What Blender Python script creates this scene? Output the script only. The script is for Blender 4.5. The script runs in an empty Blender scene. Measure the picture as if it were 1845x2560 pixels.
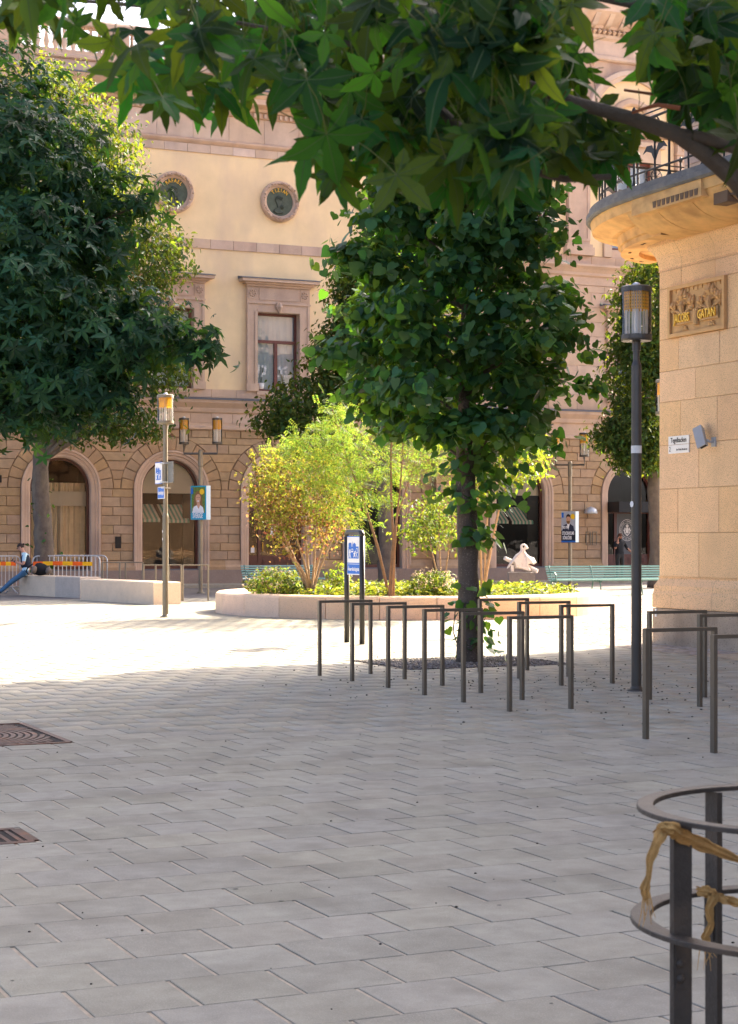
import bpy, bmesh, math, random
import numpy as np
from mathutils import Vector, Matrix, Euler, noise as mnoise

# ------------------------------------------------------------------ camera
SC = bpy.context.scene
COL = SC.collection
FPX, CX, HY, CH, YAW = 4500.0, 922.5, 1350.0, 1.6, math.radians(24.5)
DV = (math.sin(YAW), math.cos(YAW)); RV = (math.cos(YAW), -math.sin(YAW))
cd = bpy.data.cameras.new('camera'); cam = bpy.data.objects.new('camera', cd); COL.objects.link(cam)
cam.location = (0, 0, CH); cam.rotation_euler = (math.radians(90), 0, -YAW)
cd.sensor_fit = 'VERTICAL'; cd.sensor_height = 36; cd.sensor_width = 36
cd.lens = 36 * FPX / 2560; cd.shift_y = 70 / 2560
cd.clip_start = 0.1; cd.clip_end = 2000
cd.dof.use_dof = True; cd.dof.focus_distance = 34; cd.dof.aperture_fstop = 16
SC.camera = cam
# ------------------------------------------------------------------ light
SUN_AZ, SUN_EL = math.radians(25), math.radians(33.5)      # azimuth from +X towards +Y
SUN = Vector((math.cos(SUN_AZ)*math.cos(SUN_EL), math.sin(SUN_AZ)*math.cos(SUN_EL), math.sin(SUN_EL)))
W = bpy.data.worlds.new('World'); SC.world = W; W.use_nodes = True
wn = W.node_tree
sky = wn.nodes.new('ShaderNodeTexSky'); sky.sky_type = 'NISHITA'; sky.sun_disc = False
sky.sun_elevation = SUN_EL; sky.sun_rotation = math.atan2(SUN.x, SUN.y); sky.air_density = 0.4; sky.dust_density = 5.0; sky.ozone_density = 0.3
bg = wn.nodes['Background']; bg.inputs['Strength'].default_value = 0.15
wn.links.new(sky.outputs['Color'], bg.inputs['Color'])
sl = bpy.data.lights.new('sun', 'SUN'); sl.energy = 3.6; sl.angle = math.radians(0.5); sl.color = (1.0, 0.90, 0.70)
sun = bpy.data.objects.new('sun', sl); COL.objects.link(sun)
sun.rotation_euler = SUN.to_track_quat('Z', 'Y').to_euler(); sun.location = (60, 40, 60)
SC.view_settings.view_transform = 'Standard'; SC.view_settings.look = 'None'
SC.view_settings.exposure = 2.45; SC.view_settings.gamma = 1.0; SC.view_settings.use_curve_mapping = False
SC.render.engine = 'CYCLES'
cy = SC.cycles
cy.use_denoising = True; cy.denoiser = 'OPENIMAGEDENOISE'
cy.max_bounces = 7; cy.diffuse_bounces = 4; cy.glossy_bounces = 3; cy.transmission_bounces = 5; cy.transparent_max_bounces = 12
cy.caustics_reflective = False; cy.caustics_refractive = False; cy.sample_clamp_indirect = 6
R = random.Random(7)

# ------------------------------------------------------------------ pixel -> place
def ray(x, y):
    u = (x-CX)/FPX
    return (DV[0]+u*RV[0], DV[1]+u*RV[1], (HY-y)/FPX)
def gnd(x, y, z=0.0):
    q = ray(x, y); t = (z-CH)/q[2]; return Vector((t*q[0], t*q[1], z))
def dep(x, y, D):
    q = ray(x, y); return Vector((D*q[0], D*q[1], CH+D*q[2]))
def proj(p):
    D = p[0]*DV[0]+p[1]*DV[1]; L = p[0]*RV[0]+p[1]*RV[1]
    return (CX+FPX*L/D, HY-FPX*(p[2]-CH)/D, D)

# ------------------------------------------------------------------ materials
MATS = {}
def mat(name, col, rough=0.75, var=0.08, nscale=3.0, bump=0.0, bscale=60.0, spec=0.3, metal=0.0, rnd=None, rvar=0.12,
        speck=None, stain=None, emit=None):
    if name in MATS: return MATS[name]
    m = bpy.data.materials.new(name); m.use_nodes = True; nt = m.node_tree; N = nt.nodes; L = nt.links
    b = N['Principled BSDF']; b.inputs['Roughness'].default_value = rough; b.inputs['Metallic'].default_value = metal
    b.inputs['Specular IOR Level'].default_value = spec
    tc = N.new('ShaderNodeNewGeometry')
    def noise(scale, detail=4, rgh=0.6):
        n = N.new('ShaderNodeTexNoise'); n.inputs['Scale'].default_value = scale; n.inputs['Detail'].default_value = detail
        n.inputs['Roughness'].default_value = rgh; L.new(tc.outputs['Position'], n.inputs['Vector']); return n
    def mul(cs, fac_socket, lo, hi):
        mr = N.new('ShaderNodeMapRange'); mr.inputs['From Min'].default_value = 0.25; mr.inputs['From Max'].default_value = 0.75
        mr.inputs['To Min'].default_value = lo; mr.inputs['To Max'].default_value = hi; L.new(fac_socket, mr.inputs['Value'])
        mx = N.new('ShaderNodeMix'); mx.data_type = 'RGBA'; mx.blend_type = 'MULTIPLY'; mx.inputs['Factor'].default_value = 1
        L.new(cs, mx.inputs[6]); L.new(mr.outputs[0], mx.inputs[7]); return mx.outputs[2]
    rgb = N.new('ShaderNodeRGB'); rgb.outputs[0].default_value = (*col, 1); c = rgb.outputs[0]
    if rnd:
        if rnd == 'obj': o = N.new('ShaderNodeObjectInfo').outputs['Random']
        else: o = tc.outputs['Random Per Island']
        hs = N.new('ShaderNodeHueSaturation')
        mr = N.new('ShaderNodeMapRange'); mr.inputs['To Min'].default_value = 1-rvar; mr.inputs['To Max'].default_value = 1+rvar
        L.new(o, mr.inputs['Value']); L.new(mr.outputs[0], hs.inputs['Value'])
        w = N.new('ShaderNodeTexWhiteNoise'); w.noise_dimensions = '1D'; L.new(o, w.inputs['W'])
        m2 = N.new('ShaderNodeMapRange'); m2.inputs['To Min'].default_value = 0.5-0.06*rvar; m2.inputs['To Max'].default_value = 0.5+0.06*rvar
        L.new(w.outputs['Value'], m2.inputs['Value']); L.new(m2.outputs[0], hs.inputs['Hue'])
        m3 = N.new('ShaderNodeMapRange'); m3.inputs['To Min'].default_value = 1-1.6*rvar; m3.inputs['To Max'].default_value = 1+1.6*rvar
        L.new(w.outputs['Color'], m3.inputs['Value']); L.new(m3.outputs[0], hs.inputs['Saturation'])
        L.new(c, hs.inputs['Color']); c = hs.outputs[0]
    if var: c = mul(c, noise(nscale).outputs['Fac'], 1-var, 1+var)
    if speck:                                    # (colour, scale, amount)
        sn = noise(speck[1], 2, 0.5)
        cr = N.new('ShaderNodeMapRange'); cr.inputs['From Min'].default_value = speck[3] if len(speck) > 3 else 0.58
        cr.inputs['From Max'].default_value = cr.inputs['From Min'].default_value+0.06; cr.inputs['To Max'].default_value = speck[2]
        L.new(sn.outputs['Fac'], cr.inputs['Value'])
        mx = N.new('ShaderNodeMix'); mx.data_type = 'RGBA'; L.new(cr.outputs[0], mx.inputs['Factor'])
        L.new(c, mx.inputs[6]); mx.inputs[7].default_value = (*speck[0], 1); c = mx.outputs[2]
    if stain:                                    # (colour, scale, amount, stretch z)
        sn = N.new('ShaderNodeTexNoise'); sn.inputs['Scale'].default_value = stain[1]; sn.inputs['Detail'].default_value = 5
        mp = N.new('ShaderNodeMapping'); mp.inputs['Scale'].default_value = (1, 1, stain[3] if len(stain) > 3 else 1)
        L.new(tc.outputs['Position'], mp.inputs['Vector']); L.new(mp.outputs[0], sn.inputs['Vector'])
        cr = N.new('ShaderNodeMapRange'); cr.inputs['From Min'].default_value = 0.5; cr.inputs['From Max'].default_value = 0.72
        cr.inputs['To Max'].default_value = stain[2]; L.new(sn.outputs['Fac'], cr.inputs['Value'])
        mx = N.new('ShaderNodeMix'); mx.data_type = 'RGBA'; L.new(cr.outputs[0], mx.inputs['Factor'])
        L.new(c, mx.inputs[6]); mx.inputs[7].default_value = (*stain[0], 1); c = mx.outputs[2]
    L.new(c, b.inputs['Base Color'])
    if bump:
        bp = N.new('ShaderNodeBump'); bp.inputs['Strength'].default_value = min(1.0, bump); bp.inputs['Distance'].default_value = 0.02
        L.new(noise(bscale, 6, 0.65).outputs['Fac'], bp.inputs['Height']); L.new(bp.outputs[0], b.inputs['Normal'])
    if emit: b.inputs['Emission Color'].default_value = (*emit[0], 1); b.inputs['Emission Strength'].default_value = emit[1]
    MATS[name] = m
    return m

def leaf_mat(name, col, trans, tw=0.42, rough=0.42, spec=0.35, rv=0.35, yellow=0.0, shift=0.03):
    if name in MATS: return MATS[name]
    m = bpy.data.materials.new(name); m.use_nodes = True; nt = m.node_tree; N = nt.nodes; L = nt.links
    b = N['Principled BSDF']; out = N['Material Output']
    b.inputs['Roughness'].default_value = rough; b.inputs['Specular IOR Level'].default_value = spec
    g = N.new('ShaderNodeNewGeometry'); oi = N.new('ShaderNodeObjectInfo')
    ad = N.new('ShaderNodeMath'); ad.operation = 'ADD'; L.new(g.outputs['Random Per Island'], ad.inputs[0]); L.new(oi.outputs['Random'], ad.inputs[1])
    fr = N.new('ShaderNodeMath'); fr.operation = 'FRACT'; L.new(ad.outputs[0], fr.inputs[0])
    def varied(c):
        hs = N.new('ShaderNodeHueSaturation'); hs.inputs['Color'].default_value = (*c, 1)
        mr = N.new('ShaderNodeMapRange'); mr.inputs['To Min'].default_value = 1-rv; mr.inputs['To Max'].default_value = 1+rv
        L.new(fr.outputs[0], mr.inputs['Value']); L.new(mr.outputs[0], hs.inputs['Value'])
        w = N.new('ShaderNodeTexWhiteNoise'); w.noise_dimensions = '1D'; L.new(fr.outputs[0], w.inputs['W'])
        m2 = N.new('ShaderNodeMapRange'); m2.inputs['To Min'].default_value = 0.5-shift-yellow; m2.inputs['To Max'].default_value = 0.5+shift
        L.new(w.outputs['Value'], m2.inputs['Value']); L.new(m2.outputs[0], hs.inputs['Hue'])
        return hs.outputs[0]
    L.new(varied(col), b.inputs['Base Color'])
    t = N.new('ShaderNodeBsdfTranslucent'); L.new(varied(trans), t.inputs['Color'])
    mx = N.new('ShaderNodeMixShader'); mx.inputs[0].default_value = tw
    L.new(b.outputs[0], mx.inputs[1]); L.new(t.outputs[0], mx.inputs[2]); L.new(mx.outputs[0], out.inputs['Surface'])
    MATS[name] = m
    return m

def glass_mat(name, tint=(0.9, 0.95, 0.95), refl=0.12, rough=0.02, ripple=0.0):
    if name in MATS: return MATS[name]
    m = bpy.data.materials.new(name); m.use_nodes = True; nt = m.node_tree; N = nt.nodes; L = nt.links
    N.remove(N['Principled BSDF']); out = N['Material Output']
    tr = N.new('ShaderNodeBsdfTransparent'); tr.inputs['Color'].default_value = (*tint, 1)
    gl = N.new('ShaderNodeBsdfGlossy'); gl.inputs['Roughness'].default_value = rough
    fn = N.new('ShaderNodeFresnel'); fn.inputs['IOR'].default_value = 1.5
    ma = N.new('ShaderNodeMath'); ma.operation = 'ADD'; ma.inputs[1].default_value = refl; L.new(fn.outputs[0], ma.inputs[0]); ma.use_clamp = True
    if ripple:
        g = N.new('ShaderNodeNewGeometry'); n = N.new('ShaderNodeTexNoise'); n.inputs['Scale'].default_value = 1.2; L.new(g.outputs['Position'], n.inputs['Vector'])
        bp = N.new('ShaderNodeBump'); bp.inputs['Strength'].default_value = ripple; bp.inputs['Distance'].default_value = 0.05
        L.new(n.outputs['Fac'], bp.inputs['Height']); L.new(bp.outputs[0], gl.inputs['Normal'])
    mx = N.new('ShaderNodeMixShader'); L.new(ma.outputs[0], mx.inputs[0]); L.new(tr.outputs[0], mx.inputs[1]); L.new(gl.outputs[0], mx.inputs[2])
    L.new(mx.outputs[0], out.inputs['Surface']); MATS[name] = m
    return m

GRAN = (0.06, 0.04, 0.03)
mat('paver', (0.318, 0.293, 0.232), 0.85, 0.15, 7.0, 0.3, 70, 0.2, rnd='obj', rvar=0.085, speck=((0.48, 0.44, 0.38), 150, 0.4), stain=((0.20, 0.18, 0.14), 1.7, 0.62))
mat('paver_field', (0.318, 0.293, 0.232), 0.85, 0.15, 7.0, 0.3, 70, 0.2, rnd='island', rvar=0.085, speck=((0.48, 0.44, 0.38), 150, 0.4), stain=((0.20, 0.18, 0.14), 1.7, 0.62))
mat('joint_sand', (0.44, 0.36, 0.265), 0.95, 0.25, 9, 0.4, 220)
mat('ground', (0.22, 0.20, 0.18), 0.95, 0.2, 0.7, 0.2, 60)
mat('asphalt', (0.16, 0.145, 0.135), 0.95, 0.2, 1.3, 0.3, 140)
mat('sett', (0.34, 0.28, 0.23), 0.85, 0.15, 6, 0.4, 90, rnd='island', rvar=0.28, speck=((0.5, 0.45, 0.42), 120, 0.4))
mat('gravel', (0.13, 0.11, 0.095), 0.95, 0.3, 30, 0.8, 160)
mat('pebble', (0.20, 0.17, 0.15), 0.9, 0.2, 30, rnd='island', rvar=0.4)
mat('gum', (0.15, 0.14, 0.115), 0.9, 0.2, 30, rnd='island', rvar=0.25)
mat('debris', (0.05, 0.04, 0.03), 0.9, 0.2, 30, rnd='island', rvar=0.4)
mat('rust_stone', (0.42, 0.277, 0.158), 0.85, 0.16, 5, 0.9, 34, rnd='obj', rvar=0.08, speck=((0.46, 0.34, 0.27), 60, 0.5))
mat('rust_field', (0.42, 0.277, 0.158), 0.85, 0.16, 5, 0.9, 34, rnd='island', rvar=0.08, speck=((0.46, 0.34, 0.27), 60, 0.5))
mat('rust_joint', (0.22, 0.145, 0.10), 0.9, 0.15, 5)
mat('pink_stone', (0.56, 0.395, 0.285), 0.8, 0.12, 2.2, 0.35, 40, stain=((0.32, 0.22, 0.175), 1.3, 0.5, 0.4), speck=((0.60, 0.46, 0.38), 50, 0.35))
mat('pink_block', (0.56, 0.395, 0.285), 0.8, 0.12, 2.2, 0.35, 40, rnd='obj', rvar=0.09, stain=((0.32, 0.22, 0.175), 1.3, 0.45, 0.4), speck=((0.60, 0.46, 0.38), 50, 0.35))
mat('pale_stone', (0.62, 0.465, 0.35), 0.8, 0.12, 2.0, 0.35, 40, rnd='obj', rvar=0.09, stain=((0.38, 0.27, 0.21), 1.2, 0.5, 0.4))
mat('plaster', (0.82, 0.62, 0.365), 0.9, 0.085, 1.1, 0.18, 22, 0.15, stain=((0.66, 0.49, 0.34), 0.9, 0.65, 0.45))
mat('lead', (0.13, 0.135, 0.15), 0.6, 0.12, 3, spec=0.4)
mat('copper_green', (0.22, 0.40, 0.33), 0.7, 0.12, 3)
mat('roof_white', (0.75, 0.78, 0.80), 0.5, 0.03, 2)
mat('red_wood', (0.085, 0.022, 0.014), 0.4, 0.12, 8, spec=0.5)
mat('window_wood', (0.16, 0.05, 0.035), 0.45, 0.12, 8, spec=0.5)
mat('blind', (0.72, 0.62, 0.49), 0.9, 0.04, 1.5)
mat('curtain_white', (0.66, 0.76, 0.82), 0.95, 0.06, 2)
mat('curtain_cream', (0.80, 0.63, 0.43), 0.95, 0.12, 3)
mat('curtain_grey', (0.44, 0.38, 0.30), 0.95, 0.12, 3)
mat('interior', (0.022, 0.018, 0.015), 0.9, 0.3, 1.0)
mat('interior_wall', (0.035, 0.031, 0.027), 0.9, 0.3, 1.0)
mat('awning_green', (0.14, 0.33, 0.24), 0.9, 0.1, 3)
mat('awning_cream', (0.66, 0.60, 0.48), 0.9, 0.1, 3)
mat('bronze_disc', (0.085, 0.105, 0.075), 0.6, 0.25, 8, 0.3, 30, metal=0.2)
mat('bronze_relief', (0.065, 0.08, 0.06), 0.55, 0.25, 10, 0.3, 30, metal=0.25)
mat('gold_letter', (0.85, 0.50, 0.06), 0.35, 0.05, 5, metal=0.5)
mat('granite_warm', (0.83, 0.54, 0.305), 0.8, 0.07, 3.5, 0.35, 90, rnd='obj', rvar=0.05, speck=((0.20,0.13,0.08), 70, 0.62, 0.565), stain=((0.56, 0.37, 0.22), 0.9, 0.6, 0.3))
mat('granite_joint', (0.44, 0.29, 0.17), 0.9, 0.1, 5)
mat('granite_rough', (0.46, 0.35, 0.25), 0.9, 0.16, 3.5, 0.8, 60, speck=(GRAN, 45, 0.5, 0.60), stain=((0.18, 0.13, 0.09), 1.6, 0.7, 0.5))
mat('sandstone', (0.67, 0.40, 0.165), 0.85, 0.2, 3.2, 0.35, 30, stain=((0.38, 0.20, 0.08), 2.4, 0.7, 2.0))
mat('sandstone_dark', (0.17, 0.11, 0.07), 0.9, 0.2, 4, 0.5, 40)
mat('slab_stone', (0.17, 0.165, 0.16), 0.85, 0.22, 6, 0.6, 50, stain=((0.30, 0.26, 0.20), 3, 0.5))
mat('iron', (0.018, 0.016, 0.015), 0.55, 0.15, 8, spec=0.4)
mat('rack_metal', (0.14, 0.117, 0.086), 0.42, 0.12, 9, spec=0.5, metal=0.55)
mat('pole_metal', (0.075, 0.066, 0.055), 0.38, 0.12, 6, spec=0.5, metal=0.5)
mat('pole_warm', (0.20, 0.17, 0.12), 0.4, 0.12, 6, spec=0.5, metal=0.5)
mat('sign_metal', (0.035, 0.032, 0.029), 0.35, 0.1, 6, spec=0.5, metal=0.3)
mat('galvanised', (0.52, 0.53, 0.54), 0.4, 0.12, 20, spec=0.5, metal=0.55)
mat('grey_metal', (0.20, 0.20, 0.19), 0.5, 0.1, 9, spec=0.5, metal=0.4)
leaf_mat('lamp_gold', (1.0, 0.50, 0.03), (1.0, 0.62, 0.06), 0.45, 0.4, 0.4, 0.04, 0, 0.003)
mat('lamp_inner', (0.75, 0.70, 0.62), 0.4, 0.03, 5, spec=0.5)
mat('hole_dark', (0.45, 0.25, 0.05), 0.8, 0.05, 5)
mat('planter_stone', (0.76, 0.53, 0.36), 0.85, 0.07, 3, 0.4, 90, rnd='obj', rvar=0.08, speck=((0.22, 0.13, 0.10), 60, 0.4, 0.60))
mat('bench_stone', (0.74, 0.56, 0.385), 0.85, 0.08, 3, 0.4, 90, speck=((0.22, 0.17, 0.14), 60, 0.4, 0.60))
mat('bench_stone_grey', (0.54, 0.44, 0.345), 0.85, 0.10, 3, 0.4, 90, speck=((0.16, 0.14, 0.14), 60, 0.4, 0.58))
mat('soil', (0.06, 0.045, 0.03), 0.95, 0.25, 9, 0.8, 40)
mat('bench_green', (0.16, 0.31, 0.285), 0.38, 0.08, 8, spec=0.5, rnd='obj', rvar=0.08)
mat('bench_iron', (0.055, 0.15, 0.12), 0.45, 0.08, 8, spec=0.5)
mat('sculpture', (0.66, 0.60, 0.54), 0.85, 0.08, 5, 0.4, 60, speck=((0.42, 0.35, 0.31), 35, 0.5, 0.56))
mat('pedestal', (0.15, 0.135, 0.13), 0.85, 0.15, 5, 0.4, 60, speck=((0.3, 0.27, 0.26), 60, 0.4))
mat('sign_white', (0.80, 0.78, 0.76), 0.45, 0.02, 5)
mat('sign_blue', (0.010, 0.135, 0.55), 0.4, 0.03, 5)
mat('sign_back', (0.22, 0.215, 0.19), 0.5, 0.1, 7, metal=0.3)
mat('black', (0.012, 0.012, 0.013), 0.5, 0.1, 9)
mat('dark_text', (0.02, 0.02, 0.02), 0.6, 0, 1)
mat('bark', (0.13, 0.105, 0.085), 0.92, 0.25, 7, 1.0, 30, stain=((0.22, 0.19, 0.13), 5, 0.55, 0.4))
mat('bark_dark', (0.105, 0.08, 0.062), 0.92, 0.25, 9, 1.0, 40, speck=((0.30, 0.25, 0.20), 55, 0.6, 0.62))
mat('bark_twig', (0.105, 0.082, 0.058), 0.85, 0.2, 14, 0.6, 60)
mat('twig_red', (0.26, 0.085, 0.035), 0.7, 0.15, 14)
mat('petiole', (0.10, 0.115, 0.02), 0.6, 0.15, 14)
mat('stem_tan', (0.40, 0.27, 0.15), 0.85, 0.2, 14, 0.5, 60)
mat('stem_brown', (0.24, 0.14, 0.075), 0.85, 0.2, 14, 0.5, 60)
leaf_mat('leaf_gum_near', (0.014, 0.047, 0.016), (0.11, 0.28, 0.012), 0.36, 0.55, 0.10, 0.55, 0.03, 0.035)
mat('leaf_vein', (0.06, 0.09, 0.025), 0.6, 0.1, 9)
leaf_mat('leaf_gum', (0.026, 0.082, 0.040), (0.11, 0.24, 0.018), 0.32, 0.45, 0.22, 0.45)
leaf_mat('leaf_linden_near', (0.030, 0.092, 0.032), (0.16, 0.33, 0.018), 0.34, 0.48, 0.22, 0.42)
leaf_mat('leaf_linden_far', (0.022, 0.058, 0.019), (0.28, 0.36, 0.020), 0.34, 0.55, 0.15, 0.40, 0.015)
leaf_mat('leaf_gold', (0.13, 0.145, 0.028), (0.34, 0.35, 0.035), 0.5, 0.6, 0.2, 0.35, 0.03)
leaf_mat('leaf_copper', (0.17, 0.09, 0.04), (0.34, 0.19, 0.06), 0.45, 0.6, 0.2, 0.35, 0.02)
leaf_mat('leaf_airy', (0.095, 0.165, 0.028), (0.26, 0.38, 0.040), 0.46, 0.6, 0.2, 0.25, 0.02)
leaf_mat('leaf_lime', (0.06, 0.115, 0.018), (0.27, 0.36, 0.022), 0.5, 0.5, 0.25, 0.3, 0.02)
leaf_mat('leaf_shrub', (0.055, 0.10, 0.022), (0.23, 0.31, 0.028), 0.45, 0.5, 0.25, 0.35, 0.02)
leaf_mat('leaf_cover', (0.065, 0.11, 0.022), (0.27, 0.33, 0.025), 0.45, 0.5, 0.25, 0.4, 0.03)
leaf_mat('flower_pale', (0.55, 0.40, 0.28), (0.6, 0.45, 0.3), 0.4, 0.7, 0.2, 0.2)
mat('grate_iron', (0.105, 0.062, 0.045), 0.6, 0.25, 9, 0.3, 60, metal=0.4, stain=((0.24, 0.10, 0.045), 5, 0.7))
mat('grate_gap', (0.02, 0.015, 0.012), 0.9, 0.1, 5)
mat('guard_metal', (0.050, 0.042, 0.034), 0.5, 0.25, 18, 0.25, 90, spec=0.3, metal=0.2, stain=((0.10, 0.07, 0.045), 9, 0.5))
mat('rag', (0.52, 0.30, 0.10), 0.95, 0.2, 14, 0.6, 90, stain=((0.30, 0.17, 0.06), 16, 0.6))
mat('skin', (0.50, 0.27, 0.185), 0.55, 0.05, 9)
mat('skin_dark', (0.36, 0.18, 0.115), 0.55, 0.05, 9)
mat('hair', (0.03, 0.016, 0.010), 0.6, 0.1, 30)
mat('hair_red', (0.11, 0.045, 0.025), 0.7, 0.1, 30)
mat('shirt_blue', (0.42, 0.62, 0.72), 0.9, 0.06, 9)
mat('vest_navy', (0.014, 0.022, 0.04), 0.85, 0.1, 9)
mat('jeans', (0.06, 0.14, 0.235), 0.9, 0.16, 12)
mat('shoe', (0.05, 0.06, 0.075), 0.7, 0.1, 9)
mat('cloth_black', (0.014, 0.015, 0.018), 0.85, 0.1, 9)
mat('cloth_charcoal', (0.035, 0.036, 0.036), 0.9, 0.1, 9)
mat('pack_taupe', (0.16, 0.13, 0.105), 0.85, 0.1, 9)
mat('phone', (0.01, 0.01, 0.012), 0.2, 0, 1, spec=0.6)
mat('tape_orange', (0.90, 0.13, 0.005), 0.5, 0.02, 5)
mat('tape_yellow', (0.95, 0.50, 0.005), 0.5, 0.02, 5)
mat('poster_cyan', (0.02, 0.33, 0.50), 0.55, 0.04, 5)
mat('poster_foliage', (0.13, 0.20, 0.03), 0.6, 0.7, 22)
mat('poster_yellow', (0.90, 0.55, 0.02), 0.55, 0.02, 5)
mat('poster_skin', (0.62, 0.33, 0.20), 0.55, 0.03, 5)
mat('poster_hair', (0.24, 0.12, 0.04), 0.6, 0.2, 60)
mat('poster_white', (0.82, 0.82, 0.82), 0.55, 0.02, 5)
mat('poster_dark', (0.02, 0.022, 0.03), 0.5, 0.05, 9)
mat('poster_grey', (0.42, 0.44, 0.47), 0.55, 0.1, 9)
mat('poster_suit', (0.03, 0.035, 0.06), 0.55, 0.1, 9)
mat('poster_back', (0.55, 0.68, 0.74), 0.55, 0.05, 9)
mat('emblem_grey', (0.095, 0.10, 0.112), 0.5, 0.05, 3)
mat('emblem_white', (0.72, 0.70, 0.68), 0.6, 0.02, 3)
mat('camera_grey', (0.42, 0.44, 0.47), 0.45, 0.05, 6)
mat('plaque_stone', (0.60, 0.365, 0.165), 0.85, 0.10, 5, 0.3, 40)
mat('pot_white', (0.7, 0.68, 0.65), 0.5, 0.03, 5)
mat('sticker', (0.7, 0.68, 0.62), 0.5, 0.1, 30)
glass_mat('glass', (0.92, 0.94, 0.94), 0.05, 0.01, 0.03)
glass_mat('glass_shop', (0.88, 0.90, 0.88), 0.0, 0.01, 0.05)
glass_mat('glass_clear', (0.98, 0.98, 0.97), 0.0, 0.04)

# ------------------------------------------------------------------ mesh helpers
class MB:
    def __init__(s): s.v = []; s.f = []; s.m = []; s.cur = 0
    def add(s, vs, fs):
        o = len(s.v); s.v.extend([tuple(v) for v in vs]); s.f.extend([tuple(i+o for i in f) for f in fs]); s.m.extend([s.cur]*len(fs)); return s
    def box(s, x0, x1, y0, y1, z0, z1):
        return s.add([(x0,y0,z0),(x1,y0,z0),(x1,y1,z0),(x0,y1,z0),(x0,y0,z1),(x1,y0,z1),(x1,y1,z1),(x0,y1,z1)],
                     [(0,3,2,1),(4,5,6,7),(0,1,5,4),(1,2,6,5),(2,3,7,6),(3,0,4,7)])
    def cbox(s, x0, x1, y0, y1, z0, z1, c=0.006):      # box with chamfered top edges
        return s.add([(x0,y0,z0),(x1,y0,z0),(x1,y1,z0),(x0,y1,z0),(x0,y0,z1-c),(x1,y0,z1-c),(x1,y1,z1-c),(x0,y1,z1-c),
                      (x0+c,y0+c,z1),(x1-c,y0+c,z1),(x1-c,y1-c,z1),(x0+c,y1-c,z1)],
                     [(0,1,5,4),(1,2,6,5),(2,3,7,6),(3,0,4,7),(4,5,9,8),(5,6,10,9),(6,7,11,10),(7,4,8,11),(8,9,10,11)])
    def quad(s, a, b, c, d): return s.add([a,b,c,d], [(0,1,2,3)])
    def prism(s, poly, axis, a0, a1):
        """poly: 2d points; axis 'x' (poly = y,z), 'y' (poly = x,z), 'z' (poly = x,y)"""
        def P(p, a):
            return (a,p[0],p[1]) if axis == 'x' else (p[0],a,p[1]) if axis == 'y' else (p[0],p[1],a)
        n = len(poly); vs = [P(p,a0) for p in poly]+[P(p,a1) for p in poly]
        fs = [(i,(i+1)%n,n+(i+1)%n,n+i) for i in range(n)]+[tuple(range(n))[::-1], tuple(range(n,2*n))]
        return s.add(vs, fs)
    def tube(s, pts, rad, n=8, cap=True):
        pts = [Vector(p) for p in pts]; k = len(pts)
        if not hasattr(rad, '__len__'): rad = [rad]*k
        vs = []; prev = None
        for i, p in enumerate(pts):
            t = (pts[min(i+1,k-1)]-pts[max(i-1,0)]).normalized()
            if prev is None:
                u = t.orthogonal().normalized()
            else:
                u = (prev-t*prev.dot(t));  u = u.normalized() if u.length > 1e-6 else t.orthogonal().normalized()
            prev = u; w = t.cross(u)
            for j in range(n):
                a = 2*math.pi*j/n; vs.append(p+(u*math.cos(a)+w*math.sin(a))*rad[i])
        fs = [(i*n+j, i*n+(j+1)%n, (i+1)*n+(j+1)%n, (i+1)*n+j) for i in range(k-1) for j in range(n)]
        if cap: fs += [tuple(range(n))[::-1], tuple(range((k-1)*n, k*n))]
        return s.add(vs, fs)
    def lathe(s, prof, c=(0,0,0), n=16, cap=True):
        """prof: (r, z) list around the z axis at c"""
        vs = []
        for r, z in prof:
            for j in range(n):
                a = 2*math.pi*j/n; vs.append((c[0]+r*math.cos(a), c[1]+r*math.sin(a), c[2]+z))
        k = len(prof)
        fs = [(i*n+j, i*n+(j+1)%n, (i+1)*n+(j+1)%n, (i+1)*n+j) for i in range(k-1) for j in range(n)]
        if cap: fs += [tuple(range(n))[::-1], tuple(range((k-1)*n, k*n))]
        return s.add(vs, fs)
    def mesh(s, name, mats, smooth=False):
        me = bpy.data.meshes.new(name); me.from_pydata(s.v, [], s.f)
        for m in (mats if isinstance(mats, (list, tuple)) else [mats]): me.materials.append(MATS[m])
        if any(s.m): me.polygons.foreach_set('material_index', s.m)
        if smooth: me.polygons.foreach_set('use_smooth', [True]*len(me.polygons))
        me.update(); return me
    def build(s, name, mats, parent=None, loc=None, rot=None, smooth=False, **kw):
        o = bpy.data.objects.new(name, s.mesh(name, mats, smooth)); COL.objects.link(o)
        if parent is not None: o.parent = parent
        if loc is not None: o.location = loc
        if rot is not None: o.rotation_euler = rot
        for k_, v_ in kw.items(): o[k_] = v_
        return o

def put(name, me, parent=None, loc=(0,0,0), rot=(0,0,0), scale=(1,1,1)):
    o = bpy.data.objects.new(name, me); COL.objects.link(o)
    if parent is not None: o.parent = parent
    o.location = loc; o.rotation_euler = rot; o.scale = scale
    return o
def thing(name, label, cat, loc=(0,0,0), rz=0.0, group=None):
    o = bpy.data.objects.new(name, None); COL.objects.link(o); o.empty_display_size = 0.2
    o.location = loc; o.rotation_euler = (0,0,rz); o['label'] = label; o['category'] = cat
    if group: o['group'] = group
    return o
def tag(o, label, cat, group=None, kind=None):
    o['label'] = label; o['category'] = cat
    if group: o['group'] = group
    if kind: o['kind'] = kind
    return o
def struct(o, label=None):
    o['kind'] = 'structure'
    if label: o['label'] = label
    return o
def copy_tree(o, parent=None):
    c = o.copy(); COL.objects.link(c)
    if parent is not None: c.parent = parent
    for ch in list(o.children): copy_tree(ch, c)
    return c
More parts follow.
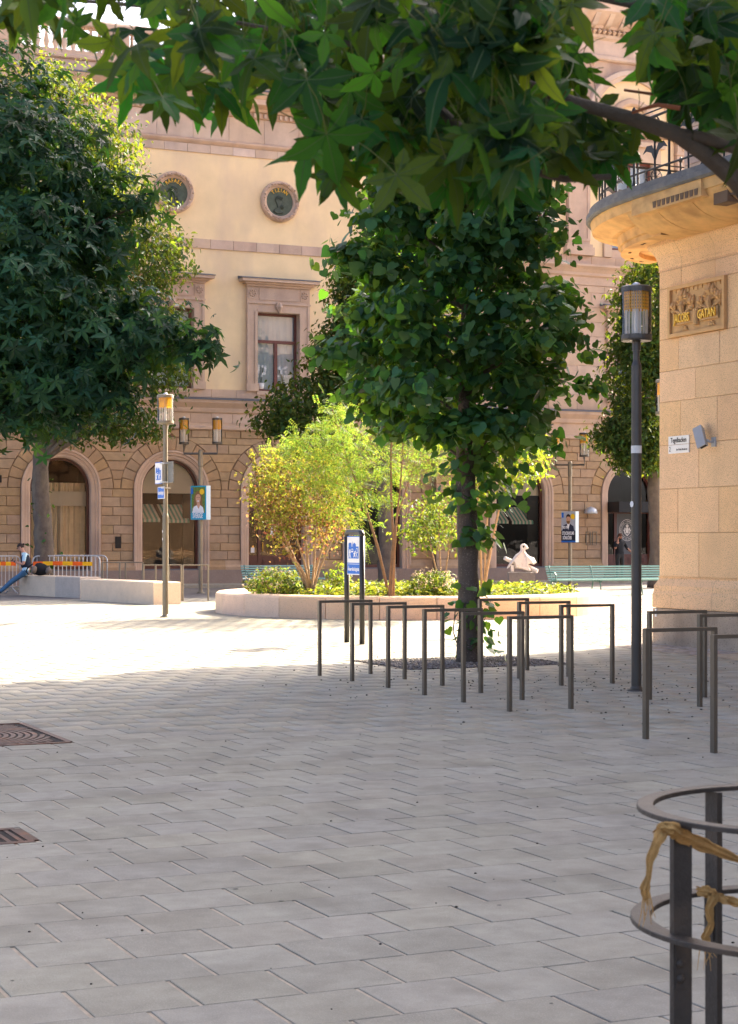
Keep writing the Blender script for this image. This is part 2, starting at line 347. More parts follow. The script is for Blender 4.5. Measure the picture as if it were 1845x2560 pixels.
def np_mesh(name, verts, tris, mats, midx=None, smooth=False):
    """fast mesh from numpy arrays (tris: m x 3)"""
    me = bpy.data.meshes.new(name); nv = len(verts); nt = len(tris)
    me.vertices.add(nv); me.vertices.foreach_set('co', np.asarray(verts, dtype=np.float32).ravel())
    me.loops.add(nt*3); me.loops.foreach_set('vertex_index', np.asarray(tris, dtype=np.int32).ravel())
    me.polygons.add(nt); me.polygons.foreach_set('loop_start', np.arange(0, nt*3, 3, dtype=np.int32))
    if midx is not None: me.polygons.foreach_set('material_index', np.asarray(midx, dtype=np.int32))
    for m in (mats if isinstance(mats, (list, tuple)) else [mats]): me.materials.append(MATS[m])
    me.update(calc_edges=True); me.validate()
    return me
def inset(poly, d):
    """offset a counter-clockwise polygon inwards"""
    n = len(poly); out = []
    for i in range(n):
        a, b, c = poly[i-1], poly[i], poly[(i+1)%n]
        e1 = Vector((b[0]-a[0], b[1]-a[1])); e2 = Vector((c[0]-b[0], c[1]-b[1]))
        if e1.length < 1e-6 or e2.length < 1e-6: out.append(b); continue
        n1 = Vector((-e1.y, e1.x)).normalized(); n2 = Vector((-e2.y, e2.x)).normalized()
        m_ = n1+n2
        if m_.length < 0.2: out.append(b); continue
        m_ = m_.normalized(); k = d/max(0.35, m_.dot(n1)); out.append((b[0]+m_.x*k, b[1]+m_.y*k))
    return out
def area(poly): return 0.5*sum(poly[i-1][0]*poly[i][1]-poly[i][0]*poly[i-1][1] for i in range(len(poly)))
_dg = None
def text_mesh(body, size=1.0, mats='dark_text', extrude=0.004, sx=1.0, align='CENTER', bold=0.0):
    cu = bpy.data.curves.new('txt', 'FONT'); cu.body = body; cu.size = size; cu.extrude = extrude; cu.align_x = align; cu.align_y = 'CENTER'
    cu.offset = bold; cu.resolution_u = 2
    o = bpy.data.objects.new('txt', cu); COL.objects.link(o)
    dg = bpy.context.evaluated_depsgraph_get(); me = bpy.data.meshes.new_from_object(o.evaluated_get(dg))
    bpy.data.objects.remove(o); bpy.data.curves.remove(cu)
    me.materials.clear(); me.materials.append(MATS[mats])
    if sx != 1.0: me.transform(Matrix.Diagonal((sx, 1, 1, 1)))
    me.name = 'lettering'
    return me
# ================================================================== ground
g_ = MB(); g_.quad((-400,-400,-0.06),(400,-400,-0.06),(400,700,-0.06),(-400,700,-0.06))
struct(g_.build('ground', 'ground'), 'bare ground under the square')
PL_C, PL_R, PL_H = Vector((17.65, 36.4, 0)), 4.4, 0.46           # round planter
PIT = (9.72, 11.98, 20.05, 21.75)                               # tree pit of the linden
GRATE = (1.95, 3.75, 13.92, 15.55)
DRAIN = (1.72, 2.35, 9.44, 9.90)
BX, BY = 15.6, 23.38                                           # corner of the granite building
b = MB(); b.quad((-14,1.5,-0.0055),(40,1.5,-0.0055),(40,20.0,-0.0055),(-14,20.0,-0.0055)); b.quad((-14,20,-0.0055),(40,20,-0.0055),(40,20.2,-0.014),(-14,20.2,-0.014)); b.quad((-14,20.2,-0.014),(40,20.2,-0.014),(40,47.2,-0.014),(-14,47.2,-0.014))
pave = struct(b.build('pavement', 'joint_sand'), 'grey concrete slab paving of the square with sandy joints')
PP = 0.386; PW, PD = PP-0.018, PP-0.005
pm = MB(); pm.cbox(-PW/2, PW/2, -PD/2, PD/2, -0.03, 0, 0.0022)
paver_me = pm.mesh('paver', 'paver')
spots = []
OBST = [(PIT[0]-.105, PIT[1]+.105, PIT[2]-.105, PIT[3]+.105), (GRATE[0]-.03, GRATE[1]+.03, GRATE[2]-.03, GRATE[3]+.03), (DRAIN[0]-.035, DRAIN[1]+.035, DRAIN[2]-.035, DRAIN[3]+.035)]
for j in range(-8, 104):
    yc = 7.03 + PP*(j+0.5); off = 0 if j % 2 == 0 else PP/2
    xl = yc*ray(-420,0)[0]/ray(-420,0)[1]-1; xr = yc*ray(2300,0)[0]/ray(2300,0)[1]+1
    k0 = math.floor((xl-1.853-off)/PP); k1 = math.ceil((xr-1.853-off)/PP)
    for k in range(k0, k1):
        xc = 1.853+off+PP*(k+0.5)
        if (Vector((xc,yc,0))-PL_C).length < PL_R-0.3: continue
        if xc > BX-0.35 and yc < BY+0.7: continue
        if xc > 14.6 and yc > 23.6 and (xc-14.6)*0.62+23.6 > yc-9.8 and xc > 15.2+(yc-24)*0.36: continue      # setts
        if xc > 14.55 and yc < 24.3: continue
        rects = [(xc-PW/2, xc+PW/2, yc-PD/2, yc+PD/2)]
        for (o0, o1, o2, o3) in OBST:                      # slabs are cut round covers and tree pits
            nr = []
            for (a0, a1, a2, a3) in rects:
                if a1 <= o0 or a0 >= o1 or a3 <= o2 or a2 >= o3: nr.append((a0, a1, a2, a3)); continue
                if a0 < o0: nr.append((a0, o0, a2, a3))
                if a1 > o1: nr.append((o1, a1, a2, a3))
                m0, m1 = max(a0, o0), min(a1, o1)
                if a2 < o2: nr.append((m0, m1, a2, o2))
                if a3 > o3: nr.append((m0, m1, o3, a3))
            rects = nr
        for (a0, a1, a2, a3) in rects:
            if a1-a0 > 0.03 and a3-a2 > 0.03: spots.append(((a0+a1)/2, (a2+a3)/2, (a1-a0)/PW, (a3-a2)/PD))
def inview(x, y):
    px, py, D = proj((x, y, 0)); return -120 < px < 1965 and py < 2640
near = sorted([s for s in spots if inview(s[0], s[1])], key=lambda s: proj((s[0],s[1],0))[2])[:300]
ns = set(near)
for (x, y, kx, ky) in near:
    put('paver', paver_me, pave, (x, y, R.uniform(-0.0012, 0.0012)), (R.uniform(-.003,.003), R.uniform(-.003,.003), R.uniform(-.004,.004)), (kx, ky, 1))
rest = [s for s in spots if s not in ns]
tv = np.array(pm.v); tf = []
for f in pm.f:
    for i in range(1, len(f)-1): tf.append((f[0], f[i], f[i+1]))
tf = np.array(tf)
allv = np.concatenate([tv*[kx,ky,1]+np.array([x, y, R.uniform(-0.0012,0.0012)]) for x, y, kx, ky in rest]); allf = np.concatenate([tf+i*len(tv) for i in range(len(rest))])
o = put('paver_field', np_mesh('paver_field', allv, allf, 'paver_field'), pave); o['kind'] = 'stuff'

# roadway of dark setts before the facade
b = MB(); b.quad((-14,47.2,-0.006),(70,47.2,-0.006),(70,57.2,-0.006),(-14,57.2,-0.006)); struct(b.build('road', 'asphalt'), 'dark roadway along the yellow building')
b = MB(); b.box(-14,70,57.2,59.6,-0.05,0.09); struct(b.build('sidewalk', 'paver_field'), 'raised pavement along the yellow building')
# setts by the granite corner
b = MB(); b.quad((14.45,10,-0.003),(30,10,-0.003),(30,47.2,-0.003),(24.5,47.2,-0.003)); 
b.quad((14.45,10,-0.003),(24.5,47.2,-0.003),(23.5,47.2,-0.003),(14.45,24.2,-0.003))
cob = struct(b.build('cobbled_street', 'joint_sand'), 'street of small granite setts beside the granite corner')
sv, sf = [], []; cnt = 0
sm = MB(); sm.cbox(-0.5,0.5,-0.5,0.5,-1,0,0.12); st_v = np.array(sm.v); st_f = np.array([(f[0],f[i],f[i+1]) for f in sm.f for i in range(1,len(f)-1)])
for j in range(int(26/0.115)):
    y = 21.0+0.115*j; x0 = max(14.5, 14.5+(y-24.2)*0.4); x = x0+R.uniform(0,0.06)
    xmax = max(x0+1.2, min(28, y*0.655))
    while x < xmax:
        w = R.uniform(0.09,0.15)
        if not (x > BX-0.1 and y < BY+0.25) and proj((x,y,0))[0] < 1900:
            sv.append(st_v*[w-0.012, 0.103, 0.02]+np.array([x+w/2, y+R.uniform(-.006,.006), R.uniform(0.001,0.008)])); sf.append(st_f+cnt*len(st_v)); cnt += 1
        x += w
o = put('sett_field', np_mesh('sett_field', np.concatenate(sv), np.concatenate(sf), 'sett'), cob); o['kind'] = 'stuff'
# tree pit with grit
b = MB(); b.quad((PIT[0]-.1,PIT[2]-.1,-0.004),(PIT[1]+.1,PIT[2]-.1,-0.004),(PIT[1]+.1,PIT[3]+.1,-0.004),(PIT[0]-.1,PIT[3]+.1,-0.004))
pit = b.build('tree_pit', 'gravel'); struct(pit, 'square of dark grit around the leafy trunk')
pv, pf = [], []; oc = MB(); oc.lathe([(0.02,-1),(0.8,-0.4),(0.95,0.3),(0.3,1)], n=5); o_v = np.array(oc.v); o_f = np.array([(f[0],f[i],f[i+1]) for f in oc.f for i in range(1,len(f)-1)])
def scatter(name, matn, parent, n, sampler, r0, r1, seed):
    q = random.Random(seed); V, F = [], []
    for i in range(n):
        x, y = sampler(q); r = q.uniform(r0, r1); a = q.uniform(0, 6.28); c, s_ = math.cos(a), math.sin(a)
        v = o_v*[r*q.uniform(.7,1.4), r, r*0.55]; v = np.stack([v[:,0]*c-v[:,1]*s_, v[:,0]*s_+v[:,1]*c, v[:,2]], 1)
        V.append(v+np.array([x, y, r*0.3])); F.append(o_f+i*len(o_v))
    o = put(name, np_mesh(name, np.concatenate(V), np.concatenate(F), matn), parent); o['kind'] = 'stuff'; return o
scatter('pebbles', 'pebble', pit, 2600, lambda q: (q.uniform(PIT[0]-.05,PIT[1]+.05), q.uniform(PIT[2]-.05,PIT[3]+.05)), 0.008, 0.022, 3)
def deb(q):
    while True:
        x, y = q.gauss(10.6, 1.5), q.gauss(17.2, 2.6)
        if y > 9 and x > 7: return x, y
o = scatter('fallen_seeds', 'debris', None, 420, deb, 0.006, 0.014, 5); o['label'] = 'tiny dark seeds fallen on the paving near the bike hoops'; o['category'] = 'debris'
o = scatter('paving_specks', 'debris', None, 130, lambda q: (lambda D,px: (D*(DV[0]+(px-CX)/FPX*RV[0]), D*(DV[1]+(px-CX)/FPX*RV[1])))(q.uniform(6,28), q.uniform(0,1845)), 0.003, 0.008, 6); o['label'] = 'sparse dark specks of grit lying on the open paving'; o['category'] = 'debris'

gv, gf_ = [], []; q = random.Random(9)
for i in range(46):
    D_, px_ = q.uniform(5.6, 17), q.uniform(-60, 1900); x, y = D_*(DV[0]+(px_-CX)/FPX*RV[0]), D_*(DV[1]+(px_-CX)/FPX*RV[1]); r_ = q.uniform(0.006, 0.017); n_ = 9
    gv += [(x+r_*q.uniform(.75,1.25)*math.cos(2*math.pi*k/n_), y+r_*q.uniform(.75,1.25)*math.sin(2*math.pi*k/n_), 0.0024) for k in range(n_)]; gf_.append(tuple(range(i*n_, (i+1)*n_)))
b = MB(); b.add(gv, gf_); o = b.build('gum_spots', 'gum'); o['kind'] = 'stuff'; o['label'] = 'small dark gum spots trodden into the paving slabs'; o['category'] = 'gum'
# iron tree grate of the left sweetgum
gc = ((GRATE[0]+GRATE[1])/2, (GRATE[2]+GRATE[3])/2); hw = (GRATE[1]-GRATE[0])/2; hd = (GRATE[3]-GRATE[2])/2
gr = thing('tree_grate', 'square rusty iron tree grate with concentric slots in the paving', 'tree grate', (gc[0], gc[1], 0))
b = MB(); b.quad((-hw,-hd,-0.003),(hw,-hd,-0.003),(hw,hd,-0.003),(-hw,hd,-0.003)); b.build('pit_bed', 'grate_gap', gr)
b = MB()
for s in (-1,1):
    b.box(-hw,hw,s*hd-0.025,s*hd+0.025,-0.02,0.006); b.box(s*hw-0.025,s*hw+0.025,-hd+0.03,hd-0.03,-0.02,0.006)
b.build('frame', 'grate_iron', gr)
i = 0; r = 0.16
while r < 1.24:
    b = MB(); n = 64; run = []
    for k in range(n+1):
        a = 2*math.pi*k/n; ok = abs(r*math.cos(a)) < hw-0.05 and abs(r*math.sin(a)) < hd-0.05
        if ok: run.append(a)
        if (not ok or k == n) and len(run) > 1:
            for a0, a1 in zip(run, run[1:]):
                P = [((r+dr)*math.cos(a), (r+dr)*math.sin(a), z) for a in (a0,a1) for dr in (-0.019,0.019) for z in (-0.02,0.004)]
                b.add(P, [(0,1,5,4),(2,6,7,3),(1,3,7,5)])
            run = []; b.build('ring', 'grate_iron', gr); b = MB()
        elif not ok: run = []
    r += 0.058
# drain grate
dr = thing('drain_grate', 'slotted iron drain cover set in the grey paving', 'drain', ((DRAIN[0]+DRAIN[1])/2, (DRAIN[2]+DRAIN[3])/2, 0))
hw = (DRAIN[1]-DRAIN[0])/2; hd = (DRAIN[3]-DRAIN[2])/2
b = MB(); b.quad((-hw,-hd,-0.0045),(hw,-hd,-0.0045),(hw,hd,-0.0045),(-hw,hd,-0.0045)); b.build('sump', 'grate_gap', dr)
b = MB()
for s in (-1,1):
    b.box(-hw,hw,s*hd-0.03,s*hd+0.03,-0.03,0.002); b.box(s*hw-0.03,s*hw+0.03,-hd+.03,hd-.03,-0.03,0.002)
b.build('frame', 'grate_iron', dr)
for k in range(9):
    x = -hw+0.06+(2*hw-0.12)*k/8; b = MB(); b.box(x-0.013,x+0.013,-hd+0.04,hd-0.04,-0.03,-0.001); b.build('bar', 'grate_iron', dr)
# ================================================================== the yellow building
YF = 59.4
YB = thing('yellow_building', 'yellow plastered building with brown rusticated arcade, roundels and rooftop balustrade', 'building', (0,0,0))
ZS, RI, RM, RO = 3.34, 1.04, 1.36, 1.80                # springing, opening, moulding, voussoir radii
XL, XS, XR = 8.9, 29.6, 45.5                           # left end, start of the pavilion, right end
ARCH = [(11.77,0),(15.67,0),(19.56,0),(23.45,0),(27.35,0),(33.16,1),(38.02,1),(42.9,1)]
YP = [YF, YF-0.34]                                     # planes: main wall, pavilion
def bounds(i):
    a = ARCH[i][0]; pl = ARCH[i][1]
    lo = XL if i == 0 else (XS if ARCH[i-1][1] != pl else (ARCH[i-1][0]+a)/2)
    hi = XR if i == len(ARCH)-1 else (XS if ARCH[i+1][1] != pl else (ARCH[i+1][0]+a)/2)
    return lo, hi
ZT = 5.42
gf = MB()
for i, (xc, pl) in enumerate(ARCH):
    y = YP[pl]; lo, hi = bounds(i); r = RI+0.1
    gf.quad((lo,y,0.3),(xc-r,y,0.3),(xc-r,y,ZS),(lo,y,ZS)); gf.quad((xc+r,y,0.3),(hi,y,0.3),(hi,y,ZS),(xc+r,y,ZS))
    n = 20; pts = [(xc-r*math.cos(math.pi*k/n), ZS+r*math.sin(math.pi*k/n)) for k in range(n+1)]
    for k in range(n):
        (x0,z0),(x1,z1) = pts[k], pts[k+1]
        gf.quad((x0,y,z0),(x1,y,z1),(x1,y,ZT),(x0,y,ZT))
    gf.quad((lo,y,ZS),(xc-r,y,ZS),(xc-r,y,ZT),(lo,y,ZT)); gf.quad((xc+r,y,ZS),(hi,y,ZS),(hi,y,ZT),(xc+r,y,ZT))
gf.quad((XS,YP[1],0),(XS,YP[0],0),(XS,YP[0],21),(XS,YP[1],21))
GF = gf.build('ground_floor_wall', 'rust_joint', YB)
# --- rusticated blocks
blocks = []; vous = []
for i, (xc, pl) in enumerate(ARCH):
    for k in range(15):
        a0, a1 = math.pi*k/15+0.006, math.pi*(k+1)/15-0.006; P = []
        ro = RO+0.02*(k % 2)
        for a in (a0, (a0+a1)/2, a1): P.append((xc+ro*math.cos(a), ZS+ro*math.sin(a)))
        for a in (a1, (a0+a1)/2, a0): P.append((xc+(RM+0.01)*math.cos(a), ZS+(RM+0.01)*math.sin(a)))
        vous.append((P, pl))
courses = [0.90, 1.22, 1.49, 1.80, 2.10, 2.43, 2.73, 3.06, 3.34, 3.66, 3.97, 4.30, 4.60, 4.92, 5.16, 5.42]
def circx(z, sgn, xc, R_):      # x of the arch circle at height z
    d = R_*R_-(z-ZS)**2
    return xc+sgn*math.sqrt(d) if d > 0 else None
rb = random.Random(11)
edges = [(ARCH[i], ARCH[i+1]) for i in range(len(ARCH)-1)]
def split(x0, x1, c):
    w = x1-x0
    if w < 0.5: return [x0, x1]
    n = max(1, round(w/0.62)); 
    if n == 1: return [x0, x1]
    sh = 0.30 if c % 2 else -0.0
    cuts = [x0+w*(k+sh*(0.5 if n > 2 else 0.55))/n for k in range(1, n)]
    if n == 2: cuts = [x0+w*(0.36 if c % 2 else 0.60)]
    return [x0]+[q+rb.uniform(-.02,.02) for q in cuts]+[x1]
segs = []     # (left arch xc or None, right arch xc or None, x limits, plane)
segs.append((None, ARCH[0][0], XL, None, 0))
for (a, pa), (c, pc) in edges:
    if pa == pc: segs.append((a, c, None, None, pa))
    else: segs.append((a, None, None, XS, pa)); segs.append((None, c, XS, None, pc))
segs.append((ARCH[-1][0], None, None, XR, 1))
J = 0.012
for (al, ar, xl, xr, pl) in segs:
    for c in range(len(courses)-1):
        z0, z1 = courses[c]+J/2, courses[c+1]-J/2
        def lim(side, z):
            if side == 'l':
                if al is None: return xl
                if z <= ZS: return al+RM+0.02
                v = circx(z, 1, al, RO+0.03); return v if v is not None else (al if True else None)
            if ar is None: return xr
            if z <= ZS: return ar-RM-0.02
            v = circx(z, -1, ar, RO+0.03); return v if v is not None else ar
        zz = [z0, (z0+z1)/2, z1]
        if z0 < ZS-0.02 < z1: zz = [z0, z1]
        Lx = [lim('l', z) for z in zz]; Rx = [lim('r', z) for z in zz]
        if min(b_-a_ for a_, b_ in zip(Lx, Rx)) < 0.06:
            if max(b_-a_ for a_, b_ in zip(Lx, Rx)) < 0.14: continue
        w0, w1 = max(Lx), min(Rx)
        if w1-w0 < 0.02: w0 = w1 = (w0+w1)/2
        cuts = split(w0, w1, c)
        for k in range(len(cuts)-1):
            P = []
            rx = [v-0 for v in Rx] if k == len(cuts)-2 else [cuts[k+1]-J/2]*len(zz)
            lx = [v+0 for v in Lx] if k == 0 else [cuts[k]+J/2]*len(zz)
            for q in range(len(zz)): P.append((max(rx[q], lx[q]+0.02), zz[q]))
            for q in reversed(range(len(zz))): P.append((lx[q], zz[q]))
            blocks.append((P, pl))
def block_mb(P, y, depth, ch):
    m_ = MB()
    if area(P) < 0: P = P[::-1]
    I = inset(P, ch); n = len(P)
    vs = [(p[0], y+0.02, p[1]) for p in P]+[(p[0], y-depth+ch, p[1]) for p in P]+[(p[0], y-depth, p[1]) for p in I]
    fs = [(k, (k+1)%n, n+(k+1)%n, n+k) for k in range(n)]+[(n+k, n+(k+1)%n, 2*n+(k+1)%n, 2*n+k) for k in range(n)]+[tuple(range(2*n, 3*n))]
    m_.add(vs, fs); return m_
def place_blocks(lst, name, matn, fmat, parent, limit, depth=0.06, ch=0.016, planes=YP):
    def score(t):
        P, pl = t; cx_ = sum(p[0] for p in P)/len(P); cz = sum(p[1] for p in P)/len(P); px, py, D = proj((cx_, planes[pl], cz))
        vis = -60 < px < 1660
        if 560 < px < 1290 and py > 1030: vis = vis and px < 640
        return (0 if vis else 1, -abs(area(P))/D**2)
    lst = sorted(lst, key=score); fm = MB()
    for k, (P, pl) in enumerate(lst):
        d_ = depth+rb.uniform(-0.012, 0.012)
        m_ = block_mb(P, planes[pl], d_, ch)
        if k < limit: m_.build(name, matn, parent)
        else: fm.add(m_.v, m_.f)
    if fm.v: fm.build(name+'_field', fmat, parent, kind='stuff')
place_blocks(blocks, 'stone_block', 'rust_stone', 'rust_field', GF, 300)
place_blocks(vous, 'voussoir', 'rust_stone', 'rust_field', GF, 200)
# --- plinth
mat('plinth_stone', (0.27, 0.20, 0.165), 0.9, 0.12, 3, 0.4, 60, speck=((0.4, 0.33, 0.28), 60, 0.4))
def xprof(mb, prof, x0, x1, pl=None):      # profile (outward offset, z) extruded along X on the wall plane
    for p_, a, c in ((0, x0, min(x1, XS)), (1, max(x0, XS-0.0), x1)):
        if c-a < 0.01 or (pl is not None and pl != p_): continue
        y = YP[p_]; P = [(y-o_, z) for o_, z in prof]+[(y+0.05, prof[-1][1]), (y+0.05, prof[0][1])]
        mb.prism(P[::-1], 'x', a-(0.0 if p_ == 0 else prof[0][0]*0), c)
for i, (xc, pl) in enumerate(ARCH):
    lo, hi = bounds(i); door = i in (3, 6)
    for a, c in (((lo, xc-RM+0.04), (xc+RM-0.04, hi)) if door else ((lo, hi),)):
        y = YP[pl]
        P = [(y-0.16,0.0),(y-0.16,0.56),(y+0.4,0.56),(y+0.4,0.0)]; pb = MB(); pb.prism(P, 'x', a, c); pb.build('plinth', 'plinth_stone', YB)
for i, (xc, pl) in enumerate(ARCH):
    lo, hi = bounds(i); y = YP[pl]
    for a, c in ((lo, xc-RM+0.04), (xc+RM-0.04, hi)):
        if c-a > 0.05: MB().prism([(y-0.15,0.56),(y-0.15,0.66),(y-0.11,0.74),(y-0.075,0.89),(y+0.02,0.89),(y+0.02,0.56)], 'x', a, c).build('base_course', 'rust_stone', YB)
# --- arched openings
def arc(xc, r, n=24): return [(xc-r*math.cos(math.pi*k/n), ZS+r*math.sin(math.pi*k/n)) for k in range(n+1)]
def archivolt(xc, y, zb):
    m_ = MB(); prof = [(RI,0.30),(RI,-0.02),(RI+0.05,-0.05),(RI+0.13,-0.05),(RI+0.15,-0.09),(RI+0.23,-0.09),(RI+0.25,-0.13),(RM,-0.13),(RM,0.03)]   # radius, y offset (outward negative)
    path = [(-1, zb)]
    rows = []
    for (r, dy) in prof:
        pts = [(xc-r, zb)]+arc(xc, r)+[(xc+r, zb)]
        rows.append([(p[0], y+dy, p[1]) for p in pts])
    k = len(rows[0]); vs = [v for r_ in rows for v in r_]
    fs = [(a*k+b_, (a+1)*k+b_, (a+1)*k+b_+1, a*k+b_+1) for a in range(len(rows)-1) for b_ in range(k-1)]
    m_.add(vs, fs); return m_
def arch_poly(xc, r, zb): return [(xc-r, zb)]+arc(xc, r)+[(xc+r, zb)]
def reflected_awning(par, x0, x1, zt, zb, yt, yb, n, skew=0.0):  # striped panels behind the pane, put in place of reflected awnings
    aw = thing('striped_awning', '', '') if False else None
    m_ = MB()
    for k in range(n):
        m_.cur = k % 2
        t0, t1 = k/n, (k+1)/n
        a, b_ = x0+(x1-x0)*t0, x0+(x1-x0)*t1
        m_.quad((a+skew, yb, zb),(b_+skew, yb, zb),(b_, yt, zt),(a, yt, zt))
        m_.quad((a+skew, yb, zb-0.10),(b_+skew, yb, zb-0.10),(b_+skew, yb, zb),(a+skew, yb, zb))
    return m_.build('striped_awning', ['awning_cream','awning_green'], par)
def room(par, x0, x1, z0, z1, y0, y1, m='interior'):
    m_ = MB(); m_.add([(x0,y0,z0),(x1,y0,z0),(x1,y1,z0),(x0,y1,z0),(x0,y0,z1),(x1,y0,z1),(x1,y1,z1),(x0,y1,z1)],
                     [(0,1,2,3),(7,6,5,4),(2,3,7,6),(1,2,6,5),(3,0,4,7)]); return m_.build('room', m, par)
def arch_window(i, content):
    xc, pl = ARCH[i]; y = YP[pl]; zb = 0.62
    w = archivolt(xc, y, 0.56).build('arch_surround', 'pink_stone', YB)
    yi = y+0.26
    m_ = MB(); P = arch_poly(xc, RI+0.02, zb-0.1); I = arch_poly(xc, RI-0.085, zb+0.09); n = len(P)
    for k in range(n-1): m_.quad((P[k][0],yi-0.06,P[k][1]),(P[k+1][0],yi-0.06,P[k+1][1]),(I[k+1][0],yi-0.06,I[k+1][1]),(I[k][0],yi-0.06,I[k][1]))
    for k in range(n-1): m_.quad((I[k][0],yi-0.06,I[k][1]),(I[k+1][0],yi-0.06,I[k+1][1]),(I[k+1][0],yi+0.06,I[k+1][1]),(I[k][0],yi+0.06,I[k][1]))
    m_.box(xc-RI, xc+RI, yi-0.061, yi+0.06, zb-0.08, zb+0.09)
    win = m_.build('arched_window', 'red_wood', YB)
    if content != 'door':
        m_ = MB(); I = arch_poly(xc, RI-0.07, zb+0.06); m_.add([(p[0], yi, p[1]) for p in I], [tuple(range(len(I)))[::-1]]); m_.build('pane', 'glass_shop', win)
        m_ = MB(); m_.box(xc-RI, xc+RI, y-0.03, yi+0.1, zb-0.10, zb-0.02); m_.build('sill', 'lead', win)
    x0, x1 = xc-RI-0.35, xc+RI+0.35
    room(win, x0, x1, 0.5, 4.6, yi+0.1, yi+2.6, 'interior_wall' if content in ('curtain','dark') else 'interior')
    if content == 'curtain':
        m_ = MB(); n = 60
        for k in range(n):
            a, c = xc-0.2+1.25*k/n, xc-0.2+1.25*(k+1)/n
            fy = lambda x: yi+0.45+0.045*math.sin(x*26)+0.02*math.sin(x*61)
            m_.quad((a,fy(a),0.6),(c,fy(c),0.6),(c,fy(c),3.55),(a,fy(a),3.55))
        m_.build('curtain', 'curtain_cream', win)
        m_ = MB()
        for k in range(n):
            a, c = xc-1.2+1.3*k/n, xc-1.2+1.3*(k+1)/n
            fy = lambda x: yi+0.5+0.04*math.sin(x*19)
            m_.quad((a,fy(a),0.6),(c,fy(c),0.6),(c,fy(c),2.9),(a,fy(a),2.9))
        m_.build('curtain', 'curtain_grey', win)
        m_ = MB(); m_.box(xc-1.2,xc+1.2,yi+0.22,yi+0.28,2.75,3.25); m_.build('pelmet', 'blind', win)
    if content in ('awning', 'awning_low'):
        zt = 3.22 if content == 'awning' else 3.28
        m_ = MB(); P = [p for p in arch_poly(xc, RI+0.05, zt)]; m_.add([(p[0], yi+0.14, p[1]) for p in P], [tuple(range(len(P)))[::-1]]); m_.build('blind', 'blind', win)
        reflected_awning(win, xc-1.1, xc-0.35, 2.85, 2.32, yi+0.75, yi+0.25, 9, 0.12)
        reflected_awning(win, xc-0.2, xc+0.72, 2.85, 2.30, yi+0.75, yi+0.25, 12, 0.12)
        m_ = MB(); m_.box(xc+0.62, xc+1.1, yi+0.3, yi+0.36, 0.6, zt+0.02); m_.build('side_panel', 'interior_wall', win)
        m_ = MB(); m_.box(xc-1.0, xc+0.45, yi+0.5, yi+1.3, 0.5, 0.98); m_.build('display_plinth', 'interior_wall', win)
    if content == 'dark':
        m_ = MB(); m_.box(xc-1.1, xc+1.1, yi+0.8, yi+0.86, 0.5, 1.5); m_.build('display_screen', 'interior_wall', win)
        m_ = MB(); m_.box(xc-1.1, xc+1.1, yi+0.6, yi+0.66, 3.5, 4.6); m_.build('blind', 'curtain_grey', win)
    return win
for i, c in ((0,'dark'),(1,'curtain'),(2,'awning'),(4,'dark'),(5,'awning_low'),(7,'dark')): arch_window(i, c)
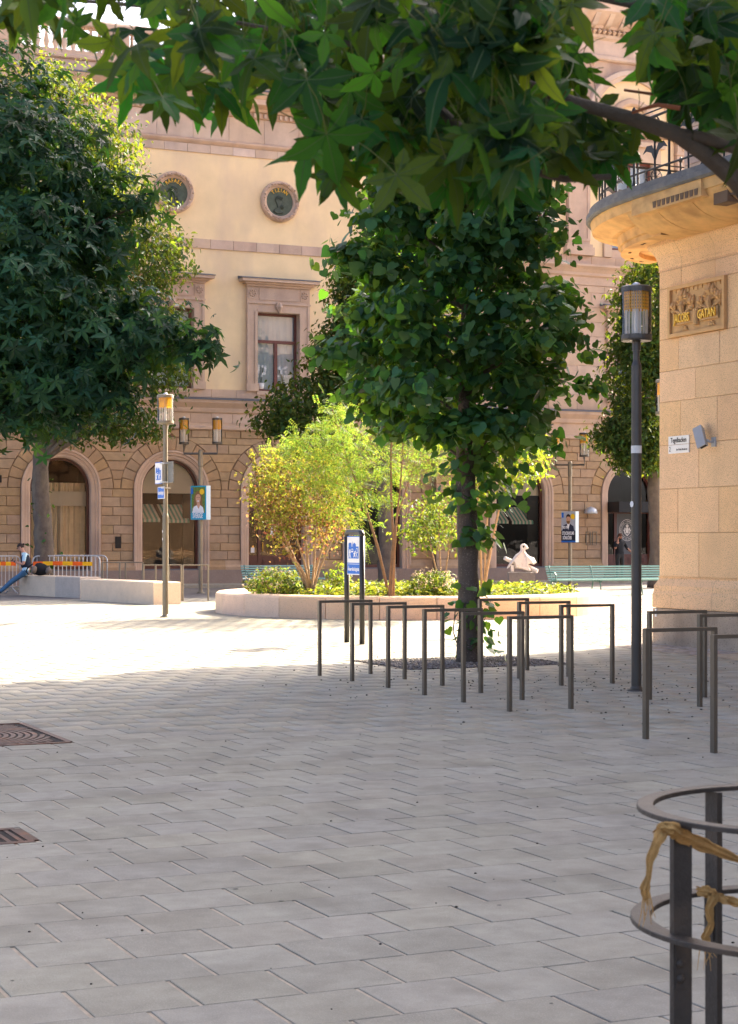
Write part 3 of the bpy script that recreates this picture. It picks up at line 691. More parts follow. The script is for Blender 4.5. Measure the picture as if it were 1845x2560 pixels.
# doors
def panel(mb, x0, x1, z0, z1, y, d=0.02):
    mb.box(x0,x1,y-d,y,z0,z1); mb.box(x0+0.06,x1-0.06,y-d-0.014,y-d,z0+0.06,z1-0.06)
def door_bay(i, kind):
    xc, pl = ARCH[i]; win = arch_window(i, 'door'); y = YP[pl]+0.26
    d = MB(); zt = 2.62
    d.box(xc-RI, xc+RI, y-0.05, y+0.05, zt, zt+0.16)          # transom
    for x in (xc-RI+0.06, xc-0.55, xc+0.55, xc+RI-0.06): d.box(x-0.06, x+0.06, y-0.045, y+0.045, 0.09, zt)
    for a, c in ((xc-RI, xc-0.55), (xc-0.55, xc+0.55), (xc+0.55, xc+RI)):
        d.box(a, c, y-0.03, y+0.03, 0.09, 1.05)
        if c-a > 0.7: panel(d, a+0.12, xc-0.03, 0.28, 0.92, y-0.03); panel(d, xc+0.03, c-0.12, 0.28, 0.92, y-0.03)
        else: panel(d, a+0.12, c-0.1, 0.28, 0.92, y-0.03)
    D_ = d.build('door', 'red_wood', YB)
    for a, c in ((xc-RI+0.12, xc-0.61), (xc-0.49, xc+0.49), (xc+0.61, xc+RI-0.12)):
        m_ = MB(); m_.quad((a,y,1.05),(c,y,1.05),(c,y,zt),(a,y,zt))
        if kind == 'emblem' and abs((a+c)/2-xc) < 0.1: m_.build('pane', 'emblem_grey', D_)
        else: m_.build('pane', 'glass_shop', D_)
    I = [p for p in arch_poly(xc, RI-0.07, zt+0.16)]; m_ = MB(); m_.add([(p[0], y, p[1]) for p in I], [tuple(range(len(I)))[::-1]]); m_.build('fanlight', 'glass', D_)
    m_ = MB(); m_.tube([(xc-0.44,y-0.06,1.2),(xc-0.44,y-0.1,1.22),(xc-0.44,y-0.1,1.5),(xc-0.44,y-0.06,1.52)], 0.012, 6); m_.build('handle', 'gold_letter', D_)
    if kind == 'plain':
        m_ = MB(); m_.box(xc-0.12, xc+0.12, y-0.012, y-0.006, 1.75, 2.1); m_.build('notice', 'sign_white', D_)
        m_ = MB(); m_.box(xc-0.86, xc-0.72, y-0.012, y-0.006, 1.15, 1.33); m_.build('notice', 'sign_white', D_)
    else:
        e = MB(); n = 40                               # round emblem on the grey pane
        def ring(r0, r1):
            for k in range(n):
                a0, a1 = 2*math.pi*k/n, 2*math.pi*(k+1)/n
                e.quad(*[(xc+r*math.cos(a)*0.86, y-0.012, 1.98+r*math.sin(a)) for r, a in ((r0,a0),(r1,a0),(r1,a1),(r0,a1))])
        ring(0.405,0.42); ring(0.275,0.285)
        em = e.build('emblem', 'emblem_white', D_)
        e = MB()
        def blob(cx_, cz, rx, rz): e.add([(xc+cx_+rx*math.cos(2*math.pi*k/12), y-0.013, 1.98+cz+rz*math.sin(2*math.pi*k/12)) for k in range(12)], [tuple(range(12))])
        blob(0,-0.01,0.07,0.12); blob(0,0.14,0.06,0.035); blob(0,0.19,0.03,0.035); blob(0,0.235,0.012,0.02); blob(-0.04,0.18,0.02,0.03); blob(0.04,0.18,0.02,0.03)
        for s in (-1,1):
            blob(s*0.10,0.05,0.028,0.05); blob(s*0.12,-0.04,0.022,0.06); blob(s*0.09,-0.11,0.035,0.03); blob(s*0.155,0.0,0.025,0.018); blob(s*0.05,-0.17,0.03,0.02)
        blob(0,-0.2,0.03,0.03)
        e.build('emblem', 'emblem_white', D_)
        ring_text = 'KUNGL. AKADEMIEN FOR DE FRIA KONSTERNA * '
        for k, chx in enumerate(ring_text):
            if chx == ' ': continue
            a = math.pi/2-2*math.pi*k/len(ring_text); me = text_mesh(chx, 0.075, 'emblem_white', 0.001)
            put('lettering', me, D_, (xc+0.345*math.cos(a)*0.86, y-0.013, 1.98+0.345*math.sin(a)), (math.radians(90), math.pi/2-a, 0)).rotation_mode = 'XYZ'
        m_ = MB(); m_.box(xc-RI-0.02, xc+RI+0.25, YP[pl]-0.85, YP[pl]+0.2, 2.66, 3.06); m_.build('canopy', 'black', YB)
    m_ = MB(); m_.box(xc-RI-0.2, xc+RI+0.2, YP[pl]-0.5, YP[pl]+0.5, 0.0, 0.16); m_.build('doorstep', 'plinth_stone', YB)
door_bay(3, 'plain'); door_bay(6, 'emblem')
# vent and dark niches in the arcade
m_ = MB(); m_.box(17.55, 17.75, YF-0.085, YF-0.02, 1.32, 1.72); m_.build('vent', 'black', GF)
m_ = MB(); m_.box(11.0, 13.66, YF-0.075, YF-0.02, 3.5, 3.75); m_.build('niche', 'black', GF)
# --- mouldings and storeys
def band(name, prof, matn, x0=XL, x1=XR, pl=None, par=None):
    m_ = MB(); xprof(m_, prof, x0, x1, pl); return m_.build(name, matn, par or YB)
band('string_course', [(0.06,5.42),(0.13,5.46),(0.13,5.54),(0.06,5.58),(0.06,5.68)], 'pink_stone')
def ashlar(x0, x1, z0, z1, w, pl, off=0.045, matn='pink_block', par=None, name='stone_block', ph=0.0):
    x = x0-ph*w
    while x < x1-0.05:
        a, c = max(x, x0), min(x+w, x1)
        if c-a > 0.06:
            m_ = MB(); y = YP[pl]; g = 0.005
            P = [(a+g,z0+g),(c-g,z0+g),(c-g,z1-g),(a+g,z1-g)]
            block_mb(P, y, off, 0.006).build(name, matn, par or YB)
        x += w
UW = MB()     # upper wall sheet
def sheet(mb, x0, x1, z0, z1, holes, y):
    xs = sorted({x0,x1,*[h[0] for h in holes],*[h[1] for h in holes]}); zs = sorted({z0,z1,*[h[2] for h in holes],*[h[3] for h in holes]})
    for a, c in zip(xs, xs[1:]):
        for e, f in zip(zs, zs[1:]):
            mx_, mz = (a+c)/2, (e+f)/2
            if any(h[0] < mx_ < h[1] and h[2] < mz < h[3] for h in holes): continue
            mb.quad((a,y,e),(c,y,e),(c,y,f),(a,y,f))
WX = [11.70, 15.62, 19.55, 23.50, 27.42]
WH = [(x-0.79, x+0.79, 6.86, 9.62) for x in WX]
sheet(UW, XL, XS, 5.4, 17.4, WH, YF)
UW_ = UW.build('plaster_wall', 'plaster', YB)
ashlar(XL+3, XS, 5.68, 6.02, 0.78, 0, 0.03, 'pink_block', UW_, 'frieze_block', 0.3)
band('string_course', [(0.04,6.02),(0.09,6.06),(0.11,6.14),(0.11,6.2),(0.20,6.30),(0.27,6.38),(0.27,6.47)], 'pink_stone')
band('flashing', [(0.31,6.47),(0.31,6.505),(0.03,6.56)], 'lead')
ashlar(XL+3, XS, 6.56, 6.86, 0.92, 0, 0.05, 'pink_block', UW_, 'frieze_block', 0.1)
ashlar(XL+3, XS, 11.74, 12.08, 0.86, 0, 0.05, 'pink_block', UW_, 'belt_block', 0.45)
ashlar(XL+3, XS, 15.06, 15.36, 0.84, 0, 0.05, 'pale_stone', UW_, 'frieze_block', 0.2)
band('string_course', [(0.05,15.36),(0.12,15.42),(0.16,15.47),(0.16,15.52),(0.06,15.56)], 'pink_stone', XL, XS, 0)
ashlar(XL+3, XS, 15.56, 16.42, 1.32, 0, 0.035, 'pale_stone', UW_, 'frieze_block', 0.6)
m_ = MB(); xprof(m_, [(0.03,16.42),(0.10,16.44),(0.10,16.62)], XL, XS, 0); m_.build('dentil_bed', 'pink_stone', YB)
m_ = MB(); x = XL+3.5
while x < XS-0.1: m_.box(x, x+0.10, YF-0.19, YF-0.09, 16.45, 16.60); x += 0.195
m_.build('dentil_course', 'pale_stone', YB, kind='stuff')
band('cornice', [(0.14,16.62),(0.24,16.64),(0.28,16.74),(0.62,16.78),(0.66,16.80),(0.66,16.98),(0.72,17.02),(0.84,17.14),(0.84,17.20)], 'pink_stone', XL, XS, 0)
band('flashing', [(0.88,17.20),(0.88,17.25),(0.10,17.33)], 'lead', XL, XS, 0)
ashlar(XL+3, XS, 17.30, 17.80, 1.45, 0, 0.05, 'pink_block', UW_, 'parapet_block', 0.4)
band('parapet_rail', [(0.10,17.80),(0.16,17.84),(0.16,17.92),(0.08,17.98),(0.08,18.10)], 'pink_stone', XL, XS, 0)
m_ = MB(); m_.box(XL, XS, YF-0.03, YF+0.32, 17.33, 18.095); m_.build('parapet', 'pink_stone', YB)
m_ = MB(); m_.prism([(YF-0.14,18.95),(YF-0.16,18.98),(YF-0.16,19.10),(YF-0.10,19.18),(YF+0.34,19.18),(YF+0.40,19.10),(YF+0.40,18.98),(YF+0.38,18.95)], 'x', XL, XS); m_.build('parapet_rail', 'pink_stone', YB)
bm_ = MB(); bm_.lathe([(0.105,0),(0.105,0.05),(0.062,0.07),(0.075,0.13),(0.10,0.25),(0.085,0.36),(0.05,0.52),(0.046,0.62),(0.075,0.66),(0.05,0.70),(0.06,0.77),(0.10,0.79),(0.10,0.85)], n=10)
bal_me = bm_.mesh('baluster', 'pale_stone', True)
posts = [13.72-3.92, 13.72, 17.62, 21.52, 25.45, 29.3]
for x in posts:
    m_ = MB(); m_.box(x-0.42, x+0.42, YF-0.105, YF+0.34, 18.10, 18.95); m_.box(x-0.24, x+0.24, YF-0.125, YF-0.105, 18.22, 18.86); m_.build('pier', 'pink_stone', YB)
for a, c in zip(posts, posts[1:]):
    n = 10
    for k in range(n): put('baluster', bal_me, YB, (a+0.42+(c-a-0.84)*(k+0.5)/n, YF+0.11, 18.10))
# glazed roof behind the balustrade
m_ = MB(); m_.quad((XL-8,62.6,17.4),(XS+4,62.6,17.4),(XS+4,66.4,20.6),(XL-8,66.4,20.6)); m_.quad((XL-8,66.4,20.6),(XS+4,66.4,20.6),(XS+4,70.4,17.4),(XL-8,70.4,17.4))
RF = m_.build('glazed_roof', 'roof_white', YB)
for k in range(26):
    x = XL-6+k*1.1; m_ = MB(); m_.add([(x-.04,62.6,17.44),(x+.04,62.6,17.44),(x+.04,66.4,20.64),(x-.04,66.4,20.64)], [(0,1,2,3)]); m_.build('glazing_bar', 'lead', RF)
for t in (0.3,0.62):
    m_ = MB(); y0 = 62.6+3.8*t; z0 = 17.45+3.2*t; m_.quad((XL-8,y0,z0),(XS+4,y0,z0),(XS+4,y0+.08,z0+.07),(XL-8,y0+.08,z0+.07)); m_.build('glazing_bar', 'lead', RF)
m_ = MB(); m_.box(21.0, 26.0, 60.9, 62.0, 17.4, 19.35); m_.build('roof_hatch', 'copper_green', RF)
m_ = MB(); m_.quad((XL,YF+0.3,17.9),(XR,YF+0.3,17.9),(XR,72,17.9),(XL,72,17.9)); m_.quad((XL,72,0),(XR,72,0),(XR,72,17.9),(XL,72,17.9)); m_.quad((XL,YF,0),(XL,72,0),(XL,72,17.9),(XL,YF,17.9)); m_.build('roof', 'lead', YB)
# --- windows of the upper storey
def upper_window(xc, z0, z1, pl, hw=0.79, plants=False, hood=True, curtain=True):
    y = YP[pl]; s = MB(); t = 0.40
    s.box(xc-hw-t, xc-hw, y-0.13, y+0.26, z0-0.02, z1); s.box(xc+hw, xc+hw+t, y-0.13, y+0.26, z0-0.02, z1)
    for q in (-1,1):
        xa = xc+q*(hw+0.06); s.box(xa-0.05, xa+0.05, y-0.165, y-0.13, z0+0.2, z1+0.02)
        xa = xc+q*(hw+t-0.05); s.box(xa-0.045, xa+0.045, y-0.155, y-0.13, z0+0.2, z1+0.4)
        s.box(xc+q*(hw+t/2)-t/2-0.03, xc+q*(hw+t/2)+t/2+0.03, y-0.17, y-0.1301, z0-0.02, z0+0.24)
    s.box(xc-hw-t, xc+hw+t, y-0.131, y+0.26, z1, z1+0.96)
    s.box(xc-hw-0.02, xc+hw+0.02, y-0.165, y-0.12, z1+0.02, z1+0.10)
    s.box(xc-hw-t-0.02, xc+hw+t+0.02, y-0.18, y-0.1, z1+0.30, z1+0.36)
    fr = s.build('window_surround', 'pink_stone', YB)
    s = MB(); s.box(xc-hw+0.05, xc+hw-0.05, y-0.155, y-0.13, z1+0.44, z1+0.86); s.build('frieze_panel', 'pink_block', fr)
    for q in (-1,1):
        s = MB(); cx_ = xc+q*(hw+t/2); s.box(cx_-0.17, cx_+0.17, y-0.155, y-0.13, z1+0.46, z1+0.86)
        for k in range(8):
            a = k*math.pi/4; s.tube([(cx_+0.03*math.cos(a), y-0.16, z1+0.66+0.03*math.sin(a)), (cx_+0.11*math.cos(a), y-0.18, z1+0.66+0.11*math.sin(a)), (cx_+0.14*math.cos(a), y-0.155, z1+0.66+0.14*math.sin(a))], [0.02,0.034,0.008], 5)
        s.tube([(cx_,y-0.15,z1+0.66),(cx_,y-0.21,z1+0.66)], [0.04,0.02], 8); s.build('rosette', 'pink_stone', fr)
    s = MB(); s.prism([(xc-0.10,z1+0.36),(xc-0.13,z1+0.20),(xc-0.06,z1+0.05),(xc,z1-0.02),(xc+0.06,z1+0.05),(xc+0.13,z1+0.20),(xc+0.10,z1+0.36)][::-1], 'y', y-0.27, y-0.1)
    s.tube([(xc,y-0.26,z1+0.03),(xc,y-0.31,z1+0.20),(xc,y-0.27,z1+0.34)], [0.03,0.07,0.04], 7); s.build('keystone', 'pink_stone', fr)
    if hood:
        s = MB(); e = hw+t
        for (a, o_, zz0, zz1) in ((0.02,0.20,z1+0.90,z1+0.98),(0.12,0.30,z1+0.98,z1+1.05),(0.27,0.42,z1+1.05,z1+1.15)): s.box(xc-e-a, xc+e+a, y-o_, y+0.05, zz0, zz1)
        s.build('hood', 'pink_stone', fr)
        s = MB(); s.prism([(y-0.45,z1+1.15),(y-0.45,z1+1.175),(y,z1+1.26),(y,z1+1.15)], 'x', xc-e-0.30, xc+e+0.30); s.build('flashing', 'lead', fr)
    yi = y+0.20; m_ = MB(); f = 0.075; zt = z0+(z1-z0)*0.64
    m_.box(xc-hw, xc-hw+f, yi-0.05, yi+0.05, z0, z1); m_.box(xc+hw-f, xc+hw, yi-0.05, yi+0.05, z0, z1)
    m_.box(xc-hw+f, xc+hw-f, yi-0.05, yi+0.05, z0, z0+f); m_.box(xc-hw+f, xc+hw-f, yi-0.05, yi+0.05, z1-f, z1)
    m_.box(xc-hw+f, xc+hw-f, yi-0.065, yi+0.05, zt-0.05, zt+0.05); m_.box(xc-0.055, xc+0.055, yi-0.06, yi+0.05, z0+f, zt-0.05)
    win = m_.build('window', 'window_wood', YB)
    for (a, c, e, g) in ((xc-hw+f, xc-0.055, z0+f, zt-0.05), (xc+0.055, xc+hw-f, z0+f, zt-0.05), (xc-hw+f, xc+hw-f, zt+0.05, z1-f)):
        m_ = MB(); m_.quad((a,yi,e),(c,yi,e),(c,yi,g),(a,yi,g)); m_.build('pane', 'glass', win)
    m_ = MB(); m_.box(xc-hw-0.02, xc+hw+0.02, y-0.10, yi-0.05, z0-0.14, z0-0.0); m_.build('sill', 'pink_stone', win)
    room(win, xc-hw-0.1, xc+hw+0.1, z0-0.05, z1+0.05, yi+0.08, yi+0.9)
    if curtain:
        m_ = MB(); n = 40
        for k in range(n):
            a, c = xc-hw+2*hw*k/n, xc-hw+2*hw*(k+1)/n; fy = lambda x: yi+0.085+0.012*math.sin(x*23)
            m_.quad((a,fy(a),z0),(c,fy(c),z0),(c,fy(c),z1),(a,fy(a),z1))
        m_.build('curtain', 'curtain_white', win)
        for k in range(5):
            zz = z0+0.18+k*0.30; m_ = MB(); m_.box(xc-hw,xc+hw,yi+0.062,yi+0.070,zz,zz+0.018); m_.build('blind_fold', 'curtain_white', win)
    if plants:
        q = random.Random(5)
        for (px, matn) in ((xc-hw+0.25,'pot_white'),(xc+0.28,'black')):
            pt = thing('potted_orchid', 'white orchid in a %s pot on the window sill' % ('white' if matn == 'pot_white' else 'black'), 'plant', (px, yi+0.02, z0+f))
            m_ = MB(); m_.lathe([(0.08,0),(0.11,0.02),(0.125,0.22),(0.115,0.22),(0.1,0.2)], n=14); m_.build('pot', matn, pt, smooth=True)
            m_ = MB()
            for k in range(3): m_.tube([(0,0,0.2),(q.uniform(-.05,.05),-.01,0.45),(q.uniform(-.16,.16),-.02,0.72+q.uniform(-.1,.1))], 0.006, 5)
            m_.build('stem', 'petiole', pt)
            m_ = MB()
            for k in range(16):
                cx_, cz = q.uniform(-.17,.17), q.uniform(0.48,0.85)
                for a in range(5): 
                    t_ = a*1.256; m_.add([(cx_,-0.03,cz),(cx_+.04*math.cos(t_-.4),-0.04,cz+.04*math.sin(t_-.4)),(cx_+.05*math.cos(t_),-0.05,cz+.05*math.sin(t_)),(cx_+.04*math.cos(t_+.4),-0.04,cz+.04*math.sin(t_+.4))], [(0,1,2,3)])
            m_.build('blossoms', 'poster_white', pt)
for x in WX: upper_window(x, 6.86, 9.62, 0, plants=abs(x-23.5) < 0.1)
# --- roundels
def roundel(xc, zc, word, profile_seed):
    fr = MB(); n = 48
    prof = [(0.50,0.0),(0.50,-0.06),(0.54,-0.10),(0.56,-0.10),(0.58,-0.16),(0.62,-0.20),(0.68,-0.19),(0.72,-0.12),(0.72,0.0)]
    q = random.Random(profile_seed); vs = []
    for a in range(n):
        t_ = 2*math.pi*a/n
        for k, (r, dy) in enumerate(prof):
            jit = q.uniform(-0.028, 0.03) if k in (4,5,6) else 0
            vs.append((xc+(r+jit*0.4)*math.cos(t_), YF+dy+jit, zc+(r+jit*0.4)*math.sin(t_)))
    m = len(prof)
    fr.add(vs, [(a*m+k, a*m+k+1, ((a+1)%n)*m+k+1, ((a+1)%n)*m+k) for a in range(n) for k in range(m-1)])
    rd = fr.build('roundel', 'pink_stone', YB)
    fr = MB()                          # carved leaf knobs of the wreath
    for a in range(30):
        t_ = 2*math.pi*a/30+q.uniform(-.05,.05); r = 0.635+q.uniform(-.03,.03); w = 0.028+q.uniform(0,.016)
        fr.tube([(xc+r*math.cos(t_),YF-0.16,zc+r*math.sin(t_)),(xc+r*math.cos(t_+.05),YF-0.225-q.uniform(0,.02),zc+r*math.sin(t_+.05)),(xc+r*math.cos(t_+.1),YF-0.17,zc+r*math.sin(t_+.1))], [w*.6,w,w*.4], 6)
    fr.build('wreath', 'pink_stone', rd, smooth=True)
    d = MB(); d.add([(xc+0.51*math.cos(2*math.pi*a/n), YF-0.04, zc+0.51*math.sin(2*math.pi*a/n)) for a in range(n)], [tuple(range(n))]); d.build('medallion', 'bronze_disc', rd)
    hd = MB()                          # low relief head in profile, facing right
    sgn = 1
    P = [(-0.12,0.20),(-0.04,0.25),(0.06,0.23),(0.11,0.16),(0.12,0.10),(0.17,0.02),(0.13,0.0),(0.14,-0.04),(0.12,-0.06),(0.17,-0.14),(0.14,-0.24),(0.05,-0.22),(0.03,-0.26),(0.16,-0.34),(0.10,-0.41),(-0.10,-0.42),(-0.26,-0.34),(-0.20,-0.24),(-0.10,-0.18),(-0.13,-0.06),(-0.18,0.04),(-0.18,0.13)]
    P = P[::-1]; I = inset(P, 0.03); k = len(P)
    hd.add([(xc+p[0], YF-0.042, zc+p[1]-0.02) for p in P]+[(xc+p[0], YF-0.085, zc+p[1]-0.02) for p in I], [(a, (a+1)%k, k+(a+1)%k, k+a) for a in range(k)]+[tuple(range(k, 2*k))])
    for a in range(5): hd.tube([(xc-0.15+a*0.055, YF-0.085, zc+0.19-a*0.005),(xc-0.12+a*0.055, YF-0.10, zc+0.13),(xc-0.14+a*0.05, YF-0.085, zc+0.04)], [0.008,0.025,0.008], 5)
    for a in range(4): hd.tube([(xc+0.02+a*0.035, YF-0.085, zc-0.10),(xc+0.02+a*0.035, YF-0.10, zc-0.18),(xc+0.04+a*0.03, YF-0.085, zc-0.25)], [0.008,0.02,0.006], 5)
    hd.build('portrait_relief', 'bronze_relief', rd)
    for k, chx in enumerate(word):
        a = math.pi/2-(k-(len(word)-1)/2)*0.27; me = text_mesh(chx, 0.185, 'gold_letter', 0.012, 0.80)
        o = put('lettering', me, rd, (xc+0.405*math.cos(a), YF-0.058, zc+0.405*math.sin(a)))
        o.rotation_euler = (Matrix.Rotation(-(a-math.pi/2), 3, 'Y') @ Matrix.Rotation(math.pi/2, 3, 'X')).to_euler()
roundel(19.64, 13.60, 'RAFAEL', 1); roundel(23.57, 13.58, 'TIZIAN', 2)
roundel(15.72, 13.60, '', 3); roundel(27.49, 13.58, '', 4)
# --- stone pavilion on the right
PV = MB(); y1 = YP[1]
PW_ = [33.16, 38.02, 42.9]
holes = [(x-0.72,x+0.72,6.9,9.4) for x in PW_]+[(x-0.95,x+0.95,12.75,16.2) for x in PW_]
sheet(PV, XS, XR, ZT, 21.6, holes, y1); PVW = PV.build('pavilion_wall', 'granite_joint', YB); PVW.data.materials.clear(); PVW.data.materials.append(MATS['pink_stone'])
for k in range(9):                                # ashlar courses between the windows
    z0 = 6.56+k*0.56; z1 = z0+0.56
    for a, c in ((XS, 33.16-1.2), (33.16+1.2, 38.02-1.2), (38.02+1.2, XR)):
        if k == 8: z1 = 11.3
        if z1-z0 > 0.1: ashlar(a, c, z0, z1, 1.24, 1, 0.035, 'pink_block', PVW, 'ashlar_block', 0.5*(k % 2))
for x in PW_: ashlar(x-1.2, x+1.2, 10.75, 11.3, 0.8, 1, 0.035, 'pink_block', PVW, 'ashlar_block')
for x in PW_: upper_window(x, 6.9, 9.4, 1, 0.72, curtain=False)
band('string_course', [(0.05,11.32),(0.05,11.62),(0.14,11.68),(0.14,11.78),(0.24,11.9),(0.36,12.0),(0.36,12.08)], 'pink_stone', XS, XR, 1)
ashlar(XS, XR, 12.08, 12.42, 1.1, 1, 0.08, 'pink_block', PVW, 'ashlar_block')
def pilaster(xc, z0, z1):
    y = y1; s = MB(); h = 0.47
    s.box(xc-h-0.14, xc+h+0.14, y-0.32, y+0.02, z0, z0+0.30); s.box(xc-h-0.08, xc+h+0.08, y-0.27, y+0.02, z0+0.30, z0+0.42)
    s.box(xc-h, xc+h, y-0.20, y+0.02, z0+0.42, z1-0.6)
    for q in (-1,1): s.box(xc+q*(h-0.06)-0.06, xc+q*(h-0.06)+0.06, y-0.23, y-0.2, z0+0.55, z1-0.75)
    s.box(xc-h+0.12, xc+h-0.12, y-0.23, y-0.2, z0+0.55, z0+0.65); s.box(xc-h+0.12, xc+h-0.12, y-0.23, y-0.2, z1-0.85, z1-0.75)
    s.box(xc-h-0.04, xc+h+0.04, y-0.25, y+0.02, z1-0.6, z1-0.5); s.box(xc-h-0.1, xc+h+0.1, y-0.32, y+0.02, z1-0.12, z1)
    p_ = s.build('pilaster', 'pink_stone', YB)
    s = MB(); s.box(xc-h, xc+h, y-0.24, y+0.02, z1-0.5, z1-0.12); q = random.Random(int(xc*10))
    for k in range(14):
        a = q.uniform(0,6.28); cx_, cz = xc+q.uniform(-.3,.3), z1-0.31+q.uniform(-.1,.1)
        s.tube([(cx_,y-0.24,cz),(cx_+.06*math.cos(a),y-0.29,cz+.06*math.sin(a)),(cx_+.11*math.cos(a+.6),y-0.25,cz+.11*math.sin(a+.6))], [.02,.035,.01], 5)
    s.build('capital', 'pale_stone', p_)
for x in (30.4, 35.6, 40.5, 45.0): pilaster(x, 12.42, 17.2)
band('string_course', [(0.20,17.2),(0.26,17.24),(0.26,17.38),(0.12,17.44),(0.12,17.62)], 'pink_stone', XS, XR, 1)
for x in PW_:
    # plaster strips beside the tall windows and the arched recess above
    for q in (-1,1): s = MB(); s.box(x+q*1.62-0.32, x+q*1.62+0.32, y1-0.05, y1+0.02, 12.44, 17.18); s.build('plaster_panel', 'plaster', PVW)
    s = MB()
    for q in (-1,1): s.box(x+q*1.11-0.17, x+q*1.11+0.17, y1-0.16, y1+0.2, 12.44, 16.2)
    s.box(x-1.28, x+1.28, y1-0.16, y1+0.2, 16.2, 16.75); s.box(x-1.4, x+1.4, y1-0.3, y1+0.05, 16.75, 16.95); s.build('window_surround', 'pale_stone', YB)
    m_ = MB(); yi = y1+0.15
    for q in (-0.91, 0, 0.91): m_.box(x+q-0.05, x+q+0.05, yi-0.05, yi+0.05, 12.75, 16.2)
    for z in (12.79, 15.0, 16.15): m_.box(x-0.86, x+0.86, yi-0.045, yi+0.045, z-0.05, z+0.05)
    w_ = m_.build('window', 'window_wood', YB)
    m_ = MB(); m_.quad((x-0.9,yi,12.8),(x+0.9,yi,12.8),(x+0.9,yi,16.2),(x-0.9,yi,16.2)); m_.build('pane', 'glass', w_)
    m_ = MB(); m_.quad((x-1,yi+0.25,12.7),(x+1,yi+0.25,12.7),(x+1,yi+0.25,16.3),(x-1,yi+0.25,16.3)); m_.build('curtain', 'curtain_white', w_)
    # arch of the loggia
    n = 24; zc = 17.6; s = MB()
    s.add([(x+1.75*math.cos(math.pi*k/n), y1-0.04, zc+1.75*math.sin(math.pi*k/n)) for k in range(n+1)], [tuple(range(n+1))[::-1]]); s.build('lunette', 'plaster', PVW)
    s = MB(); rows = []
    for (r, dy) in ((1.70,0.0),(1.70,-0.16),(1.85,-0.2),(1.88,-0.26),(2.05,-0.26),(2.08,-0.18),(2.08,0.0)): rows.append([(x+r*math.cos(math.pi*k/n), y1+dy, zc+r*math.sin(math.pi*k/n)) for k in range(n+1)])
    k_ = n+1; s.add([v for r_ in rows for v in r_], [(a*k_+b_, a*k_+b_+1, (a+1)*k_+b_+1, (a+1)*k_+b_) for a in range(len(rows)-1) for b_ in range(n)]); s.build('arch_surround', 'pale_stone', PVW)
    s = MB(); rows = []; q = random.Random(int(x))
    for (r, dy) in ((0.82,0.0),(0.82,-0.12),(0.9,-0.2),(1.05,-0.2),(1.1,-0.12),(1.1,0.0)): rows.append([(x+(r+q.uniform(-.02,.02))*math.cos(math.pi*k/n), y1-0.05+dy, zc-0.1+(r+q.uniform(-.02,.02))*math.sin(math.pi*k/n)) for k in range(n+1)])
    s.add([v for r_ in rows for v in r_], [(a*k_+b_, a*k_+b_+1, (a+1)*k_+b_+1, (a+1)*k_+b_) for a in range(len(rows)-1) for b_ in range(n)])
    s.build('wreath', 'pink_stone', PVW)
    for q_ in (-1,1):                              # carved spandrels
        s = MB(); q = random.Random(int(x*7+q_))
        for k in range(16):
            cx_ = x+q_*q.uniform(1.45,2.2); cz = 19.2+q.uniform(-.1,.55); a = q.uniform(0,6.28)
            s.tube([(cx_,y1,cz),(cx_+.1*math.cos(a),y1-0.07,cz+.1*math.sin(a)),(cx_+.2*math.cos(a+.7),y1-0.05,cz+.2*math.sin(a+.7)),(cx_+.24*math.cos(a+1.5),y1,cz+.24*math.sin(a+1.5))], [.02,.045,.035,.01], 5)
        s.build('spandrel_carving', 'pale_stone', PVW)
band('string_course', [(0.10,19.95),(0.16,20.0),(0.16,20.12),(0.06,20.16),(0.06,20.72),(0.2,20.8),(0.24,20.9)], 'pale_stone', XS, XR, 1)
m_ = MB(); x = XS
while x < XR: m_.tube([(x,y1-0.28,21.08),(x,y1-0.36,20.98),(x,y1-0.28,20.9)], [0.04,0.085,0.04], 6); x += 0.22
m_.build('egg_and_dart', 'pale_stone', YB, kind='stuff')
band('cornice', [(0.30,21.1),(0.34,21.2),(0.9,21.6),(0.95,21.9),(1.1,22.1)], 'pale_stone', XS, XR, 1)
for k in range(26):
    x = XS+0.3+k*0.62; s = MB(); s.prism([(y1-0.3,21.1),(y1-0.5,21.16),(y1-0.8,21.5),(y1-0.85,21.62),(y1-0.3,21.62)], 'x', x-0.11, x+0.11); s.build('modillion', 'pale_stone', YB)
m_ = MB(); m_.quad((XS,YP[0],17.3),(XS,72,17.3),(XS,72,22.1),(XS,YP[1],22.1)); m_.quad((XS,YP[1],22.1),(XR,YP[1],22.1),(XR,72,22.1),(XS,72,22.1)); m_.quad((XR,YP[1],0),(XR,72,0),(XR,72,22.1),(XR,YP[1],22.1)); m_.build('side_wall', 'plaster', YB)
# wall lamp and small notice frames beside the door
wl = thing('wall_lamp', 'dome shaped grey wall lamp beside the doorway with the emblem', 'wall lamp', (36.05, YP[1]-0.06, 2.6))
m_ = MB(); m_.lathe([(0.25,0),(0.26,0.05),(0.22,0.16),(0.12,0.24),(0.02,0.27)], (0,-0.24,0), 16); m_.build('shade', 'galvanised', wl, smooth=True)
m_ = MB(); m_.tube([(0,0.02,0.1),(0,-0.2,0.15)], 0.03, 8); m_.build('bracket', 'grey_metal', wl)
fr_ = thing('notice_frame', 'slim empty metal frame on the rusticated wall below the wall lamp', 'frame', (36.2, YP[1]-0.07, 1.4))
for x in (-0.14, 0.14):
    m_ = MB(); m_.box(x-0.10,x-0.075,-0.03,0,0,0.52); m_.box(x+0.075,x+0.10,-0.03,0,0,0.52); m_.box(x-0.075,x+0.075,-0.03,0,0.495,0.52); m_.box(x-0.075,x+0.075,-0.03,0,0,0.025); m_.build('rail', 'pole_warm', fr_)
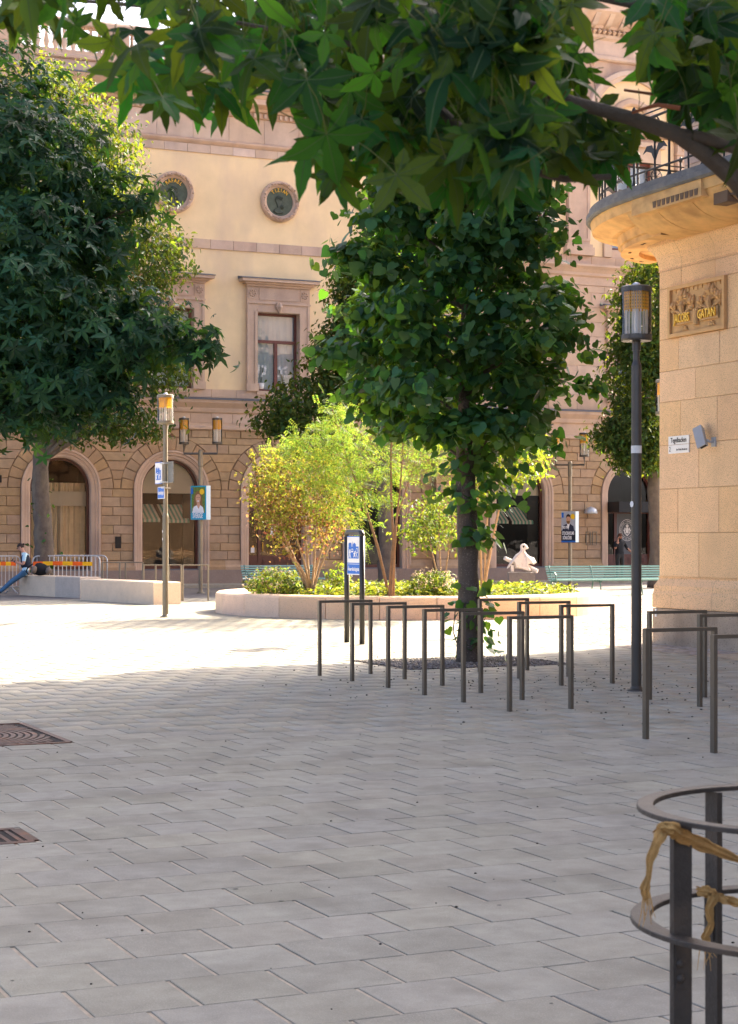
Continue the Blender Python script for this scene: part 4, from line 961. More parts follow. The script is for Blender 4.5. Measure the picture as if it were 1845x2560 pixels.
# ================================================================== granite corner building on the right
GB = thing('granite_building', 'warm granite corner building with curved sandstone balcony and carved street plaque', 'building', (0,0,0))
RX = Matrix(((0,0,-1),(-1,0,0),(0,1,0)))               # local x,y,z -> a wall facing -X (x -> -Y, y -> Z, z -> -X)
RXE = RX.to_euler()
def sideYZ(x, y, X=BX):
    q = ray(x, y); t = X/q[0]; return (t*q[1], CH+t*q[2])
Y0 = 8.0
m_ = MB(); m_.quad((BX,Y0,0),(BX,BY,0),(BX,BY,6.6),(BX,Y0,6.6)); m_.quad((BX,BY,0),(40,BY,0),(40,BY,6.6),(BX,BY,6.6)); GW = m_.build('wall', 'granite_joint', GB)
zc_ = [1.04,1.71,2.38,3.05,3.71,4.18,4.67,5.45,5.72]
jn = {0:[1751],1:[1698.6,1801],2:[1751],3:[1704.8,1797],4:[1742.6],5:[1700.6,1803],6:[],7:[1707.5,1792]}
pl_l, pl_r = sideYZ(1680,730)[0], sideYZ(1822,730)[0]
for c in range(8):
    ys = [BY]+[sideYZ(px,1000)[0] for px in jn[c]]
    if c == 6: ys = [BY, pl_l, None, pl_r]
    last = ys[-1]
    while last > Y0+1.2: last -= 1.12; ys.append(last)
    for a, b_ in zip(ys, ys[1:]):
        if a is None or b_ is None: continue
        g = 0.0022; z0, z1 = zc_[c], zc_[c+1]; d_ = 0.03+R.uniform(-.002,.002); ch = 0.006
        m_ = MB(); P = [(-a+g,z0+g),(-b_-g,z0+g),(-b_-g,z1-g),(-a+g,z1-g)]; I = inset(P, ch); vs = []
        vs = [(BX,-p[0],p[1]) for p in P]+[(BX-d_+ch,-p[0],p[1]) for p in P]+[(BX-d_,-p[0],p[1]) for p in I]
        m_.add(vs, [(k,(k+1)%4,4+(k+1)%4,4+k) for k in range(4)]+[(4+k,4+(k+1)%4,8+(k+1)%4,8+k) for k in range(4)]+[(8,9,10,11)])
        m_.build('granite_block', 'granite_warm', GW)
def yprof(mb, prof, y0, y1, side=True):                  # profile (outward, z) along the wall, returning round the corner
    rows = []
    for (o_, z) in prof: rows.append([(BX-o_, y0, z), (BX-o_, BY+o_, z), (40, BY+o_, z)])
    k = 3; mb.add([v for r_ in rows for v in r_], [(a*k+b_, a*k+b_+1, (a+1)*k+b_+1, (a+1)*k+b_) for a in range(len(rows)-1) for b_ in range(2)])
# mouldings cut in blocks so that the joints show
def mould(name, prof, joints, matn):
    ys = [None]+joints
    first = True
    for a, b_ in zip(joints, joints[1:]):
        m_ = MB(); g = 0.003
        top = a
        rows = [[(BX-o_, b_+g, z), (BX-o_, (BY+o_ if first else a-g), z)] for (o_, z) in prof]
        m_.add([v for r_ in rows for v in r_], [(q*2, q*2+1, q*2+3, q*2+2) for q in range(len(rows)-1)])
        if first:
            rows = [[(BX-o_, BY+o_, z), (40, BY+o_, z)] for (o_, z) in prof]
            m_.add([v for r_ in rows for v in r_], [(q*2, q*2+1, q*2+3, q*2+2) for q in range(len(rows)-1)])
        first = False; m_.build(name, matn, GB, smooth=False)
yj = lambda *pxs: [BY]+[sideYZ(p,1000)[0] for p in pxs]
ext = lambda L_: L_+[L_[-1]-1.1*(k+1) for k in range(9)]
mould('cove_stone', [(0.0300,5.720),(0.0182,5.760),(0.0260,5.780),(0.0260,5.820),(0.0364,5.880),(0.0624,5.960),(0.1040,6.030),(0.1404,6.070),(0.1560,6.100),(0.1560,6.220),(0.0000,6.220)], ext(yj(1707,1792)), 'granite_warm')
mould('plinth_moulding', [(0.0912,0.560),(0.0969,0.580),(0.0969,0.700),(0.0912,0.780),(0.0779,0.820),(0.0779,0.900),(0.0608,0.930),(0.0380,0.970),(0.0171,1.010),(0.0300,1.040),(0.0000,1.040)], ext(yj(1690,1792)), 'granite_warm')
mould('plinth_stone', [(0.1026,0.000),(0.0950,0.050),(0.0893,0.550),(0.0000,0.560)], ext(yj(1800)), 'granite_rough')
m_ = MB(); m_.box(BX-0.105,BX-0.092,BY-0.03,BY+0.01,0.42,0.54); m_.build('survey_plate', 'sign_white', GB)
# upper wall above the balcony
m_ = MB(); m_.box(15.95, 40, Y0, 23.25, 6.6, 12.0); m_.box(15.6,40,Y0,25.6,12.0,12.5); m_.box(15.95,40,Y0,25.2,12.5,19.0); UWB = m_.build('upper_wall', 'pink_stone', GB)
for c in range(9):
    z0 = 6.8+c*0.56; y = 23.24-0.5*(c % 2); yy = 23.24
    while yy > 19:
        yn = yy-(1.1 if not (c % 2 and yy == 23.24) else 0.55); m_ = MB(); m_.box(15.93, 15.955, yn+0.006, yy-0.006, z0+0.006, z0+0.554); m_.build('granite_block', 'pink_block', UWB); yy = yn
# rough body so that the block throws its shade over the square
m_ = MB(); m_.box(BX+0.3, 40, -14, Y0, 0, 19.0); m_.build('wing', 'granite_warm', GB)
# --- balcony
def rim(off, n=22):                                    # plan outline of the balcony, from the near straight run round the corner
    cx_, cy_, ax, ay = 16.45, 22.5, 2.0-off, 3.05-off
    P = [(14.45+off, Y0)]+[(cx_-ax*math.cos(t), cy_+ay*math.sin(t)) for t in [math.pi/2*k/n for k in range(n+1)]]+[(36, cy_+ay)]
    return P
def rimslab(name, offs, matn, par, back=True):
    rows = [[(p[0],p[1],z) for p in rim(o_)] for o_, z in offs]; k = len(rows[0]); m_ = MB()
    m_.add([v for r_ in rows for v in r_], [(a*k+b_, a*k+b_+1, (a+1)*k+b_+1, (a+1)*k+b_) for a in range(len(rows)-1) for b_ in range(k-1)])
    for q, rev in ((0,True),(len(rows)-1,False)):
        poly = [*rows[q], (36, Y0, offs[q][1])]
        m_.add(poly, [tuple(range(len(poly)))[::(1 if rev else -1)]])
    return m_.build(name, matn, par)
BAL = rimslab('balcony_slab', [(0.03,6.60),(0.0,6.63),(0.0,6.70),(0.05,6.72),(0.05,6.80)], 'slab_stone', GB)
rimslab('balcony_soffit', [(0.42,6.36),(0.10,6.46),(0.07,6.60)], 'sandstone', BAL)
rimslab('balcony_corbel', [(0.62,6.20),(0.52,6.22),(0.50,6.37)], 'sandstone', BAL)
# ring shaped sandstone band under the rounded end, with little square sockets
def ringband(o0, o1, z0, z1):
    m_ = MB(); A = rim(o0)[1:-1]; C = rim(o1)[1:-1]; k = len(A)
    for a in range(k-1):
        p0, p1, q0, q1 = A[a], A[a+1], C[a], C[a+1]
        m_.quad((*p0,z0),(*p1,z0),(*q1,z0),(*q0,z0)); m_.quad((*p0,z1),(*p1,z1),(*p1,z0),(*p0,z0)); m_.quad((*q1,z1),(*q0,z1),(*q0,z0),(*q1,z0))
    return m_
ringband(0.56, 0.86, 6.13, 6.21).build('ring_band', 'sandstone', BAL)
for t in (0.35, 0.75, 1.1, 1.35):
    for off in (-0.02, 0.02):
        tt = t+off; x, y = 16.45-(2.0-0.7)*math.cos(tt), 22.5+(3.05-0.7)*math.sin(tt)
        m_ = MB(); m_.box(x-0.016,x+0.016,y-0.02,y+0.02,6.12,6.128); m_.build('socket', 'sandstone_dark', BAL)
# big rolled sandstone bracket along the straight face
joints = [22.75, 22.0, 21.15, 20.3, 19.55]
prof = [(15.55,6.12),(15.35,6.12)]+[(15.35-0.80*math.sin(a), 6.55-0.43*math.cos(a)) for a in [k*math.pi/2/9 for k in range(10)]]
for a, c in zip(joints, joints[1:]):
    m_ = MB(); P = [(p[0], p[1]) for p in prof]+[(15.55,6.56)]; m_.prism(P, 'y', c+0.006, a-0.006)
    br = m_.build('bracket_roll', 'sandstone', BAL)
m_ = MB(); m_.box(14.50, 14.75, 20.75, 22.5, 6.36, 6.60); m_.build('bracket_panel', 'sandstone', BAL)
for k in range(10):
    y = 20.86+k*0.115; m_ = MB(); m_.prism([(-0.03,0.0),(0.03,0.0),(0.045,0.09),(-0.045,0.09)], 'x', 14.492, 14.50)
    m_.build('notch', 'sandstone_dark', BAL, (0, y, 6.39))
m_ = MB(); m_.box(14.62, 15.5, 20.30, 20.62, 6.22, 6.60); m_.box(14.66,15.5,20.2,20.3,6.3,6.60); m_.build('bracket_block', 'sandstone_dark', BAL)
# --- wrought iron railing (mostly behind the leaves)
rail = MB(); pts = [Vector((p[0]+0.22 if False else p[0],p[1],0)) for p in rim(0.22)]
pth = []
for a, c in zip(pts, pts[1:]):
    n = max(1, int((c-a).length/0.12)); pth += [a+(c-a)*k/n for k in range(n)]
pth = [p for p in pth if p.y > 17.5 and p.x < 20]
for z, r in ((7.02,0.016),(7.78,0.02),(7.86,0.012)): rail.tube([(p.x,p.y,z) for p in pth], r, 6)
RL = rail.build('railing', 'iron', GB)
acc = 0
for k in range(0, len(pth), 7):
    p = pth[k]; m_ = MB(); m_.tube([(p.x,p.y,6.8),(p.x,p.y,7.95)], 0.02, 6); m_.lathe([(0.05,6.8),(0.055,6.84),(0.03,6.88),(0.02,6.93)], (p.x,p.y,0), 8); m_.lathe([(0.015,7.93),(0.035,7.96),(0.035,7.99),(0.01,8.03)], (p.x,p.y,0), 8); m_.build('baluster', 'iron', RL)
    if k+7 < len(pth):
        q = pth[min(k+3, len(pth)-1)]; t_ = (pth[min(k+4,len(pth)-1)]-pth[k+2]).normalized(); m_ = MB()
        def S(u, z): return (q.x+t_.x*u, q.y+t_.y*u, z)
        m_.tube([S(0,6.85),S(0.01,7.3),S(0,7.6)], [0.014,0.018,0.012], 6)
        for s in (-1,1):                                 # big flat curling leaves
            for u0, z0, sc in ((0,7.1,1.0),(0,7.35,0.7)):
                L_ = [(s*0.0,z0),(s*0.10*sc,z0+0.16*sc),(s*0.22*sc,z0+0.20*sc),(s*0.33*sc,z0+0.17*sc)]; U_ = [(s*0.33*sc,z0+0.17*sc),(s*0.22*sc,z0+0.28*sc),(s*0.08*sc,z0+0.27*sc),(0,z0+0.14*sc)]
                poly = [S(*p_) for p_ in L_+U_[1:]]; m_.add(poly, [tuple(range(len(poly)))])
            sp = [(s*(0.12+0.09*math.cos(a)*(1-a/9)), 7.58+0.09*math.sin(a)*(1-a/9)) for a in [i*0.7 for i in range(10)]]
            m_.tube([S(*p_) for p_ in sp], 0.011, 5)
        ring = [S(0.11*math.cos(a), 7.66+0.11*math.sin(a)) for a in [i*math.pi/6 for i in range(13)]]; m_.tube(ring, 0.010, 5)
        for i in range(8): m_.tube([S(0,7.66), S(0.10*math.cos(i*math.pi/4), 7.66+0.10*math.sin(i*math.pi/4))], 0.006, 4)
        m_.build('scroll_panel', 'iron', RL)
# --- street plaque
(yl, zl), (yr, zr) = sideYZ(1680, 848), sideYZ(1822, 823); zt, zb = 5.447, 4.673; yl, yr = pl_l-0.003, pl_r+0.003
pw, ph = yl-yr, zt-zb
pq = thing('street_plaque', 'carved sandstone plaque with flower reliefs reading JACOBS GATAN in gilt letters', 'plaque', (BX-0.03, (yl+yr)/2, (zt+zb)/2)); pq.rotation_euler = RXE
b = MB(); f = 0.055
b.box(-pw/2, pw/2, -ph/2, ph/2, -0.03, 0.008)
for (x0,x1,y0,y1) in ((-pw/2,-pw/2+f,-ph/2,ph/2),(pw/2-f,pw/2,-ph/2,ph/2),(-pw/2+f,pw/2-f,ph/2-f,ph/2),(-pw/2+f,pw/2-f,-ph/2,-ph/2+f)): b.box(x0,x1,y0,y1,0.008,0.055)
b.build('panel', 'plaque_stone', pq)
b = MB()
for k in range(11):
    x = -pw/2+0.10+k*(pw-0.2)/11; b.box(x, x+0.05*pw, ph/2-f-0.05-0.02*(k%2), ph/2-f, 0.009, 0.02)
b.build('crenellation', 'plaque_stone', pq)
q = random.Random(4)
for sx in (-1, 1):
    b = MB(); cx_ = sx*pw*0.24
    def bud(x, y, s):
        b.tube([(x,y-0.05*s,0.02),(x,y,0.05),(x,y+0.09*s,0.03)], [0.02*s,0.05*s,0.006], 6)
        for a in (-1,1): b.tube([(x+a*0.02*s,y-0.05*s,0.02),(x+a*0.06*s,y+0.01*s,0.045),(x+a*0.045*s,y+0.09*s,0.02)], [0.015*s,0.026*s,0.006], 5)
        for k in range(6): a = math.pi+k*math.pi/5; b.tube([(x,y-0.06*s,0.02),(x+0.06*s*math.cos(a),y-0.06*s+0.05*s*math.sin(a),0.04)], [0.012,0.018*s], 5)
    bud(cx_, ph*0.27, 1.35); bud(cx_-0.17*pw, ph*0.10, 0.95); bud(cx_+0.15*pw, ph*0.14, 1.05); bud(cx_-0.07*pw, ph*0.20, 0.8); bud(cx_+0.07*pw, ph*0.22, 0.8)
    b.tube([(cx_,-ph*0.14,0.03),(cx_,ph*0.08,0.06),(cx_,ph*0.2,0.03)], [0.03,0.05,0.02], 7)
    for s in (-1,1): b.tube([(cx_,-ph*0.1,0.02),(cx_+s*0.08*pw,-ph*0.02,0.04),(cx_+s*0.15*pw,ph*0.02,0.03),(cx_+s*0.17*pw,-ph*0.05,0.02)], [0.02,0.018,0.02,0.012], 5)
    for k in range(5): a = math.pi*k/4; b.tube([(cx_+0.04,-ph*0.38,0.01),(cx_+0.04+0.07*math.cos(a),-ph*0.38+0.06*math.sin(a),0.03)], [0.01,0.014], 5)
    b.build('flower_relief', 'plaque_stone', pq)
for sx, wd in ((-1,'JACOBS'),(1,'GATAN')):
    b = MB(); n = 8; x0, x1 = (-pw*0.40,-pw*0.05) if sx < 0 else (pw*0.05,pw*0.38)
    for k in range(n):
        u0, u1 = k/n, (k+1)/n; a, c = x0+(x1-x0)*u0, x0+(x1-x0)*u1; za, zc = 0.03+0.03*math.sin(u0*3.14), 0.03+0.03*math.sin(u1*3.14)
        b.quad((a,-ph*0.27,za),(c,-ph*0.27,zc),(c,-ph*0.05,zc),(a,-ph*0.05,za))
        b.quad((a,-ph*0.05,za),(c,-ph*0.05,zc),(c,-ph*0.05,0.008),(a,-ph*0.05,0.008)); b.quad((a,-ph*0.27,0.008),(c,-ph*0.27,0.008),(c,-ph*0.27,zc),(a,-ph*0.27,za))
    b.build('banner', 'plaque_stone', pq)
    put('lettering', text_mesh(wd, 0.185, 'gold_letter', 0.012, 0.62 if sx < 0 else 0.70, bold=0.003), pq, ((x0+x1)/2, -ph*0.16, 0.068))
b = MB(); b.tube([(0,-ph*0.33,0.03),(0,-ph*0.02,0.03)], [0.05,0.05], 10); b.build('scroll', 'plaque_stone', pq)
# --- street name sign, security camera, cable
(yl, zt), (yr, zb) = sideYZ(1677.5,1092), sideYZ(1729,1131); sw, sh = yl-yr, zt-zb
sg = thing('street_sign', 'white two-line street name sign reading Tegelbacken 2 on granite wall', 'sign', (BX-0.042, (yl+yr)/2, (zt+zb)/2)); sg.rotation_euler = RXE
for y0, y1 in ((0.012*sh, sh/2), (-sh/2, -0.012*sh)):
    b = MB(); b.box(-sw/2, sw/2, y0, y1, -0.01, 0.006); b.build('panel', 'sign_white', sg)
put('lettering', text_mesh('Tegelbacken', 0.17*sh/0.26*0.62, 'dark_text', 0.001, 0.78, bold=0.0015), sg, (0, sh*0.25, 0.008))
put('lettering', text_mesh('2', 0.17*sh/0.26*0.62, 'dark_text', 0.001, 0.78), sg, (-sw*0.42, -sh*0.25, 0.008))
put('lettering', text_mesh('kv. Röda Bodarne', 0.075*sh/0.26*0.62, 'dark_text', 0.001, 0.85), sg, (sw*0.16, -sh*0.29, 0.008))
yc_, zc2 = sideYZ(1790, 1105)
cc = thing('security_camera', 'grey box security camera on a wall bracket beside the street sign', 'security camera', (BX-0.03, yc_, zc2))
b = MB(); b.box(-0.02,0,-0.05,0.05,-0.07,0.07); b.tube([(0,0,0),(-0.08,0.0,0),(-0.1,0.05,0.03)], 0.018, 8); b.build('bracket', 'camera_grey', cc)
hs = thing('h', '', '') if False else None
ly = Vector((-0.22,-0.70,-0.95)).normalized(); lz = Vector((-0.80,-0.3,0.45)); lz = (lz-ly*lz.dot(ly)).normalized(); lx = ly.cross(lz); hm = Matrix((lx,ly,lz)).transposed().to_4x4(); hm.translation = Vector((-0.13,0.16,0.08))
b = MB(); b.box(-0.062,0.062,-0.17,0.17,-0.055,0.05); b.box(-0.07,0.07,-0.16,0.22,0.05,0.062); b.box(-0.07,-0.062,-0.16,0.2,0.0,0.05); b.box(0.062,0.07,-0.16,0.2,0.0,0.05)
o = b.build('housing', 'camera_grey', cc); o.matrix_local = hm
b = MB(); b.box(-0.052,0.052,0.17,0.176,-0.045,0.04); o2 = b.build('lens_window', 'phone', cc); o2.matrix_local = hm
b = MB(); b.tube([(0.012,-0.05,-0.02),(0.012,-0.4,-0.015),(0.012,-1.6,-0.012)], 0.006, 5); b.build('cable', 'sandstone_dark', cc)

# ================================================================== lamps
def lantern(par, c, r, h, finial=True, dots=False, metal='pole_metal'):
    x, y, z = c
    L_ = bpy.data.objects.new('lantern', None); COL.objects.link(L_); L_.parent = par; L_.location = c
    b = MB(); b.lathe([(0.03,-0.02),(r*0.98,-0.02),(r*1.02,0.0),(r*1.02,0.045),(r*0.6,0.05)], n=28); b.build('lantern_base', metal, L_, smooth=False)
    b = MB(); b.lathe([(r*0.96,h-0.05),(r*1.02,h-0.05),(r*1.02,h),(r*0.9,h+0.012),(0.05,h+0.015)], n=28); b.build('lantern_cap', metal, L_)
    if finial: b = MB(); b.lathe([(0.045,h),(0.05,h+0.025),(0.035,h+0.045),(0.005,h+0.055)], n=12); b.build('finial', 'galvanised', L_, smooth=True)
    b = MB(); b.lathe([(r*0.98,0.045),(r*0.98,h-0.05)], n=36, cap=False); b.build('glass', 'glass_clear', L_, smooth=True)
    n = 40; b = MB(); rr = r*0.80; zt_, zm = h-0.05, h*0.56
    for k in range(n):
        a0, a1 = 2*math.pi*k/n, 2*math.pi*(k+0.8)/n
        b.quad((rr*math.cos(a0),rr*math.sin(a0),zm),(rr*math.cos(a1),rr*math.sin(a1),zm),(rr*math.cos(a1),rr*math.sin(a1),zt_),(rr*math.cos(a0),rr*math.sin(a0),zt_))
    b.build('reflector', 'lamp_gold', L_)
    b = MB()
    for k in range(18):
        a = 2*math.pi*k/18; b.tube([(rr*0.9*math.cos(a),rr*0.9*math.sin(a),0.05),(rr*0.9*math.cos(a),rr*0.9*math.sin(a),zm)], 0.006, 4)
    b.build('glass_rods', 'lamp_inner', L_)
    b = MB(); b.lathe([(r*0.16,0.04),(r*0.16,h-0.06)], n=10, cap=False); b.build('lamp_tube', 'lamp_inner', L_, smooth=True)
    if dots:
        b = MB(); nc = 30
        for j in range(6):
            for k in range(nc):
                a = 2*math.pi*(k+0.4)/nc; z = zm+0.025+j*0.034; rr2 = rr+0.004; P = []
                for t in range(6): P.append((rr2*math.cos(a+0.055*math.cos(t*1.047)), rr2*math.sin(a+0.055*math.cos(t*1.047)), z+0.0105*math.sin(t*1.047)))
                b.add(P, [tuple(range(6))])
        b.build('perforations', 'hole_dark', L_)
    return L_
def single_lamp(label, base, zb, zt, r, rp0, rp1, zbreak, dots, metal, group='street lamps on the square'):
    lp = thing('street_lamp', label, 'street lamp', (base[0], base[1], 0), 0, group)
    b = MB(); b.lathe([(rp0*2.0,0),(rp0*1.9,0.012),(rp0*1.25,0.03),(rp0,0.05),(rp0,zbreak),(rp1,zbreak+0.05),(rp1,zb-0.12),(rp1*1.25,zb-0.12),(rp1*1.25,zb)], n=18); b.build('pole', metal, lp, smooth=False)
    lantern(lp, (0,0,zb), r, zt-zb, True, dots, metal)
    return lp
l1 = single_lamp('tall dark lamp post with perforated gold lantern beside the bike hoops', (10.50,16.20), 3.73, 4.28, 0.162, 0.054, 0.037, 3.45, True, 'pole_metal')
b = MB(); b.lathe([(0.0565,2.52),(0.0565,2.60)], n=18, cap=False); b.build('sticker', 'sticker', l1)
b = MB(); b.add([(-0.058+0.0*k, 0.0+0.035*math.cos(k*0.785), 1.98+0.035*math.sin(k*0.785)) for k in range(8)], [tuple(range(8))]); b.build('sticker', 'sign_white', l1)
l2 = single_lamp('sunlit lamp post carrying blue and white traffic signs', (11.63,35.69), 4.02, 4.60, 0.172, 0.062, 0.048, 2.1, False, 'pole_warm')
l3 = single_lamp('lamp post half hidden behind the granite corner, lantern edge showing', dep(1661,1000,34)[:2], 3.98, 4.62, 0.165, 0.06, 0.045, 3.0, False, 'pole_warm')
def double_lamp(label, base, za, zt, r, sp, rz, ):
    lp = thing('twin_street_lamp', label, 'street lamp', (base[0], base[1], 0), rz, 'twin lantern street lamps')
    b = MB(); b.lathe([(0.13,0),(0.12,0.02),(0.07,0.05),(0.062,0.1),(0.062,za-0.4),(0.075,za-0.38),(0.075,za+0.08),(0.05,za+0.12)], n=14); b.build('pole', 'pole_warm', lp)
    b = MB(); b.tube([(-sp,0,za+0.32),(-sp,0,za),(sp,0,za),(sp,0,za+0.32)], 0.035, 8); b.build('arm', 'pole_metal', lp)
    for s in (-1,1): lantern(lp, (s*sp,0,za+0.30), r, zt-za-0.30, True)
    return lp
d1 = double_lamp('twin lantern street lamp with the cyan portrait poster before the arcade', (17.84,51.36), 4.20, 5.26, 0.15, 0.50, -YAW)
d2 = double_lamp('twin lantern street lamp with the dark portrait poster near the emblem door', dep(1425,1300,63)[:2], 4.23, 5.34, 0.17, 0.50, -YAW)

# ================================================================== bicycle hoops
hl, hh, hb, ht = 0.66, 0.88, 0.05, 0.032
b = MB(); P = [(-hl/2,0),(-hl/2,hh),(hl/2,hh),(hl/2,0)]
b.box(-hl/2-ht/2, -hl/2+ht/2, -hb/2, hb/2, 0, hh); b.box(hl/2-ht/2, hl/2+ht/2, -hb/2, hb/2, 0, hh); b.box(-hl/2-ht/2+0.002, hl/2+ht/2-0.002, -hb/2+.0015, hb/2-.0015, hh-0.022, hh+0.008)
hoop_me = b.mesh('bicycle_hoop', 'rack_metal')
HR = [(8.60,19.55,'leaf hoop'),(8.62,18.65,''),(8.60,17.65,''),(8.55,16.66,''),(8.53,15.75,''),(8.49,14.74,''),(8.36,12.25,''),(8.30,11.24,'')]
ORD = ['first','second','third','fourth','fifth','sixth','seventh','eighth']
for i, (x, y, _) in enumerate(HR): tag(put('bicycle_hoop', hoop_me, None, (x, y, 0), (0,0,R.uniform(-.012,.012))), 'bronze bicycle hoop, %s from the twin-post sign in the open row' % ORD[i], 'bike rack', 'bike hoops in the row before the tree')
for x, y, lb in ((10.60,19.30,'nearest the leafy trunk'),(10.53,18.2,'midway between the leafy trunk and the tall lamp post'),(10.47,17.15,'next to the tall lamp post on its tree side'),(10.37,15.25,'next to the tall lamp post on its granite wall side'),(10.38,14.40,'second past the tall lamp post, away from the tree')): tag(put('bicycle_hoop', hoop_me, None, (x, y, 0), (0,0,R.uniform(-.012,.012))), 'bronze bicycle hoop '+lb, 'bike rack', 'bike hoops in the row by the lamp')
b = MB()
for s in (-1,1): b.tube([(s*0.35,0,0),(s*0.35,0,0.95)], 0.025, 8)
b.tube([(-0.35,0,0.94),(0.35,0,0.94)], 0.018, 8); thin_me = b.mesh('bicycle_hoop', 'pole_warm')
for px, lb in ((391,'beside the end of the long beige bench'), (421,'just behind the lamp post with signs'), (489,'closest to the round planter')): p = gnd(px, 1502); tag(put('bicycle_hoop', thin_me, None, p, (0,0,0)), 'thin metal bicycle hoop '+lb, 'bike rack', 'thin hoops by the stone benches')
for px, lb in ((285,'next to the crowd barriers'), (328,'below the arched window with awnings')): p = dep(px, 1470, 53); p.z = 0; tag(put('bicycle_hoop', thin_me, None, p, (0,0,0)), 'thin metal bicycle hoop behind the stone benches, '+lb, 'bike rack', 'thin hoops behind the benches')

# ================================================================== signs
def zone_panel(par, w, h, loc, rot, back=False):
    """white panel with the blue town symbol, local x right, y up, z out; origin at its centre"""
    b = MB(); b.box(-w/2,w/2,-h/2,h/2,-0.012,0); p_ = b.build('sign_panel', 'sign_white', par, loc, rot)
    b = MB()
    for s in (-1,1): b.box(-w/2+0.004,w/2-0.004,s*h/2-0.012,s*h/2+0.003,-0.013,0.0025)
    b.build('border', 'sign_blue', p_)
    k = w/1.0
    B = [(-0.42,-0.52),(0.40,-0.52),(0.40,0.18),(0.18,0.18),(0.18,0.30),(0.06,0.40),(-0.06,0.30),(-0.06,0.16),(-0.10,0.16),(-0.115,0.48),(-0.16,0.16),(-0.20,0.16),(-0.20,0.36),(-0.30,0.42),(-0.40,0.34),(-0.40,0.16),(-0.42,0.16)]
    SX, SZ = 0.92*w, 0.64*h; b = MB(); b.prism([(p[0]*SX, p[1]*SZ) for p in B], 'z', 0.0, 0.003); b.build('town_symbol', 'sign_blue', p_)
    b = MB()
    def poly(P): b.prism([(p[0]*SX, p[1]*SZ) for p in P], 'z', 0.003, 0.005)
    poly([(-0.31,0.02),(-0.27,0.02),(-0.25,-0.05),(-0.22,-0.2),(-0.26,-0.18),(-0.27,-0.26),(-0.2,-0.48),(-0.25,-0.48),(-0.30,-0.32),(-0.34,-0.48),(-0.39,-0.48),(-0.33,-0.22),(-0.37,-0.2),(-0.34,-0.06)])
    poly([(-0.18,-0.16),(-0.02,-0.16),(-0.02,0.0),(-0.05,0.05),(-0.15,0.05),(-0.18,0.0)])
    poly([(0.0,-0.45),(0.05,-0.45),(0.09,-0.34),(0.14,-0.45),(0.18,-0.45),(0.12,-0.27),(0.18,-0.20),(0.12,-0.2),(0.10,-0.1),(0.06,-0.1),(0.05,-0.2),(-0.02,-0.24),(0.05,-0.28)])
    poly([(0.13,-0.06),(0.17,-0.06),(0.34,-0.46),(0.29,-0.46)])
    poly([(0.18,-0.2),(0.37,-0.2),(0.37,-0.17),(0.35,-0.17),(0.35,0.04),(0.28,0.1),(0.21,0.04),(0.21,-0.17),(0.18,-0.17)])
    b.build('figures', 'sign_white', p_)
    b = MB(); b.box(0.235*SX,0.325*SX,-0.16*SZ,0.03*SZ,0.005,0.0065); b.box(-0.16*SX,-0.04*SX,-0.08*SZ,0.0,0.005,0.0065); b.build('figures', 'sign_blue', p_)
    return p_
def blue_panel(par, w, h, loc, rot, text):
    b = MB(); b.box(-w/2,w/2,-h/2,h/2,-0.012,0); p_ = b.build('name_panel', 'sign_white', par, loc, rot)
    b = MB(); b.box(-w/2+0.014,w/2-0.014,-h/2+0.014,h/2-0.014,0,0.0025); b.build('field', 'sign_blue', p_)
    me = text_mesh(text, 0.1, 'sign_white', 0.0006, 1, bold=0.002); xs = [v.co.x for v in me.vertices]; me.transform(Matrix.Diagonal((0.88*(w-0.028)/(max(xs)-min(xs)), h/0.21, 1, 1)))
    put('lettering', me, p_, (0, 0, 0.0035)); return p_
st = thing('zone_sign', 'low twin-post sign with town symbol and blue dead-end street plate', 'sign', (11.345, 25.44, 0))
for dy in (0.29, -0.29):
    b = MB(); b.tube([(0,dy,0),(0,dy,1.66)], 0.042, 14); b.build('post', 'sign_metal', st, smooth=True)
b = MB(); arcp = [(0,0.29,1.655),(0,0.283,1.69),(0,0.255,1.715),(0,0.22,1.72),(0,-0.22,1.72),(0,-0.255,1.715),(0,-0.283,1.69),(0,-0.29,1.655)]; b.tube(arcp, 0.0425, 14); b.build('crossbar', 'sign_metal', st, smooth=True)
zone_panel(st, 0.50, 0.415, (-0.012, 0, 1.452), RXE); blue_panel(st, 0.50, 0.175, (-0.012, 0, 1.15), RXE, 'Återvändsgata')
o = zone_panel(l2, 0.46, 0.44, (-0.055, 0.30, 3.0), RXE); blue_panel(l2, 0.44, 0.25, (-0.06, 0.12, 2.58), RXE, 'Återvändsgata')
b = MB(); b.box(0.03,0.045,-0.42,-0.04,2.78,3.22)
for z in (2.8,2.93,3.07,3.2): b.box(0.018,0.03,-0.42,-0.04,z-0.012,z+0.012)
b.build('sign_back', 'sign_back', l2)
for z in (2.80,3.19): b = MB(); b.box(-0.07,0.07,-0.10,0.16,z-0.014,z+0.014); b.build('clamp', 'galvanised', l2)
b = MB(); b.box(-0.07,0.07,-0.12,0.08,2.665,2.69); b.build('clamp', 'galvanised', l2)
for z in (1.62,1.78): b = MB(); b.add([(-0.064+0.003*0, 0.03*math.cos(k*0.785)-0.005, z+0.03*math.sin(k*0.785)) for k in range(8)], [tuple(range(8))]); b.build('sticker', 'sign_white', l2)

